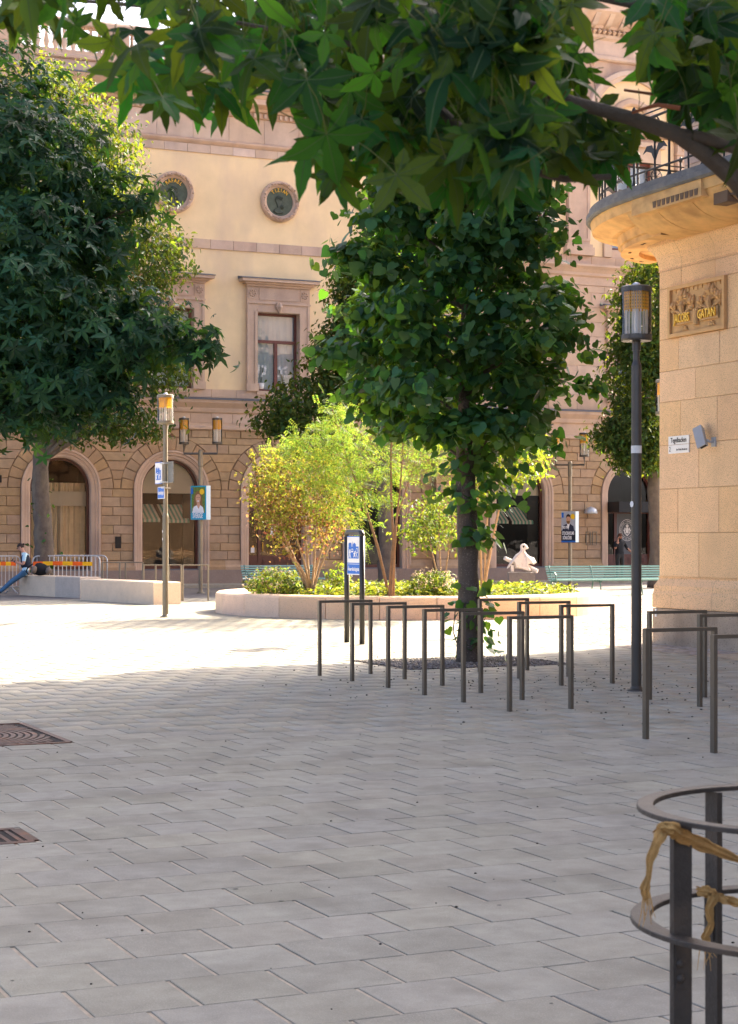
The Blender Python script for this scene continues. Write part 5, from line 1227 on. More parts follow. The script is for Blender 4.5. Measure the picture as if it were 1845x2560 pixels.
def poster(label, base, zc, w, h, rz, kind):
    p = thing('poster', label, 'poster', (base[0], base[1], zc), rz)
    off = -0.09; bows = 10; b = MB()
    for k in range(bows):                                # slightly bowed board
        x0, x1 = -w/2+w*k/bows, -w/2+w*(k+1)/bows; f_ = lambda x: off
        b.quad((x0,f_(x0),-h/2),(x1,f_(x1),-h/2),(x1,f_(x1),h/2),(x0,f_(x0),h/2))
    b.build('board', 'poster_cyan' if kind == 'woman' else 'poster_grey', p)
    b = MB()
    for k in range(bows):
        x0, x1 = -w/2+w*k/bows, -w/2+w*(k+1)/bows; f_ = lambda x: 0.09+0.03*(1-(2*x/w)**2)
        b.quad((x1,f_(x1),-h/2),(x0,f_(x0),-h/2),(x0,f_(x0),h/2),(x1,f_(x1),h/2))
    b.quad((w/2,off,-h/2),(w/2,0.09,-h/2),(w/2,0.09,h/2),(w/2,off,h/2)); b.quad((-w/2,0.09,-h/2),(-w/2,off,-h/2),(-w/2,off,h/2),(-w/2,0.09,h/2)); b.build('back_board', 'poster_back', p)
    lay = [0]
    def flat(P, m):                                       # print layers follow the bow
        lay[0] += 1; e = 0.0012*lay[0]; f_ = lambda x: off-e-0.002
        bb = MB(); n = len(P); bb.add([(x*w, f_(x*w), z*h) for x, z in P], [tuple(range(n))]); bb.build('print', m, p)
    def ell(cx_, cz, rx, rz_, n=16): return [(cx_+rx*math.cos(2*math.pi*k/n), cz+rz_*math.sin(2*math.pi*k/n)) for k in range(n)]
    def txt(s, x, z, size, m, sx):
        lay[0] += 1; me = text_mesh(s, size, m, 0.0005, sx, bold=0.006); put('lettering', me, p, (x*w, off-0.0012*lay[0]-0.004, z*h), (math.radians(90),0,0))
    if kind == 'woman':
        flat([(-0.45,-0.3),(0,-0.3),(0.42,-0.3),(0.42,0.46),(0,0.46),(-0.45,0.46)], 'poster_foliage')
        flat(ell(-0.02,0.05,0.28,0.30), 'poster_hair'); flat([(-0.3,-0.05),(-0.36,-0.3),(0.34,-0.3),(0.28,-0.05)], 'poster_hair')
        flat([(-0.40,-0.3),(-0.30,-0.12),(-0.08,-0.07),(0.12,-0.07),(0.30,-0.14),(0.36,-0.3)], 'poster_white')
        flat([(-0.10,-0.07),(0.02,-0.2),(0.12,-0.07),(0.08,0.03),(-0.08,0.03)], 'poster_skin')
        flat(ell(-0.01,0.13,0.16,0.155), 'poster_skin'); flat([(-0.17,0.2),(-0.1,0.3),(0.08,0.3),(0.16,0.2),(0.06,0.25),(-0.06,0.25)], 'poster_hair')
        flat(ell(-0.07,0.15,0.03,0.012,8), 'poster_dark'); flat(ell(0.06,0.15,0.03,0.012,8), 'poster_dark'); flat(ell(0.0,0.05,0.06,0.018,8), 'poster_white')
        flat(ell(0.24,0.32,0.15,0.085), 'poster_yellow'); flat([(-0.46,0.26),(-0.32,0.26),(-0.32,0.43),(-0.46,0.43)], 'sign_blue')
        txt('TRO PÅ', -0.06, -0.24, 0.17, 'poster_white', 0.62); txt('SVERIGE', -0.02, -0.39, 0.20, 'poster_white', 0.58)
    else:
        flat([(-0.5,-0.5),(0,-0.5),(0.5,-0.5),(0.5,-0.12),(0,-0.12),(-0.5,-0.12)], 'poster_dark')
        flat([(-0.5,-0.5),(0,-0.5),(0.5,-0.5),(0.5,-0.45),(0,-0.45),(-0.5,-0.45)], 'sign_blue')
        flat([(-0.42,-0.14),(-0.38,0.04),(-0.1,0.1),(0.12,0.1),(0.36,0.02),(0.42,-0.14)], 'poster_suit'); flat([(-0.1,0.1),(0.0,-0.1),(0.1,0.1)], 'poster_white')
        flat(ell(0,0.23,0.15,0.14), 'poster_skin'); flat([(-0.16,0.27),(-0.13,0.38),(0,0.42),(0.13,0.38),(0.16,0.27),(0.08,0.33),(-0.08,0.33)], 'hair')
        flat(ell(-0.06,0.25,0.025,0.01,8), 'poster_dark'); flat(ell(0.06,0.25,0.025,0.01,8), 'poster_dark'); flat([(-0.13,0.2),(0.13,0.2),(0.1,0.11),(0,0.085),(-0.1,0.11)], 'poster_hair')
        flat(ell(0.32,0.33,0.15,0.09), 'poster_yellow'); flat([(-0.46,0.3),(-0.32,0.3),(-0.32,0.46),(-0.46,0.46)], 'sign_blue')
        txt('TRO PÅ', -0.22, -0.02, 0.13, 'poster_white', 0.6); txt('STOCKHOLMS', 0.0, -0.21, 0.16, 'poster_white', 0.5); txt('SÖRKÖER', -0.06, -0.36, 0.16, 'poster_white', 0.55)
    return p
poster('cyan poster with a smiling long-haired person and the words TRO PÅ SVERIGE', (17.84,51.36), 2.72, 0.66, 1.02, math.radians(-64), 'woman')
poster('poster with a person in a dark suit above white capital letters', dep(1425,1300,63)[:2], 2.06, 0.62, 1.08, math.radians(-68), 'man')
# ================================================================== planter
PT = thing('round_planter', 'large round planter of pink granite blocks full of greenery', 'planter', tuple(PL_C))
NS = 24; da = 2*math.pi/NS; b = MB(); prof = [(PL_R,0.0),(PL_R,PL_H-0.06),(PL_R-0.015,PL_H-0.025),(PL_R-0.06,PL_H),(PL_R-0.62,PL_H),(PL_R-0.66,PL_H-0.04),(PL_R-0.66,0.1)]; n = 5
rows = []
for k in range(n+1):
    a = -da/2+0.0016+(da-0.0032)*k/n; rows.append([(r*math.cos(a), r*math.sin(a), z) for r, z in prof])
m = len(prof); b.add([v for r_ in rows for v in r_], [(a*m+k, (a+1)*m+k, (a+1)*m+k+1, a*m+k+1) for a in range(n) for k in range(m-1)]+[tuple(range(m)), tuple(range(n*m, (n+1)*m))[::-1]])
seg_me = b.mesh('kerb_stone', 'planter_stone')
for k in range(NS): put('kerb_stone', seg_me, PT, (0,0,0), (0,0,k*da+0.055))
b = MB(); b.lathe([(PL_R-0.64,0.0),(PL_R-0.64,0.34),(2.0,0.42),(0.01,0.48)], n=32, cap=False); b.build('soil', 'soil', PT)

# ================================================================== stone benches
def stone_block(par, P, h, matn, name='block'):
    I = inset(P if area(P) > 0 else P[::-1], 0.025); P = P if area(P) > 0 else P[::-1]; n = len(P); b = MB()
    b.add([(p[0],p[1],0) for p in P]+[(p[0],p[1],h-0.025) for p in P]+[(p[0],p[1],h) for p in I], [(k,(k+1)%n,n+(k+1)%n,n+k) for k in range(n)]+[(n+k,n+(k+1)%n,2*n+(k+1)%n,2*n+k) for k in range(n)]+[tuple(range(2*n,3*n))])
    return b.build(name, matn, par)
a_, c_ = gnd(49,1488), gnd(200,1496); mid = a_+(c_-a_)*0.60; w_ = Vector((0.62,0.12,0))
sb1 = thing('stone_bench', 'low granite block bench with one greyer end, person seated on it', 'bench', (0,0,0))
stone_block(sb1, [tuple(p[:2]) for p in (a_, mid, mid+w_, a_+w_)], 0.585, 'bench_stone')
g2 = mid+(c_-mid)*0.004; stone_block(sb1, [tuple(p[:2]) for p in (g2, c_, c_+w_, g2+w_)], 0.582, 'bench_stone_grey')
a_, c_ = gnd(201,1500), gnd(384,1512)
sb2 = thing('stone_bench', 'long low beige granite block bench with sunlit top beside the lamp post', 'bench', (0,0,0))
stone_block(sb2, [tuple(p[:2]) for p in (a_, c_, c_+Vector((0.75,0.14,0)), a_+Vector((0.75,0.14,0)))], 0.56, 'bench_stone')

# ================================================================== green benches
def green_bench(label, p0, length, rz, nleg=3, flip=1):
    t = thing('park_bench', label, 'bench', p0, rz, 'green slatted park benches')
    L_ = length
    seat = [(-0.02-0.085*k, 0.44+0.012*k-(0.03 if k == 5 else 0)) for k in range(6)]
    for k, (y, z) in enumerate(seat): b = MB(); b.cbox(0, L_, y-0.033, y+0.033, z-0.03, z, 0.006); b.build('seat_slat', 'bench_green', t)
    for k in range(6):
        z = 0.49+k*0.068; y = 0.045+0.034*k; b = MB(); b.add([(0,y,z-0.020),(L_,y,z-0.020),(L_,y+0.016,z+0.020),(0,y+0.016,z+0.020),(0,y+0.022,z-0.026),(L_,y+0.022,z-0.026),(L_,y+0.038,z+0.014),(0,y+0.038,z+0.014)], [(0,1,2,3),(3,2,6,7),(7,6,5,4),(4,5,1,0),(0,3,7,4),(1,5,6,2)]); b.build('back_slat', 'bench_green', t)
    for k in range(nleg):
        x = 0.12+(L_-0.24)*k/(nleg-1)
        for (ya, yb) in ((-0.38,-0.46),(0.05,0.20)): b = MB(); b.tube([(x,ya*0.9,0.43),(x,yb,0.0)], 0.02, 6); b.build('leg', 'bench_iron', t)
        b = MB(); b.tube([(x,-0.44,0.40),(x,0.02,0.41),(x,0.10,0.55),(x,0.24,0.86)], 0.02, 6); b.build('frame', 'bench_iron', t)
    for x in (0.0, L_):
        b = MB(); b.tube([(x,0.14,0.66),(x,-0.1,0.68),(x,-0.36,0.66),(x,-0.44,0.60),(x,-0.46,0.42)], 0.018, 6); b.build('armrest', 'bench_iron', t)
    return t
p = gnd(1372,1489); green_bench('long turquoise green slatted bench in front of the emblem door', (p.x, p.y, 0), 4.3, math.radians(-3), 4)
p = dep(700,1460,53); green_bench('green slatted bench half hidden behind the copper shrub', (p.x-1.0, p.y+0.4, 0), 2.4, 0, 3)

# ================================================================== sculpture
def skin_mesh(nodes, edges, mats, sub=2, smooth=True):
    """nodes: list of (co, radius or (rx,ry)); first node is the root"""
    me = bpy.data.meshes.new('skin'); me.from_pydata([n_[0] for n_ in nodes], edges, [])
    o = bpy.data.objects.new('skin', me); COL.objects.link(o)
    md = o.modifiers.new('s', 'SKIN'); md.use_smooth_shade = smooth
    for i, n_ in enumerate(nodes):
        r = n_[1]; me.skin_vertices[0].data[i].radius = r if hasattr(r, '__len__') else (r, r)
    me.skin_vertices[0].data[0].use_root = True
    if sub: ms = o.modifiers.new('u', 'SUBSURF'); ms.levels = sub; ms.render_levels = sub
    dg = bpy.context.evaluated_depsgraph_get(); res = bpy.data.meshes.new_from_object(o.evaluated_get(dg))
    bpy.data.objects.remove(o); bpy.data.meshes.remove(me)
    res.materials.clear()
    for m in (mats if isinstance(mats, (list, tuple)) else [mats]): res.materials.append(MATS[m])
    return res
p = dep(1303,1440,50); sc = thing('sculpture', 'pale stone creature sculpture with beaked head, hollow eye and stubby legs', 'sculpture', (p.x, p.y, 0), -YAW)
b = MB(); b.box(-0.36,0.36,-0.25,0.30,0,0.70); b.build('pedestal', 'pedestal', sc)
OUT = [(548,600),(555,555),(595,525),(650,523),(700,560),(735,620),(725,645),(668,662),(660,700),(700,760),(770,820),(840,910),(862,962),(838,1000),(765,985),(732,1008),(742,1052),(790,1112),(775,1180),(700,1165),(560,1112),(432,1095),(404,1000),(382,965),(335,1012),(292,1080),(240,1100),(258,1042),(310,960),(390,850),(440,780),(520,720),(550,680)]
OUT = [((x-570)*0.001222, 0.70+(1180-y)*0.001222) for x, y in OUT]
if area(OUT) < 0: OUT = OUT[::-1]
lay_ = [(-0.16,0.04),(-0.13,0.018),(-0.08,0.004),(0.08,0.004),(0.13,0.018),(0.16,0.04)]; b = MB(); k = len(OUT); vs = []
for (yy, ins) in lay_:
    for q, p_ in zip(inset(OUT, ins), OUT): wd = 1.0 if p_[1] < 1.25 else 0.55; vs.append((q[0], yy*wd*(1.25 if p_[1] < 1.1 else 1.0), q[1]))
b.add(vs, [(a*k+c, a*k+(c+1)%k, (a+1)*k+(c+1)%k, (a+1)*k+c) for a in range(5) for c in range(k)]+[tuple(range(k))[::-1], tuple(range(5*k,6*k))]); b.build('body', 'sculpture', sc)
for P, r in (([(-0.18,0.10,0.98),(-0.36,0.05,1.05),(-0.46,0.0,1.10)],[0.06,0.058,0.055]), ([(0.20,-0.02,0.86),(0.33,-0.1,0.78),(0.44,-0.16,0.735)],[0.06,0.06,0.055]), ([(0.18,0.12,1.08),(0.32,0.1,1.05),(0.39,0.06,0.95)],[0.08,0.075,0.05]), ([(-0.26,-0.16,0.90),(-0.26,-0.18,0.73)],[0.05,0.045])):
    b = MB(); b.tube(P, r, 10); b.build('limb', 'sculpture', sc, smooth=False)
b = MB(); b.tube([(0.058,-0.05,1.413),(0.058,-0.098,1.413)], [0.028,0.028], 14); b.build('eye', 'black', sc)

# ================================================================== foliage helpers
def leaf_template(kind):
    V, F = [], []
    if kind == 'star':                                  # five pointed lobes, keeled and drooping; unit span ~1
        angs = [math.radians(a) for a in (90, 28, 152, -28, 208)]; lens = (0.56, 0.52, 0.52, 0.36, 0.36)
        V.append((0,0,0))
        order = sorted(range(5), key=lambda i: angs[i] if angs[i] > -1 else angs[i]+2*math.pi)
        order = [3,1,0,2,4]
        for idx, i in enumerate(order):
            a, l = angs[i], lens[i]; c, s = math.cos(a), math.sin(a)
            def pt(u, w, z): return (c*u-s*w, s*u+c*w, z)
            b0 = len(V); hw = 0.085 if l > 0.4 else 0.065
            V += [pt(0.13,-0.085,0.012), pt(l*0.52,-hw,0.01), pt(l,0,-0.10*l/0.5), pt(l*0.52,hw,0.01), pt(0.13,0.085,0.012), pt(l*0.50,0,-0.022)]
            F += [(0,b0,b0+5),(b0,b0+1,b0+5),(b0+1,b0+2,b0+5),(b0+5,b0+2,b0+3),(b0+5,b0+3,b0+4),(0,b0+5,b0+4)]
        k = len(V); 
        for idx in range(4):
            a = 1+6*idx+4; c = 1+6*(idx+1); F.append((0,a,c))
    elif kind == 'heart':
        P = [(0,-0.06),(0.18,-0.17),(0.38,-0.10),(0.47,0.12),(0.36,0.40),(0.16,0.62),(0,0.80),(-0.16,0.62),(-0.36,0.40),(-0.47,0.12),(-0.38,-0.10),(-0.18,-0.17)]
        V = [(x, y, 0.05*abs(x)/0.45-0.10*(max(0,y)**2)-0.05*(abs(x)/0.45)**2*1.6) for x, y in P]; V.append((0,0.25,-0.015)); c = len(V)-1
        F = [(i, (i+1) % 12, c) for i in range(12)]
    elif kind == 'oval':
        P = [(0,0),(0.22,0.25),(0.24,0.5),(0,1.0),(-0.24,0.5),(-0.22,0.25)]; V = [(x, y, 0.10*abs(x)/0.24-0.15*y*y) for x, y in P]+[(0,0.45,-0.04)]
        F = [(i, (i+1) % 6, 6) for i in range(6)]
    elif kind == 'quad':
        V = [(0,0,0),(0.38,0.42,0.05),(0,1.0,-0.12),(-0.38,0.42,0.05)]; F = [(0,1,2),(0,2,3)]
    elif kind == 'feather':                             # a pinnate leaf: rows of little leaflets
        for k in range(5):
            y = 0.12+k*0.19
            for s in (-1,1):
                b0 = len(V); V += [(0,y,0),(s*0.20,y+0.02,0.02),(s*0.26,y+0.13,-0.03)]; F.append((b0,b0+1,b0+2) if s > 0 else (b0,b0+2,b0+1))
        b0 = len(V); V += [(0,0.95,0),(0.07,1.05,0),(0,1.2,-0.03)]; F.append((b0,b0+1,b0+2))
    return np.array(V, float), np.array(F, int)
TPL = {k: leaf_template(k) for k in ('star','heart','oval','quad','feather')}
def rot_mats(nrm, spin):
    """orthonormal frames whose z is nrm and whose y (leaf tip) hangs down as far as it can, turned by spin"""
    n = nrm/np.linalg.norm(nrm, axis=1, keepdims=True)
    dn = np.tile(np.array([0,0,-1.0]), (len(n),1)); y = dn-n*np.sum(dn*n, 1, keepdims=True); bad = np.linalg.norm(y, axis=1) < 1e-3; y[bad] = [1,0,0]
    y /= np.linalg.norm(y, axis=1, keepdims=True); x = np.cross(y, n)
    c, s = np.cos(spin)[:,None], np.sin(spin)[:,None]; y2 = y*c+x*s; x2 = np.cross(y2, n)
    return np.stack([x2, y2, n], 2)
def leaves_mesh(name, pts, nrm, spin, size, kind, matn):
    tv, tf = TPL[kind]; M_ = rot_mats(nrm, spin); V = np.einsum('nij,kj->nki', M_, tv)*size[:,None,None]+pts[:,None,:]
    F = tf[None]+(np.arange(len(pts))*len(tv))[:,None,None]
    return np_mesh(name, V.reshape(-1,3), F.reshape(-1,3), matn)
def crown_points(rng, ells, n, clump=0.16, per=9, shell=0.55, holes=None):
    """points in clumps through a union of ellipsoids ((c),(r),weight); denser near the skin"""
    w = np.array([e[2] for e in ells], float); w /= w.sum(); nc = max(1, n//per); P, O = [], []
    idx = rng.choice(len(ells), nc, p=w)
    for i in idx:
        c, r, _ = ells[i]; d = rng.normal(size=3); d /= np.linalg.norm(d); t = (shell+(1-shell)*rng.random())**(1/1.5) if rng.random() < 0.72 else rng.random()**(1/3)
        q = np.array(c)+d*np.array(r)*t*(0.92+0.16*rng.random())
        k = rng.poisson(per)+1; off = rng.normal(size=(k,3))*clump*np.array([1,1,0.6]); P.append(q+off); O.append(np.tile(d, (k,1))+off/clump*0.15)
    return np.concatenate(P), np.concatenate(O)
def foliage(parent, name, rng, P, O, size, kind, matn, up=0.55, jit=0.55, spin=0.9, individual=0, leafname='leaf', key=None, svar=0.28):
    n = len(P); nrm = O*(0.55 if kind != 'star' else 0.9)+np.array([0,0,up])+rng.normal(size=(n,3))*jit; sp = rng.normal(size=n)*spin; sz = size*(1+rng.normal(size=n)*svar).clip(0.5,1.6)
    ind = np.zeros(n, bool)
    if individual:
        order = sorted(range(n), key=key); ind[order[:individual]] = True
        tv, tf = TPL[kind]; me = np_mesh(leafname, tv, tf, matn); M_ = rot_mats(nrm[ind], sp[ind])
        for q, m, s in zip(P[ind], M_, sz[ind]):
            o = put(leafname, me, parent); mm = Matrix([list(r_) for r_ in m]).to_4x4(); o.matrix_local = Matrix.Translation(Vector(q)) @ mm @ Matrix.Diagonal((s,s,s,1))
    if (~ind).any():
        o = put(name, leaves_mesh(name, P[~ind], nrm[~ind], sp[~ind], sz[~ind], kind, matn), parent); o['kind'] = 'stuff'
    return n
def limbs(par, base, tops, matn, r0, rng, name='limb', bend=0.15):
    for t in tops:
        a, c = Vector(base), Vector(t); L_ = (c-a).length; pts = []
        off = Vector((rng.normal()*bend, rng.normal()*bend, 0))
        for k in range(6): u = k/5; pts.append(a+(c-a)*u+off*math.sin(u*math.pi)*L_*0.3+Vector((0,0,0.07*L_*math.sin(u*math.pi))) )
        b = MB(); b.tube(pts, [r0*(1-0.85*k/5) for k in range(6)], 6); b.build(name, matn, par)
def trunk_mesh(pts, rad, rng, n=14, lump=0.06):
    b = MB(); b.tube(pts, rad, n); v = []
    for i, p_ in enumerate(b.v):
        k = mnoise.noise(Vector(p_)*3.1)*lump; c = Vector(pts[min(len(pts)-1, i//n)]); d = Vector(p_)-c; v.append(tuple(c+d*(1+k*3)))
    b.v = v; return b
def dense(pts, rad, n):                                 # resample a poly line
    pts = [Vector(p) for p in pts]; P, Q = [], []; seg = len(pts)-1
    for k in range(n+1):
        u = k/n*seg; i = min(seg-1, int(u)); f_ = u-i; P.append(pts[i].lerp(pts[i+1], f_)); Q.append(rad[i]+(rad[i+1]-rad[i])*f_)
    return P, Q
camdist = lambda P: (lambda i: P[i][0]*DV[0]+P[i][1]*DV[1])

# ------------------------------------------------------------------ linden in the middle
rng = np.random.default_rng(21); LB = Vector((10.97,20.94,0))
T = thing('linden_tree', 'dense dark linden tree with leafy trunk rising from a grit square', 'tree', tuple(LB))
P, Q = dense([(0,0,0),(0.02,0,0.5),(0.0,0,1.4),(-0.02,0.02,2.4),(0.0,0,4.5),(0.02,0,7.8)], [0.17,0.14,0.135,0.13,0.09,0.02], 40)
trunk_mesh(P, Q, rng).build('trunk', 'bark_dark', T, smooth=True)
rv = Vector((RV[0],RV[1],0)); dv = Vector((DV[0],DV[1],0))
def L3(lat, z, dpt=0.0): v = rv*lat+dv*dpt; return (v.x, v.y, z)
EL = [(L3(-0.1,4.6),(0.85,0.85,1.3),2.6),(L3(-0.1,6.3),(0.8,0.8,1.3),2.4)]; tipsL = []
qz = 3.15; lay_i = 0
while qz < 7.7:                                         # layered boughs, ragged at the ends
    Rz = 1.25 if qz < 3.4 else 1.66 if qz < 4.4 else 1.66-0.27*(qz-4.4); nb = 7
    for b_ in range(nb):
        az = 2*math.pi*(b_+0.5*(lay_i % 2))/nb+rng.normal()*0.22; rr = Rz*(0.62+rng.random()*0.30); zz = qz+rng.normal()*0.10
        c_ = (rr*math.cos(az)-0.14*RV[0], rr*math.sin(az)-0.14*RV[1], zz); EL.append((c_, (0.40,0.40,0.20), 0.62)); tipsL.append((qz, c_))
        if rng.random() < 0.45: EL.append(((Rz*1.08*math.cos(az+0.1), Rz*1.08*math.sin(az+0.1), zz-0.08), (0.16,0.16,0.08), 0.10))
    qz += 0.50; lay_i += 1
for qz, c_ in tipsL[::2]: limbs(T, (0,0,max(2.5, qz-0.55)), [c_], 'bark_twig', 0.026, rng)
P_, O_ = crown_points(rng, EL, 15000, 0.13, 8, 0.45)
k_ = P_[:,2] > 2.75; P_, O_ = P_[k_], O_[k_]
key_l = lambda i: P_[i][0]*DV[0]+P_[i][1]*DV[1]+0.25*abs(P_[i][2]-4.2)
foliage(T, 'foliage', rng, P_, O_, 0.14, 'heart', 'leaf_linden_near', 0.55, 0.5, 0.8, 260, key=key_l)
# shoots on the trunk
S_, SO = [], []
for z0, z1, n, r in ((2.0,2.85,280,0.60),(1.5,2.1,90,0.28),(0.55,1.05,18,0.22),(0.05,0.8,80,0.32)):
    for _ in range(n):
        a = rng.uniform(0,6.28); rr = 0.13+abs(rng.normal())*r*0.5; z = rng.uniform(z0,z1); S_.append((rr*math.cos(a)+0.10, rr*math.sin(a)-0.08, z)); SO.append((math.cos(a),math.sin(a),0.2))
S_, SO = np.array(S_), np.array(SO)
foliage(T, 'trunk_shoots', rng, S_, SO, 0.13, 'heart', 'leaf_linden_near', 0.4, 0.45, 0.7, 36, 'leaf', lambda i: S_[i][0]*DV[0]+S_[i][1]*DV[1])
for k in range(5):
    a = rng.uniform(0,6.28); b = MB(); b.tube([(0.1*math.cos(a),0.1*math.sin(a),0.1),(0.2*math.cos(a),0.2*math.sin(a),0.4),(0.25*math.cos(a)+0.1,0.25*math.sin(a),0.8)], [0.008,0.006,0.003], 5); b.build('shoot', 'bark_twig', T)

# ------------------------------------------------------------------ sweetgum on the left (trunk just outside the frame)
rng = np.random.default_rng(5); GB_ = Vector((gc[0], gc[1], 0))
T = thing('sweetgum_tree', 'dark green star-leaved tree growing from the square iron grate', 'tree', tuple(GB_))
P, Q = dense([(0,0,0),(0.01,0,1.2),(0.0,0,2.4),(0.02,0,4.2),(0,0,6.0)], [0.105,0.085,0.075,0.05,0.015], 24); trunk_mesh(P, Q, rng, 12, 0.03).build('trunk', 'bark_dark', T, smooth=True)
pxl = lambda px, py, dd=0.0: tuple(dep(px, py, 14.75+dd)-GB_)
lean = proj(GB_)
EL = [(pxl(-80,600),(1.25,1.25,1.55),5.0),(pxl(60,800,-0.2),(1.0,1.0,0.9),3.0),(pxl(20,430,-0.1),(0.8,0.8,0.9),2.0),(pxl(-120,250),(0.8,0.8,0.8),1.0),(pxl(330,840,-0.1),(0.42,0.42,0.32),0.55),(pxl(480,850,-0.1),(0.18,0.2,0.13),0.22),(pxl(385,500,0),(0.09,0.1,0.13),0.10),(pxl(270,570),(0.22,0.3,0.45),0.4),(pxl(210,970,-0.2),(0.45,0.45,0.28),0.55),(pxl(70,1010),(0.55,0.6,0.3),0.6)]
limbs(T, (0,0,2.3), [EL[i][0] for i in (1,4,5,8,9)], 'bark_twig', 0.032, rng); limbs(T, (0,0,3.2), [EL[i][0] for i in (0,2,3,6,7)], 'bark_twig', 0.03, rng)
P_, O_ = crown_points(rng, EL, 7600, 0.12, 7, 0.5)
foliage(T, 'foliage', rng, P_, O_, 0.172, 'star', 'leaf_gum', 0.45, 0.42, 0.7, 290, key=lambda i: (P_[i][0]*DV[0]+P_[i][1]*DV[1])+(0 if (P_[i][0]*RV[0]+P_[i][1]*RV[1]) > -0.1 else 3))

# ------------------------------------------------------------------ big lindens before the facade
def far_linden(label, base, ells, n, leaf, seed, trunk_r, h, ivy=0):
    rng = np.random.default_rng(seed); B_ = Vector(base)
    t = thing('linden_tree', label, 'tree', base)
    P, Q = dense([(0,0,0),(0.05,0,1.5),(-0.06,0,3.2),(0.0,0,5.5),(0.1,0,h)], [trunk_r*1.2,trunk_r*0.95,trunk_r*0.9,trunk_r*0.65,0.04], 30); trunk_mesh(P, Q, rng, 14, 0.07).build('trunk', 'bark', t, smooth=True)
    E = [(tuple(Vector(c)-B_), r, w) for c, r, w in ells]
    limbs(t, (0,0,4.0), [e[0] for e in E], 'bark', trunk_r*0.35, rng)
    P_, O_ = crown_points(rng, E, n, 0.24, 12, 0.6)
    foliage(t, 'foliage', rng, P_, O_, leaf, 'oval', 'leaf_linden_far', 0.5, 0.6, 0.9)
    if ivy:
        S = np.array([(trunk_r*1.1*math.cos(a)+rng.normal()*0.12, trunk_r*1.1*math.sin(a)+rng.normal()*0.12, abs(rng.normal())*0.5 if rng.random() < 0.7 else rng.uniform(0.5,3.5)) for a in rng.uniform(0,6.28,ivy)]); foliage(t, 'trunk_shoots', rng, S, S*[1,1,0], 0.11, 'heart', 'leaf_linden_near', 0.4, 0.5)
    return t
def px_ell(px, py, D, rx, rz, w): return (tuple(dep(px, py, D)), (rx, rx, rz), w)
B1 = dep(106, 1450, 54.5); B1.z = 0
far_linden('tall linden with gold-lit crown top and thick grey trunk by the barriers', tuple(B1), [px_ell(110,640,54,3.3,4.2,4),px_ell(230,620,54,2.6,3.0,2.6),px_ell(120,330,54.5,2.4,2.3,1.6),px_ell(240,380,54,1.3,1.2,0.7),px_ell(310,820,53.5,1.8,1.6,1.2),px_ell(395,930,53,0.9,1.0,0.5),px_ell(60,900,53.5,3.0,1.8,2.0),px_ell(390,640,53.5,1.0,0.9,0.4),px_ell(215,1060,53.2,1.6,0.5,0.5),px_ell(330,1060,53.2,1.0,0.5,0.35),px_ell(115,215,54.5,0.55,0.7,0.3)], 34000, 0.15, 31, 0.30, 12.5, 130)
B2 = dep(965, 1450, 57); B2.z = 0
far_linden('dark linden with spreading low boughs before the yellow facade', tuple(B2), [px_ell(970,780,57,1.7,3.2,3),px_ell(865,915,56.5,1.2,1.6,1.6),px_ell(760,1010,56,1.2,0.75,0.7),px_ell(700,1050,56,0.75,0.45,0.3),px_ell(790,1110,56,0.8,0.5,0.4),px_ell(895,730,57,0.75,1.2,0.6),px_ell(1040,900,57,2.0,2.4,2.0)], 24000, 0.165, 32, 0.27, 11.5)
B3 = dep(1640, 1450, 60); B3.z = 0
far_linden('linden beside the emblem door, partly hidden by the granite corner', tuple(B3), [px_ell(1650,800,60,1.5,2.4,3),px_ell(1605,940,60,1.2,1.7,1.8),px_ell(1590,1080,59.5,0.95,0.9,1.1),px_ell(1530,1090,59.5,0.55,0.3,0.3),px_ell(1580,1150,59.5,0.6,0.35,0.4),px_ell(1640,1120,59.5,0.9,0.8,0.5)], 20000, 0.155, 33, 0.25, 11)

# ------------------------------------------------------------------ plants in the planter
def soil_at(px, D): v = dep(px, 1450, D); v.z = 0.36; return v
def stems(par, starts, matn, n=6, name='stem'):
    for pts, r0, r1 in starts:
        b = MB(); P, Q = dense(pts, [r0+(r1-r0)*k/(len(pts)-1) for k in range(len(pts))], 10); b.tube(P, Q, n); b.build(name, matn, par)
rng = np.random.default_rng(8); Bs = soil_at(776, 38.2)
T = thing('copper_shrub', 'vase shaped shrub with coppery and golden leaves on pale forked stems', 'shrub', tuple(Bs))
def S(px, py, dd=0.0): return tuple(dep(px, py, 38.2+dd)-Bs)
st_ = []; tips = []
for (ax, ay, bx, by, cx_, cy_, dd) in ((745,1420,690,1330,630,1170,0),(750,1430,715,1340,672,1150,.4),(765,1420,740,1340,715,1160,-.3),(770,1410,762,1320,760,1150,.5),(785,1420,790,1330,800,1140,-.2),(790,1425,812,1350,850,1180,.3),(800,1420,835,1340,870,1240,-.4),(760,1430,722,1380,700,1290,-.5),(785,1425,806,1375,822,1290,.6),(755,1425,700,1350,655,1240,.2)):
    st_.append(([(0,0,0),S(ax,ay,dd*.3),S(bx,by,dd*.7),S(cx_,cy_,dd)], 0.035, 0.006)); tips.append((S(bx,by,dd*.7), S(cx_,cy_,dd)))
stems(T, st_, 'stem_tan')
PG, OG, PC, OC = [], [], [], []
for a, c in tips:
    a, c = np.array(a), np.array(c)
    for _ in range(420):
        u = rng.random(); q = a+(c-a)*u+rng.normal(size=3)*np.array([0.20,0.24,0.14]); o_ = rng.normal(size=3)
        (PG if rng.random() < 0.25+0.6*u else PC).append(q); (OG if len(PG) > len(OG) else OC).append(o_)
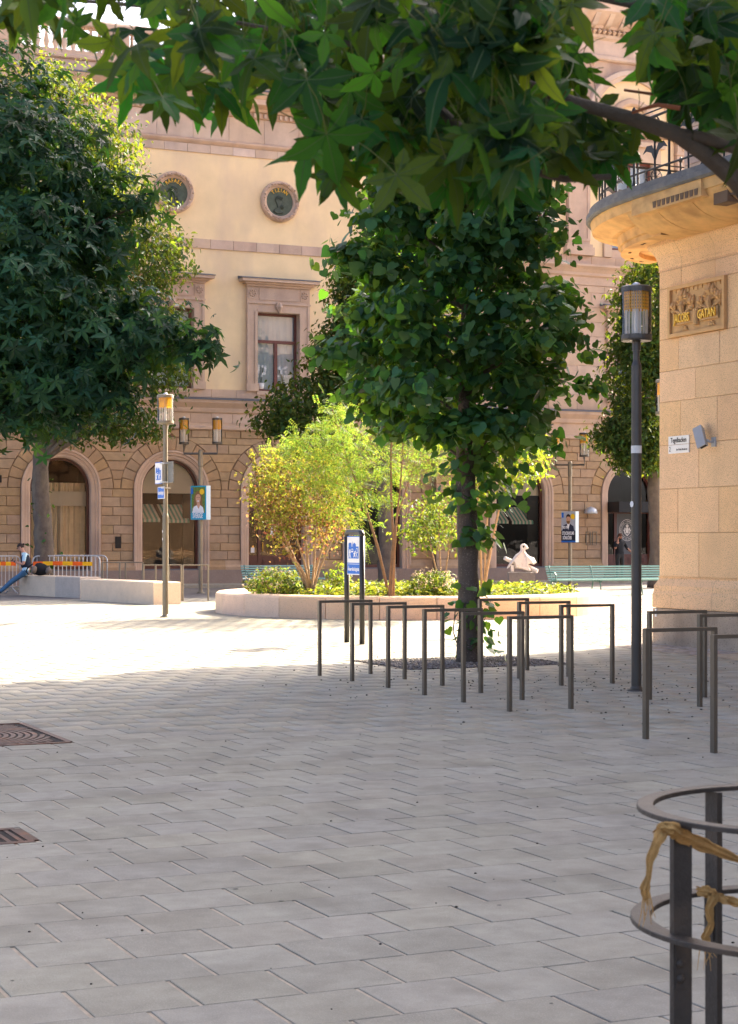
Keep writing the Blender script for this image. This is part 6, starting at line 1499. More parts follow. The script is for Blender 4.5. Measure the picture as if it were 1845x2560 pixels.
for _ in range(3200):
    q = np.array(S(rng.uniform(650,860), rng.uniform(1120,1310), rng.uniform(-.7,.7))); o_ = rng.normal(size=3); z_ = q[2]
    if rng.random() < 0.25+0.45*(z_-0.9)/1.2: PG.append(q); OG.append(o_)
    else: PC.append(q); OC.append(o_)
for px, py in ((625,1120),(650,1130),(615,1190)):     # upright shoots above the shrub
    stems(T, [([S(px+35,py+110),S(px,py)], 0.008, 0.003)], 'stem_tan')
    for _ in range(60): u = rng.random(); PG.append(np.array(S(px+35*(1-u)+rng.normal()*4, py+110*(1-u)+rng.normal()*4))); OG.append(rng.normal(size=3))
foliage(T, 'foliage', rng, np.array(PG), np.array(OG), 0.072, 'quad', 'leaf_gold', 0.3, 0.7, 1.2)
foliage(T, 'foliage', rng, np.array(PC), np.array(OC), 0.06, 'quad', 'leaf_copper', 0.3, 0.7, 1.2)
# airy locust-like tree
rng = np.random.default_rng(9); Bs = soil_at(975, 37.2)
T = thing('feathery_tree', 'slender tree with bright feathery sunlit leaves leaning over the planter', 'tree', tuple(Bs))
def S(px, py, dd=0.0): return tuple(dep(px, py, 37.2+dd)-Bs)
stems(T, [([(0,0,0),S(945,1370),S(905,1240),S(868,1150),S(842,1060),S(830,1020)], 0.035, 0.008)], 'stem_brown', 7, 'trunk')
stems(T, [([S(905,1240),S(860,1215),S(800,1190,.2)],0.014,0.004),([S(880,1180),S(900,1130),S(940,1090)],0.012,0.004),([S(868,1150),S(810,1120),S(760,1110)],0.012,0.003),([S(842,1060),S(790,1080),S(720,1105)],0.01,0.003),([S(890,1210),S(940,1230),S(985,1240)],0.012,0.003)], 'stem_brown', 6, 'branch')
PA = []
for (px, py, sx, sy, n) in ((845,1025,22,14,110),(760,1095,34,9,130),(800,1065,30,12,110),(860,1090,34,24,190),(815,1130,44,20,210),(900,1150,40,26,200),(790,1185,50,22,190),(870,1200,45,24,180),(950,1115,40,26,170),(975,1185,24,10,90),(955,1245,30,12,90),(840,1250,34,22,120),(890,1290,22,28,80),(905,1350,10,18,50),(720,1120,22,8,60),(1010,1080,26,24,100)):
    for _ in range(int(n*0.95)): PA.append(S(px+rng.normal()*sx, py+rng.normal()*sy, rng.normal()*0.45))
PA = np.array(PA); foliage(T, 'foliage', rng, PA, rng.normal(size=PA.shape), 0.20, 'feather', 'leaf_airy', 0.8, 0.45, 1.0)
# twin stemmed tree in front of the dark window
rng = np.random.default_rng(12); Bs = soil_at(978, 36.6)
T = thing('multi_stem_tree', 'slim multi-stemmed tree with three straight brown trunks in the planter', 'tree', tuple(Bs))
def S(px, py, dd=0.0): return tuple(dep(px, py, 36.6+dd)-Bs)
stems(T, [([(0,0,0),S(985,1380),S(978,1250),S(977,1110),S(990,1000)],0.034,0.012),([(0.05,0,0),S(985,1400),S(992,1290),S(1003,1200),S(1010,1050)],0.03,0.012),([(-0.04,0.02,0),S(978,1400),S(990,1300),S(1010,1240),S(1040,1150)],0.026,0.01)], 'stem_brown', 7, 'trunk')
PA = []
for (px, py, sx, sy, n) in ((1010,1010,50,45,190),(1050,1090,40,38,190),(1090,1040,45,40,160),(1045,1160,38,28,120),(1100,1140,40,34,120)):
    for _ in range(n): PA.append(S(px+rng.normal()*sx, py+rng.normal()*sy, rng.normal()*0.5))
PA = np.array(PA); foliage(T, 'foliage', rng, PA, rng.normal(size=PA.shape), 0.19, 'feather', 'leaf_airy', 0.8, 0.45, 1.0)
# lime green tree right of the linden trunk
rng = np.random.default_rng(13); Bs = soil_at(1205, 37.5)
T = thing('lime_green_tree', 'small lime green sunlit tree with orange-brown stems behind the leafy trunk', 'tree', tuple(Bs))
def S(px, py, dd=0.0): return tuple(dep(px, py, 37.5+dd)-Bs)
stems(T, [([(0,0,0),S(1235,1330),S(1255,1240),S(1285,1180),S(1300,1120)],0.034,0.008),([(0,0,0),S(1200,1330),S(1195,1240),S(1190,1120)],0.03,0.008),([(0.05,0,0),S(1215,1330),S(1225,1230),S(1262,1140)],0.024,0.006)], 'stem_tan', 7, 'trunk')
PA = []
for (px, py, sx, sy, n) in ((1265,1085,30,26,260),(1310,1130,30,24,260),(1345,1125,16,26,130),(1220,1110,36,36,280),(1270,1165,38,20,220),(1330,1180,22,12,110),(1195,1170,30,34,200),(1290,1200,24,10,70),(1175,1240,18,18,80),(1225,1230,22,22,80)):
    for _ in range(int(n*1.2)): PA.append(S(px+rng.normal()*sx, py+rng.normal()*sy, rng.normal()*0.5))
PA = np.array(PA); foliage(T, 'foliage', rng, PA, rng.normal(size=PA.shape), 0.105, 'oval', 'leaf_lime', 0.6, 0.55, 1.0)
# rounded shrub left of the trunk
rng = np.random.default_rng(14); Bs = soil_at(1105, 37.8)
T = thing('round_shrub', 'rounded bright green shrub on thin orange stems left of the leafy trunk', 'shrub', tuple(Bs))
def S(px, py, dd=0.0): return tuple(dep(px, py, 37.8+dd)-Bs)
stems(T, [([(0,0,0),S(1085,1400),S(1070,1340),S(1055,1280)],0.022,0.006),([(0,0,0),S(1100,1390),S(1095,1330),S(1100,1270)],0.02,0.006),([(0,0,0),S(1120,1390),S(1128,1330),S(1140,1270)],0.02,0.005),([S(1085,1400),S(1060,1385),S(1035,1365)],0.01,0.004)], 'stem_tan', 7, 'stem')
PA = []
for (px, py, sx, sy, n) in ((1090,1285,38,22,420),(1050,1320,30,18,260),(1120,1320,30,22,260),(1030,1335,18,10,110),(1100,1250,26,12,150),(1070,1350,34,14,160)):
    for _ in range(n): PA.append(S(px+rng.normal()*sx, py+rng.normal()*sy, rng.normal()*0.5))
PA = np.array(PA); foliage(T, 'foliage', rng, PA, rng.normal(size=PA.shape), 0.095, 'oval', 'leaf_shrub', 0.6, 0.55, 1.0)
# low flowering bushes and ground cover
def bush(label, px, D, rx, rz, n, seed, matn, flowers=0):
    rng = np.random.default_rng(seed); B_ = soil_at(px, D); t = thing('low_bush', label, 'bush', tuple(B_))
    b = MB()
    for k in range(7): a = rng.uniform(0,6.28); b.tube([(0,0,0),(rx*0.5*math.cos(a),rx*0.5*math.sin(a),rz*0.9)], [0.01,0.004], 5)
    b.build('stems', 'stem_tan', t)
    P_, O_ = crown_points(rng, [((0,0,rz*0.75),(rx,rx*0.9,rz*0.75),1)], n, 0.08, 8, 0.5); foliage(t, 'foliage', rng, P_, O_, 0.075, 'oval', matn, 0.6, 0.5)
    if flowers:
        P_, O_ = crown_points(rng, [((0,0,rz*0.85),(rx,rx*0.9,rz*0.75),1)], flowers, 0.05, 8, 0.9); foliage(t, 'blossoms', rng, P_, O_, 0.04, 'quad', 'flower_pale', 0.6, 0.6)
bush('leafy low bush with pale blossoms under the copper shrub', 690, 38.4, 0.62, 0.42, 1500, 41, 'leaf_shrub', 380)
bush('pale flowering low bush left of the leafy trunk in the planter', 1080, 37.6, 0.55, 0.40, 1200, 42, 'leaf_shrub', 420)
bush('small yellow-green bush behind the twin-post sign', 845, 38.6, 0.26, 0.50, 420, 43, 'leaf_lime', 0)
rng = np.random.default_rng(50); P_ = []
while len(P_) < 9500:
    a, r = rng.uniform(0,6.28), (PL_R-0.72)*math.sqrt(rng.random()); P_.append((PL_C.x+r*math.cos(a), PL_C.y+r*math.sin(a), 0.44+0.16*rng.random()**1.5+0.10*mnoise.noise(Vector((r*math.cos(a)*1.3, r*math.sin(a)*1.3, 2)))))
P_ = np.array(P_); o = put('ground_cover', leaves_mesh('ground_cover', P_, rng.normal(size=P_.shape)*0.4+np.array([0,0,1]), rng.uniform(0,6.28,len(P_)), 0.11*(1+rng.normal(size=len(P_))*0.25).clip(.5,1.6), 'oval', 'leaf_cover')); o['kind'] = 'stuff'; o['label'] = 'sunlit yellow-green ground cover filling the round planter'; o['category'] = 'ground cover'
# ================================================================== tree guard and sweetgum in the foreground
GD = 3.7; GC = dep(2030, 1350, GD); GC.z = 0
tg = thing('tree_guard', 'round dark steel tree guard with two flat hoops and tied rags', 'tree guard', tuple(GC), -YAW)
def ring_mb(r0, r1, z, th, n=56):
    b = MB(); rows = [(r0,z-th),(r1,z-th),(r1,z-0.0015),(r1-0.0015,z),(r0+0.0015,z),(r0,z-0.0015)]; m = len(rows); vs = []
    for k in range(n):
        a = 2*math.pi*k/n; vs += [(r*math.cos(a), r*math.sin(a), zz) for r, zz in rows]
    b.add(vs, [(k*m+j, k*m+(j+1)%m, ((k+1)%n)*m+(j+1)%m, ((k+1)%n)*m+j) for k in range(n) for j in range(m)]); return b
ring_mb(0.322, 0.357, 1.052, 0.010).build('hoop', 'guard_metal', tg); ring_mb(0.328, 0.370, 0.822, 0.010).build('hoop', 'guard_metal', tg); ring_mb(0.325, 0.372, 0.30, 0.010).build('hoop', 'guard_metal', tg)
for a in (117, 205, 295, 27):
    t = math.radians(a); c, s = math.cos(t), math.sin(t); b = MB()
    pr = [(0.302,-0.007),(0.345,-0.007),(0.345,0.007),(0.302,0.007)]; b.prism([(u*c-v*s, u*s+v*c) for u, v in pr], 'z', 0.0, 1.043); up = b.build('upright', 'guard_metal', tg)
    for z in (0.765, 0.735, 0.255):
        b = MB(); o_ = Vector((0.332*c, 0.332*s, z)); dirv = Vector((-s,c,0)); b.tube([o_, o_+dirv*0.013, o_+dirv*0.018], [0.010,0.010,0.004], 8); b.build('bolt', 'guard_metal', up)
    b = MB(); b.prism([(u*c-v*s, u*s+v*c) for u, v in ((0.312,0.007),(0.343,0.007),(0.343,0.011),(0.312,0.011))], 'z', 0.715, 0.812); b.build('tab', 'guard_metal', up)
def rag(label, paths):
    t = thing('rag', label, 'rag', tuple(GC), -YAW)
    for name, pts, rad in paths:                        # crumpled flat strips, several folds deep
        for lay in range(3 if name != 'tail' else 2):
            P, Q = dense(pts, rad, 26); b = MB(); nu = 11; ph = lay*2.1; n = len(P)
            for i, p_ in enumerate(P):
                t_ = (P[min(i+1,n-1)]-P[max(i-1,0)]).normalized(); wd = t_.cross(Vector((0,1,0))).normalized(); nm = Vector((0,-1,0)); q = Q[i]
                for u_ in range(nu):
                    u = 2*u_/(nu-1)-1; w = q*(0.80-0.12*lay)*u*(1+0.12*math.sin(i*0.9+ph)); f_ = q*(0.35*math.cos(u*1.4)+0.22*math.sin(u*7+ph+i*0.16)+0.12*math.sin(u*13+i*0.4))+0.0045*lay*(1 if name == 'knot' else -0.4)
                    tw = 0.5*math.sin(i*0.22+ph) if name != 'band' else 0.25*math.sin(i*0.3+ph)
                    b.v.append(tuple(p_+wd*(w*math.cos(tw))+nm*(f_+w*math.sin(tw)*0.6)+t_*(0.004*math.sin(u*4+ph)*(2 if i in (0,n-1) else 1))))
            for i in range(n-1):
                for u_ in range(nu-1): b.f.append((i*nu+u_, i*nu+u_+1, (i+1)*nu+u_+1, (i+1)*nu+u_)); b.m.append(0)
            b.build(name, 'rag', t, smooth=True)
        if name == 'tail':
            q = random.Random(len(pts)); e = Vector(pts[-1])
            for k in range(7):
                fb = MB(); sx_ = q.uniform(-.012,.012); fb.tube([e+Vector((sx_*0.6,0,0.02)), e+Vector((sx_+q.uniform(-.006,.006),0,-0.012)), e+Vector((sx_*1.3+q.uniform(-.01,.01),0,-0.02-q.uniform(0,.035)))], [0.0016,0.0012,0.0006], 4); fb.build('thread', 'rag', t)
    return t
def GL(px, py, D): v = dep(px, py, D)-GC; return (v.x*RV[0]+v.y*RV[1], v.x*DV[0]+v.y*DV[1], v.z)
rag('ochre cloth strip knotted round the guard upright below the top hoop', [('knot', [GL(1640,2085,3.52),GL(1655,2070,3.50),GL(1680,2072,3.50),GL(1700,2085,3.52),GL(1712,2090,3.56)], [0.008,0.017,0.02,0.017,0.010]),
    ('tail', [GL(1655,2080,3.49),GL(1640,2110,3.47),GL(1625,2150,3.47),GL(1622,2185,3.47),GL(1612,2225,3.47),GL(1618,2255,3.47)], [0.014,0.013,0.011,0.006,0.014,0.004]),
    ('band', [GL(1695,2085,3.52),GL(1740,2105,3.58),GL(1790,2125,3.64),GL(1850,2150,3.70),GL(1960,2190,3.70)], [0.017,0.019,0.014,0.009,0.010])])
rag('ochre cloth strip knotted where the lower hoop meets the rear upright', [('knot', [GL(1745,2228,3.92),GL(1765,2228,3.9),GL(1790,2240,3.9),GL(1815,2250,3.86)], [0.014,0.018,0.014,0.012]),
    ('tail', [GL(1785,2240,3.88),GL(1772,2270,3.87),GL(1778,2310,3.87),GL(1762,2345,3.87),GL(1766,2366,3.87)], [0.012,0.013,0.009,0.012,0.004]),
    ('band', [GL(1800,2245,3.88),GL(1850,2258,3.84),GL(1960,2250,3.78)], [0.013,0.012,0.010])])

rng = np.random.default_rng(77)
T = thing('sweetgum_tree', 'near sweetgum with big star-shaped leaves overhanging from inside the round guard', 'tree', tuple(GC))
P, Q = dense([(0,0,0),(0.01,0.0,1.0),(0,0,1.9),(-0.02,0.03,2.6),(0,0.05,3.6),(0.05,0.1,4.6)], [0.062,0.055,0.05,0.04,0.028,0.01], 24); trunk_mesh(P, Q, rng, 12, 0.03).build('trunk', 'bark_twig', T, smooth=True)
def G(px, py, D=3.7): return tuple(dep(px, py, D)-GC)
boughs = [([(0,0,1.86),G(1905,540,3.66),G(1845,455,3.6),G(1770,390,3.55),G(1690,335,3.5),G(1579,296,3.45),G(1430,255,3.45),G(1260,190,3.5),G(1050,140,3.6),G(820,100,3.7),G(560,50,3.9)], 0.024, 0.004, 'bark_twig'),
    ([(0,0.02,2.2),G(1930,380,3.6),G(1845,372,3.55),G(1760,345,3.52),G(1690,332,3.5)], 0.014, 0.011, 'bark_twig'),
    ([G(1050,230,3.7),G(1160,330,3.55),G(1260,388,3.5),G(1340,430,3.5),G(1411,448,3.52),G(1526,442,3.55)], 0.011, 0.006, 'bark_twig'),
    ([(0,0,2.35),G(1900,30,3.8),G(1780,25,3.8),G(1640,20,3.85),G(1450,-20,3.9),G(1150,-30,4.0),G(800,0,4.1),G(420,20,4.2),G(60,-10,4.3)], 0.018, 0.004, 'bark_twig'),
    ([G(1640,20,3.85),G(1740,90,3.9),G(1775,160,3.9),G(1800,250,3.9)], 0.008, 0.003, 'stem_tan'),
    ([G(1845,240,3.9),G(1760,250,3.9),G(1700,245,3.9),G(1560,225,3.9)], 0.006, 0.003, 'twig_red'),
    ([G(1700,270,3.4),G(1640,262,3.4),G(1580,282,3.42)], 0.005, 0.003, 'twig_red'),
    ([G(920,-40,3.6),G(960,10,3.6),G(1010,65,3.62),G(1080,120,3.6)], 0.006, 0.004, 'twig_red')]
for pts, r0, r1, m in boughs:
    P, Q = dense(pts, [r0+(r1-r0)*k/(len(pts)-1) for k in range(len(pts))], len(pts)*5); b = MB(); b.tube(P, Q, 8); b.build('branch', m, T, smooth=True)
# near leaf: blade with keeled lobes, pale ribs and stalk
def fine_star():
    """sweetgum blade: five tapering lobes with a few teeth, drooping tips; ribs and stalk follow"""
    b = MB(); b.add([(0,0,0)], []); ribs = []; prev = None
    lob = [(math.radians(-32),0.37,-1),(math.radians(24),0.52,-1),(math.radians(90),0.60,0),(math.radians(156),0.52,1),(math.radians(212),0.37,1)]
    T_ = [0.16,0.30,0.44,0.56,0.66,0.78,0.90,1.0]; Wd = [0.092,0.078,0.098,0.100,0.086,0.060,0.028,0.0]; TE = [0,0,0.006,0.014,-0.004,0.008,-0.002,0]
    for (a, l, sw) in lob:
        sc_ = 0.78 if l < 0.4 else 1.0; L0, M0, R0 = [], [], []
        for t, w, te in zip(T_, Wd, TE):
            aa = a+sw*0.16*t*t; u = l*t if t > 0.2 else 0.13; c, s_ = math.cos(aa), math.sin(aa); ww = (w+te)*sc_; z = -0.30*u*u
            M0.append((c*u, s_*u, z-0.016*(1-t))); L0.append((c*u+s_*ww, s_*u-c*ww, z+0.012*(1-t))); R0.append((c*u-s_*ww, s_*u+c*ww, z+0.012*(1-t)))
        k = len(T_); o0 = len(b.v); b.v += L0+M0+R0
        for q in range(k-1):
            b.f += [(o0+q, o0+q+1, o0+k+q+1, o0+k+q), (o0+k+q, o0+k+q+1, o0+2*k+q+1, o0+2*k+q)]; b.m += [0,0]
        b.f += [(0, o0, o0+k), (0, o0+k, o0+2*k)]; b.m += [0,0]
        if prev is not None: b.f.append((0, prev, o0)); b.m.append(0)
        prev = o0+2*k; ribs.append(M0)
    b.cur = 1
    for M0 in ribs:
        for q in range(-1, len(M0)-2):
            p0 = Vector(M0[q]) if q >= 0 else Vector((0,0,0)); p1 = Vector(M0[q+1]); sd = (p1-p0).cross(Vector((0,0,1))).normalized()*0.005; up = Vector((0,0,0.004))
            b.add([p0-sd+up, p0+sd+up, p1+sd*0.8+up, p1-sd*0.8+up], [(0,1,2,3)])
    return b
b = fine_star()
b.cur = 2
pt_ = [(0,0,0.0),(0.0,-0.2,0.05),(0.03,-0.42,0.14),(0.08,-0.58,0.20)]; b.tube(pt_, [0.009,0.007,0.007,0.008], 4)
near_me = b.mesh('leaf', ['leaf_gum_near','leaf_vein','petiole'], True)
variants = [near_me]
for k in range(5):                                      # bent and cupped variants
    me = near_me.copy(); q = random.Random(k); a1, a2, ph = q.uniform(-0.9,1.2), q.uniform(-0.2,1.3), q.uniform(0,6.28)
    for v in me.vertices:
        r2 = v.co.x**2+max(0,v.co.y)**2; v.co.z += -a2*r2*0.9+a1*v.co.x*v.co.y*0.6+0.07*math.sin(v.co.x*9+ph+v.co.y*5)*math.sqrt(r2)
    variants.append(me)
CL = [(950,70,170,55,26),(1150,100,150,85,38),(1275,190,80,100,26),(1000,230,110,75,24),(900,310,70,50,12),(1040,400,110,60,24),(1180,430,80,50,15),(820,400,26,45,5),(1270,380,60,60,14),(1380,300,50,80,10),(1430,430,55,35,9),(1500,400,40,40,4),(1060,505,60,25,5),(1240,490,35,25,4),
      (440,0,80,18,7),(360,130,30,40,5),(410,230,50,45,7),(500,120,70,50,8),(560,250,45,45,6),(620,130,60,60,9),(690,40,60,40,8),(110,-12,90,20,7),(260,-22,70,14,4),(30,60,20,20,2),(190,75,14,22,2),(720,150,50,55,6),(800,110,60,60,9),
      (1720,40,75,45,20),(1805,130,35,80,16),(1675,140,40,55,8),(1795,245,45,45,9),(1610,50,30,30,2),(1720,200,40,40,7),(1840,360,12,30,2),(1560,340,30,30,2),(1360,120,40,70,7),(760,250,30,40,4)]
cnt = 0; twigs = MB()
for (px, py, sx, sy, n) in CL:
    Dc = rng.normal(3.6, 0.22) if px < 1500 else rng.normal(3.7,0.15)
    for _ in range(int(n*(2.3 if px > 750 else 1.5))):
        D = float(np.clip(Dc+rng.normal()*0.22, 2.95, 4.9)); q = Vector(dep(px+rng.normal()*sx*0.8, py-(62 if 750 < px < 1550 else 22)+rng.normal()*sy*0.85, D))-GC
        nr = -np.array([DV[0],DV[1],0])*0.75+np.array([0,0,0.45])+rng.normal(size=3)*0.55
        M_ = rot_mats(nr[None], np.array([rng.normal()*0.55]))[0]; s = 0.126*float(np.clip(1+rng.normal()*0.2, 0.62, 1.35))
        if cnt < 300:
            o = put('leaf', variants[int(rng.integers(6))], T)
            o.matrix_local = Matrix.Translation(q) @ Matrix([list(r_) for r_ in M_]).to_4x4() @ Matrix.Diagonal((s,s,s,1))
        else:
            me = variants[int(rng.integers(6))]; mm = Matrix.Translation(q) @ Matrix([list(r_) for r_ in M_]).to_4x4() @ Matrix.Diagonal((s,s,s,1))
            if cnt == 300: extra = [MB() for _ in range(1)]
            off = None; eb = extra[0]
            base_v = [tuple(mm @ v.co) for v in me.vertices]; o0 = len(eb.v); eb.v.extend(base_v)
            for pl_ in me.polygons: eb.f.append(tuple(i+o0 for i in pl_.vertices)); eb.m.append(pl_.material_index)
        cnt += 1
if cnt > 300: extra[0].build('foliage', ['leaf_gum_near','leaf_vein','petiole'], T, kind='stuff')

# ================================================================== crowd barriers
def barrier(label, p0, p1, h=1.12):
    a, c = Vector((p0[0],p0[1],0)), Vector((p1[0],p1[1],0)); L_ = (c-a).length; rz = math.atan2(c.y-a.y, c.x-a.x)
    t = thing('crowd_barrier', label, 'barrier', tuple(a), rz, 'steel crowd barriers by the tree'); b = MB(); r = 0.16
    P = [(0,0,0.12),(0,0,h-r)]+[(r-r*math.cos(k*math.pi/8), 0, h-r+r*math.sin(k*math.pi/8)) for k in range(1,5)]+[(L_-r+r*math.sin(k*math.pi/8), 0, h-r+r*math.cos(k*math.pi/8)) for k in range(5)]+[(L_,0,0.12)]
    b.tube(P, 0.021, 8); b.tube([(0,0,0.20),(L_,0,0.20)], 0.018, 8); b.build('frame', 'galvanised', t, smooth=True)
    n = int(L_/0.125)
    for k in range(1, n): x = L_*k/n; b = MB(); b.tube([(x,0,0.2),(x,0,h-0.01)], 0.010, 6); b.build('bar', 'galvanised', t)
    for x in (0.3, L_-0.3): b = MB(); b.tube([(x,-0.32,0.015),(x,-0.22,0.05),(x,0,0.2),(x,0.22,0.05),(x,0.32,0.015)], 0.016, 6); b.build('foot', 'galvanised', t)
    return t
bp = lambda px, D: tuple(dep(px, 1400, D))
barrier('steel crowd barrier behind the seated person, striped tape across it', bp(-70,53.0), bp(50,54.2))
barrier('steel crowd barrier behind the backpack, carrying the long striped tape', bp(82,54.2), bp(250,54.6))
barrier('steel crowd barrier rearmost behind the striped tape and stone bench', bp(96,56.2), bp(268,55.8))
def tape(label, px0, px1, D, z, h, seg):
    a, c = Vector(dep(px0,1400,D)), Vector(dep(px1,1400,D)); a.z = c.z = 0; L_ = (c-a).length; t = thing('warning_tape', label, 'tape', (a.x,a.y,z), math.atan2(c.y-a.y,c.x-a.x)); n = max(1, round(L_/seg))
    for k in range(n):
        x0, x1 = L_*k/n, L_*(k+1)/n; b = MB(); w = lambda x: 0.012*math.sin(x*2.1)
        b.add([(x0,0,w(x0)),(x1,0,w(x1)),(x1,0,w(x1)+h),(x0,0,w(x0)+h),(x0,0.006,w(x0)),(x1,0.006,w(x1)),(x1,0.006,w(x1)+h),(x0,0.006,w(x0)+h)], [(0,1,2,3),(5,4,7,6),(3,2,6,7),(1,0,4,5)]); b.build('stripe', 'tape_orange' if k % 2 == 0 else 'tape_yellow', t)
tape('orange and yellow striped tape stretched along the barrier behind the backpack', 82, 231, 54.0, 0.83, 0.12, 0.29)
tape('orange and yellow striped tape left of the seated person', -75, 40, 52.9, 0.84, 0.115, 0.15)

# ================================================================== people
def assign(me, rules):
    for p_ in me.polygons:
        c = p_.center
        for fn, k in rules:
            if fn(c): p_.material_index = k; break
    for p_ in me.polygons: p_.use_smooth = True
def hand_nodes(N_, E_, wrist, palm, fdir, sdir):
    """five fingers from the palm; fdir: finger direction, sdir: across the palm"""
    w = Vector(wrist); p = Vector(palm); f = Vector(fdir).normalized(); s = Vector(sdir).normalized(); ip = len(N_); N_.append((tuple(p), (0.034,0.020))); dn = f.cross(s)
    for k, ln in enumerate((0.062,0.072,0.068,0.052)):
        b0 = p+f*0.03+s*(0.027-0.018*k); i = len(N_); N_.append((tuple(b0+f*ln*0.55), 0.0085)); N_.append((tuple(b0+f*ln+dn*0.022), 0.007)); E_ += [(ip,i),(i,i+1)]
    i = len(N_); N_.append((tuple(p+s*0.04+f*0.005), 0.010)); N_.append((tuple(p+s*0.055+f*0.04), 0.008)); E_ += [(ip,i),(i,i+1)]
    return ip
def person_body(joints, chains, hands, mats, rules, t):
    names = list(joints); N_ = [joints[k] for k in names]; ix = {k: i for i, k in enumerate(names)}; E_ = []
    for ch in chains:
        for a, b_ in zip(ch, ch[1:]): E_.append((ix[a], ix[b_]))
    for (wr, palm, fd, sd) in hands:
        ip = hand_nodes(N_, E_, joints[wr][0], palm, fd, sd); E_.append((ix[wr], ip))
    me = skin_mesh(N_, E_, mats, 2); assign(me, rules); return put('body', me, t)
def head_parts(t, c, fwd, up, hair, r=0.105, bun=False, beard=None, glasses=False):
    """hair cap, ears, eyes, mouth on a head centred at c looking along fwd"""
    f = Vector(fwd).normalized(); u = Vector(up).normalized(); s = u.cross(f).normalized(); u = f.cross(s); M_ = Matrix((s, f, u)).transposed().to_4x4(); M_.translation = Vector(c)
    def sphere_part(name, m, rx, ry, rz, cond, off=(0,0,0)):
        b = MB(); n, k = 16, 10; vs = []
        for i in range(k+1):
            th = math.pi*i/k
            for j in range(n): ph = 2*math.pi*j/n; vs.append((off[0]+rx*math.sin(th)*math.cos(ph), off[1]+ry*math.sin(th)*math.sin(ph), off[2]+rz*math.cos(th)))
        fs = []
        for i in range(k):
            for j in range(n):
                q = (i*n+j, i*n+(j+1)%n, (i+1)*n+(j+1)%n, (i+1)*n+j); cc_ = [sum(vs[v][a] for v in q)/4-off[a] for a in range(3)]
                if cond(cc_): fs.append(q)
        b.add(vs, fs); o = b.build(name, m, t, smooth=True); o.matrix_local = M_; return o
    sphere_part('hair', hair, 0.083, 0.106, 0.118, lambda c: c[2] > 0.035-0.55*min(0,c[1])*-1 if c[1] > 0 else c[2] > -0.035, (0,-0.006,0.006))
    if bun: sphere_part('hair_bun', hair, 0.032, 0.035, 0.035, lambda c: True, (0,-0.115,0.045))
    for sd in (-1,1): sphere_part('ear', mats_skin, 0.012, 0.022, 0.032, lambda c: True, (sd*0.082,-0.005,-0.005)); sphere_part('eye', 'black', 0.012, 0.008, 0.008, lambda c: True, (sd*0.032,0.093,0.012))
    sphere_part('nose', mats_skin, 0.014, 0.026, 0.028, lambda c: True, (0,0.100,-0.018)); sphere_part('mouth', 'hair_red', 0.026, 0.012, 0.006, lambda c: True, (0,0.088,-0.058))
    if beard: sphere_part('beard', beard, 0.074, 0.094, 0.075, lambda c: c[1] > -0.01 and c[2] < 0.01, (0,0.006,-0.055))
    if glasses:
        b = MB()
        for sd in (-1,1): b.tube([(sd*0.033+0.025*math.cos(k*0.785),0.103,0.012+0.02*math.sin(k*0.785)) for k in range(9)], 0.003, 4); b.tube([(sd*0.058,0.10,0.015),(sd*0.084,0.0,0.015)], 0.003, 4)
        o = b.build('glasses', 'black', t); o.matrix_local = M_
# --- seated person
mats_skin = 'skin'
hp = dep(67, 1425, 51.75); sp = thing('person', 'person in navy vest, light blue shirt and jeans seated on the block with a phone', 'person', (hp.x, hp.y, 0), math.atan2(-RV[1], -RV[0]))
J = dict(pelvis=((0,0,0.69),(0.15,0.12)), waist=((0.03,0,0.86),(0.125,0.105)), chest=((0.05,0,1.06),(0.15,0.115)), neckb=((0.075,0,1.21),(0.075,0.07)), neck=((0.12,0,1.28),(0.05,0.05)), head=((0.175,0,1.365),(0.082,0.09)), crown=((0.19,0,1.43),(0.07,0.078)), chin=((0.225,0,1.32),(0.045,0.045)),
    hipL=((0.06,0.09,0.66),0.095), kneeL=((0.42,0.11,0.39),0.066), ankL=((0.74,0.12,0.10),0.045), toeL=((0.90,0.13,0.05),0.040), hipR=((0.06,-0.09,0.66),0.095), kneeR=((0.46,-0.10,0.42),0.066), ankR=((0.80,-0.10,0.11),0.045), toeR=((0.96,-0.10,0.06),0.040),
    shL=((0.03,0.17,1.14),0.066), elL=((0.06,0.23,0.90),0.046), wrL=((0.30,0.10,0.97),0.030), shR=((0.03,-0.17,1.14),0.066), elR=((0.06,-0.23,0.90),0.046), wrR=((0.30,-0.10,0.97),0.030))
CHN = [('pelvis','waist','chest','neckb','neck','head','crown'),('head','chin'),('pelvis','hipL','kneeL','ankL','toeL'),('pelvis','hipR','kneeR','ankR','toeR'),('chest','shL','elL','wrL'),('chest','shR','elR','wrR')]
person_body(J, CHN, [('wrL',(0.36,0.055,1.0),(0.6,-0.8,0.15),(0,0.3,1)),('wrR',(0.36,-0.055,1.0),(0.6,0.8,0.15),(0,-0.3,1))], ['skin','shirt_blue','jeans','shoe'],
    [(lambda c: c.x > 0.70 and c.z < 0.125, 3), (lambda c: c.z < 0.74 or (c.x > 0.25 and c.z < 0.8), 2), (lambda c: c.z > 1.24, 0), (lambda c: abs(c.y) > 0.165 and c.z < 0.995, 0), (lambda c: c.x > 0.19 and c.z > 0.8, 0), (lambda c: True, 1)], sp)
head_parts(sp, (0.18,0,1.385), (0.9,0,-0.42), (0.42,0,0.9), 'hair', bun=True, glasses=True)
V_ = [((0.02,0,0.76),(0.19,0.16)),((0.03,0,0.92),(0.185,0.155)),((0.04,0,1.07),(0.195,0.155)),((0.06,0,1.20),(0.125,0.10))]
put('vest', skin_mesh(V_, [(0,1),(1,2),(2,3)], 'vest_navy', 2), sp)
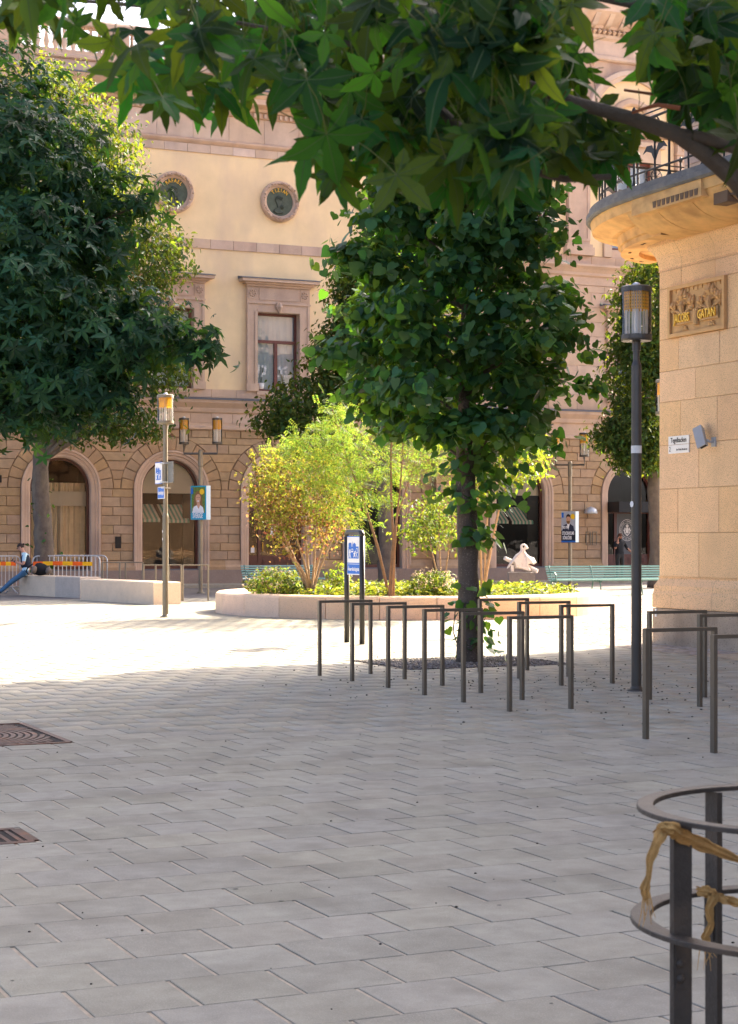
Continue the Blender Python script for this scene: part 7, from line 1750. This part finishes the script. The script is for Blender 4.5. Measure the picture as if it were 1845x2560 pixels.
b = MB(); b.tube([(0.32,0.108,0.985),(0.335,0.105,0.99)], [0.037,0.037], 12); b.build('watch', 'black', sp)
ph_ = thing('mobile_phone', 'dark phone held by the seated person', 'phone', tuple(hp+Vector((-RV[0]*0.41, -RV[1]*0.41, 0))), math.atan2(-RV[1], -RV[0])); ph_.location.z = 1.03
b = MB(); b.cbox(-0.006,0.006,-0.075,0.075,-0.037,0.037,0.003); o = b.build('case', 'phone', ph_); o.rotation_euler = (0,-0.5,0)
# --- person at the door
mats_skin = 'skin_dark'
wp = dep(1549, 1400, 67.4); sp = thing('person', 'person in black shirt and dark work trousers talking on a phone by the door', 'person', (wp.x, wp.y, 0.09), math.radians(-90)-YAW+math.radians(30))
J = dict(pelvis=((0,0,0.96),(0.13,0.16)), waist=((0,0,1.10),(0.12,0.15)), chest=((0.01,0,1.32),(0.135,0.18)), neckb=((0,0,1.48),(0.08,0.10)), neck=((0.01,0,1.54),(0.055,0.055)), head=((0.03,0,1.63),(0.09,0.08)), crown=((0.025,0,1.71),(0.075,0.07)), chin=((0.075,0,1.58),(0.045,0.045)),
    hipL=((0,0.10,0.90),0.10), kneeL=((0.03,0.11,0.50),0.07), ankL=((0,0.12,0.09),0.05), toeL=((0.14,0.13,0.04),0.04), hipR=((0,-0.10,0.90),0.10), kneeR=((0.03,-0.11,0.50),0.07), ankR=((0,-0.12,0.09),0.05), toeR=((0.14,-0.13,0.04),0.04),
    shL=((0,0.21,1.42),0.075), elL=((0.05,0.33,1.17),0.052), wrL=((0.22,0.47,1.02),0.034), shR=((0,-0.21,1.42),0.075), elR=((0.12,-0.30,1.18),0.055), wrR=((0.10,-0.17,1.46),0.036))
person_body(J, CHN, [('wrL',(0.28,0.54,0.98),(0.6,0.75,-0.2),(0,0.2,1)),('wrR',(0.085,-0.13,1.56),(0,0.25,1),(1,0,0.1))], ['skin_dark','cloth_black','cloth_charcoal','shoe'],
    [(lambda c: c.z < 0.10, 3), (lambda c: c.z < 1.0 and abs(c.y) < 0.3, 2), (lambda c: c.z > 1.525 , 0), (lambda c: c.y > 0.315 and c.z < 1.22, 0), (lambda c: c.y < -0.02 and c.x > 0.095 and c.z < 1.24 and c.y < -0.22, 0), (lambda c: c.x > 0.07 and -0.24 < c.y < -0.10 and c.z > 1.38, 0), (lambda c: True, 1)], sp)
head_parts(sp, (0.03,0,1.645), (0.93,0,-0.35), (0.35,0,0.93), 'hair_red', beard='hair')
ph_ = thing('mobile_phone', 'phone held to the ear of the person at the door', 'phone', (0,0,0)); a_ = sp.rotation_euler.z
ph_.location = Vector((sp.location.x+math.cos(a_)*0.06-math.sin(a_)*-0.115, sp.location.y+math.sin(a_)*0.06+math.cos(a_)*-0.115, 0.09+1.60)); ph_.rotation_euler = (0,0,a_)
b = MB(); b.cbox(-0.037,0.037,-0.006,0.006,-0.075,0.075,0.003); b.build('case', 'phone', ph_)
# --- backpack
kp = dep(98, 1425, 51.3); bk = thing('backpack', 'black and taupe backpack lying on the block bench beside the seated person', 'backpack', (kp.x, kp.y, 0.585), -YAW); bk.scale = (1.35,1.35,1.25)
put('main_bag', skin_mesh([((-0.13,0.02,0.17),(0.21,0.17)),((0.05,0.02,0.14),(0.18,0.16)),((0.20,0.02,0.12),(0.13,0.11))], [(0,1),(1,2)], 'cloth_black', 2), bk)
put('pocket', skin_mesh([((-0.15,-0.16,0.15),(0.17,0.12)),((-0.01,-0.16,0.12),(0.15,0.11))], [(0,1)], 'pack_taupe', 2), bk)
put('pocket', skin_mesh([((0.15,-0.15,0.13),(0.15,0.11)),((0.30,-0.12,0.10),(0.10,0.08))], [(0,1)], 'pack_taupe', 2), bk)
b = MB(); b.tube([(-0.22,-0.02,0.02),(-0.27,-0.05,0.10),(-0.22,-0.06,0.20),(-0.12,-0.05,0.27)], [0.014]*4, 6); b.build('strap', 'cloth_black', bk)
b = MB(); b.tube([(-0.02,0,0.24),(0.03,0,0.28),(0.08,0,0.23)], [0.014]*3, 6); b.build('carry_handle', 'cloth_black', bk)
bpy.context.view_layer.update()
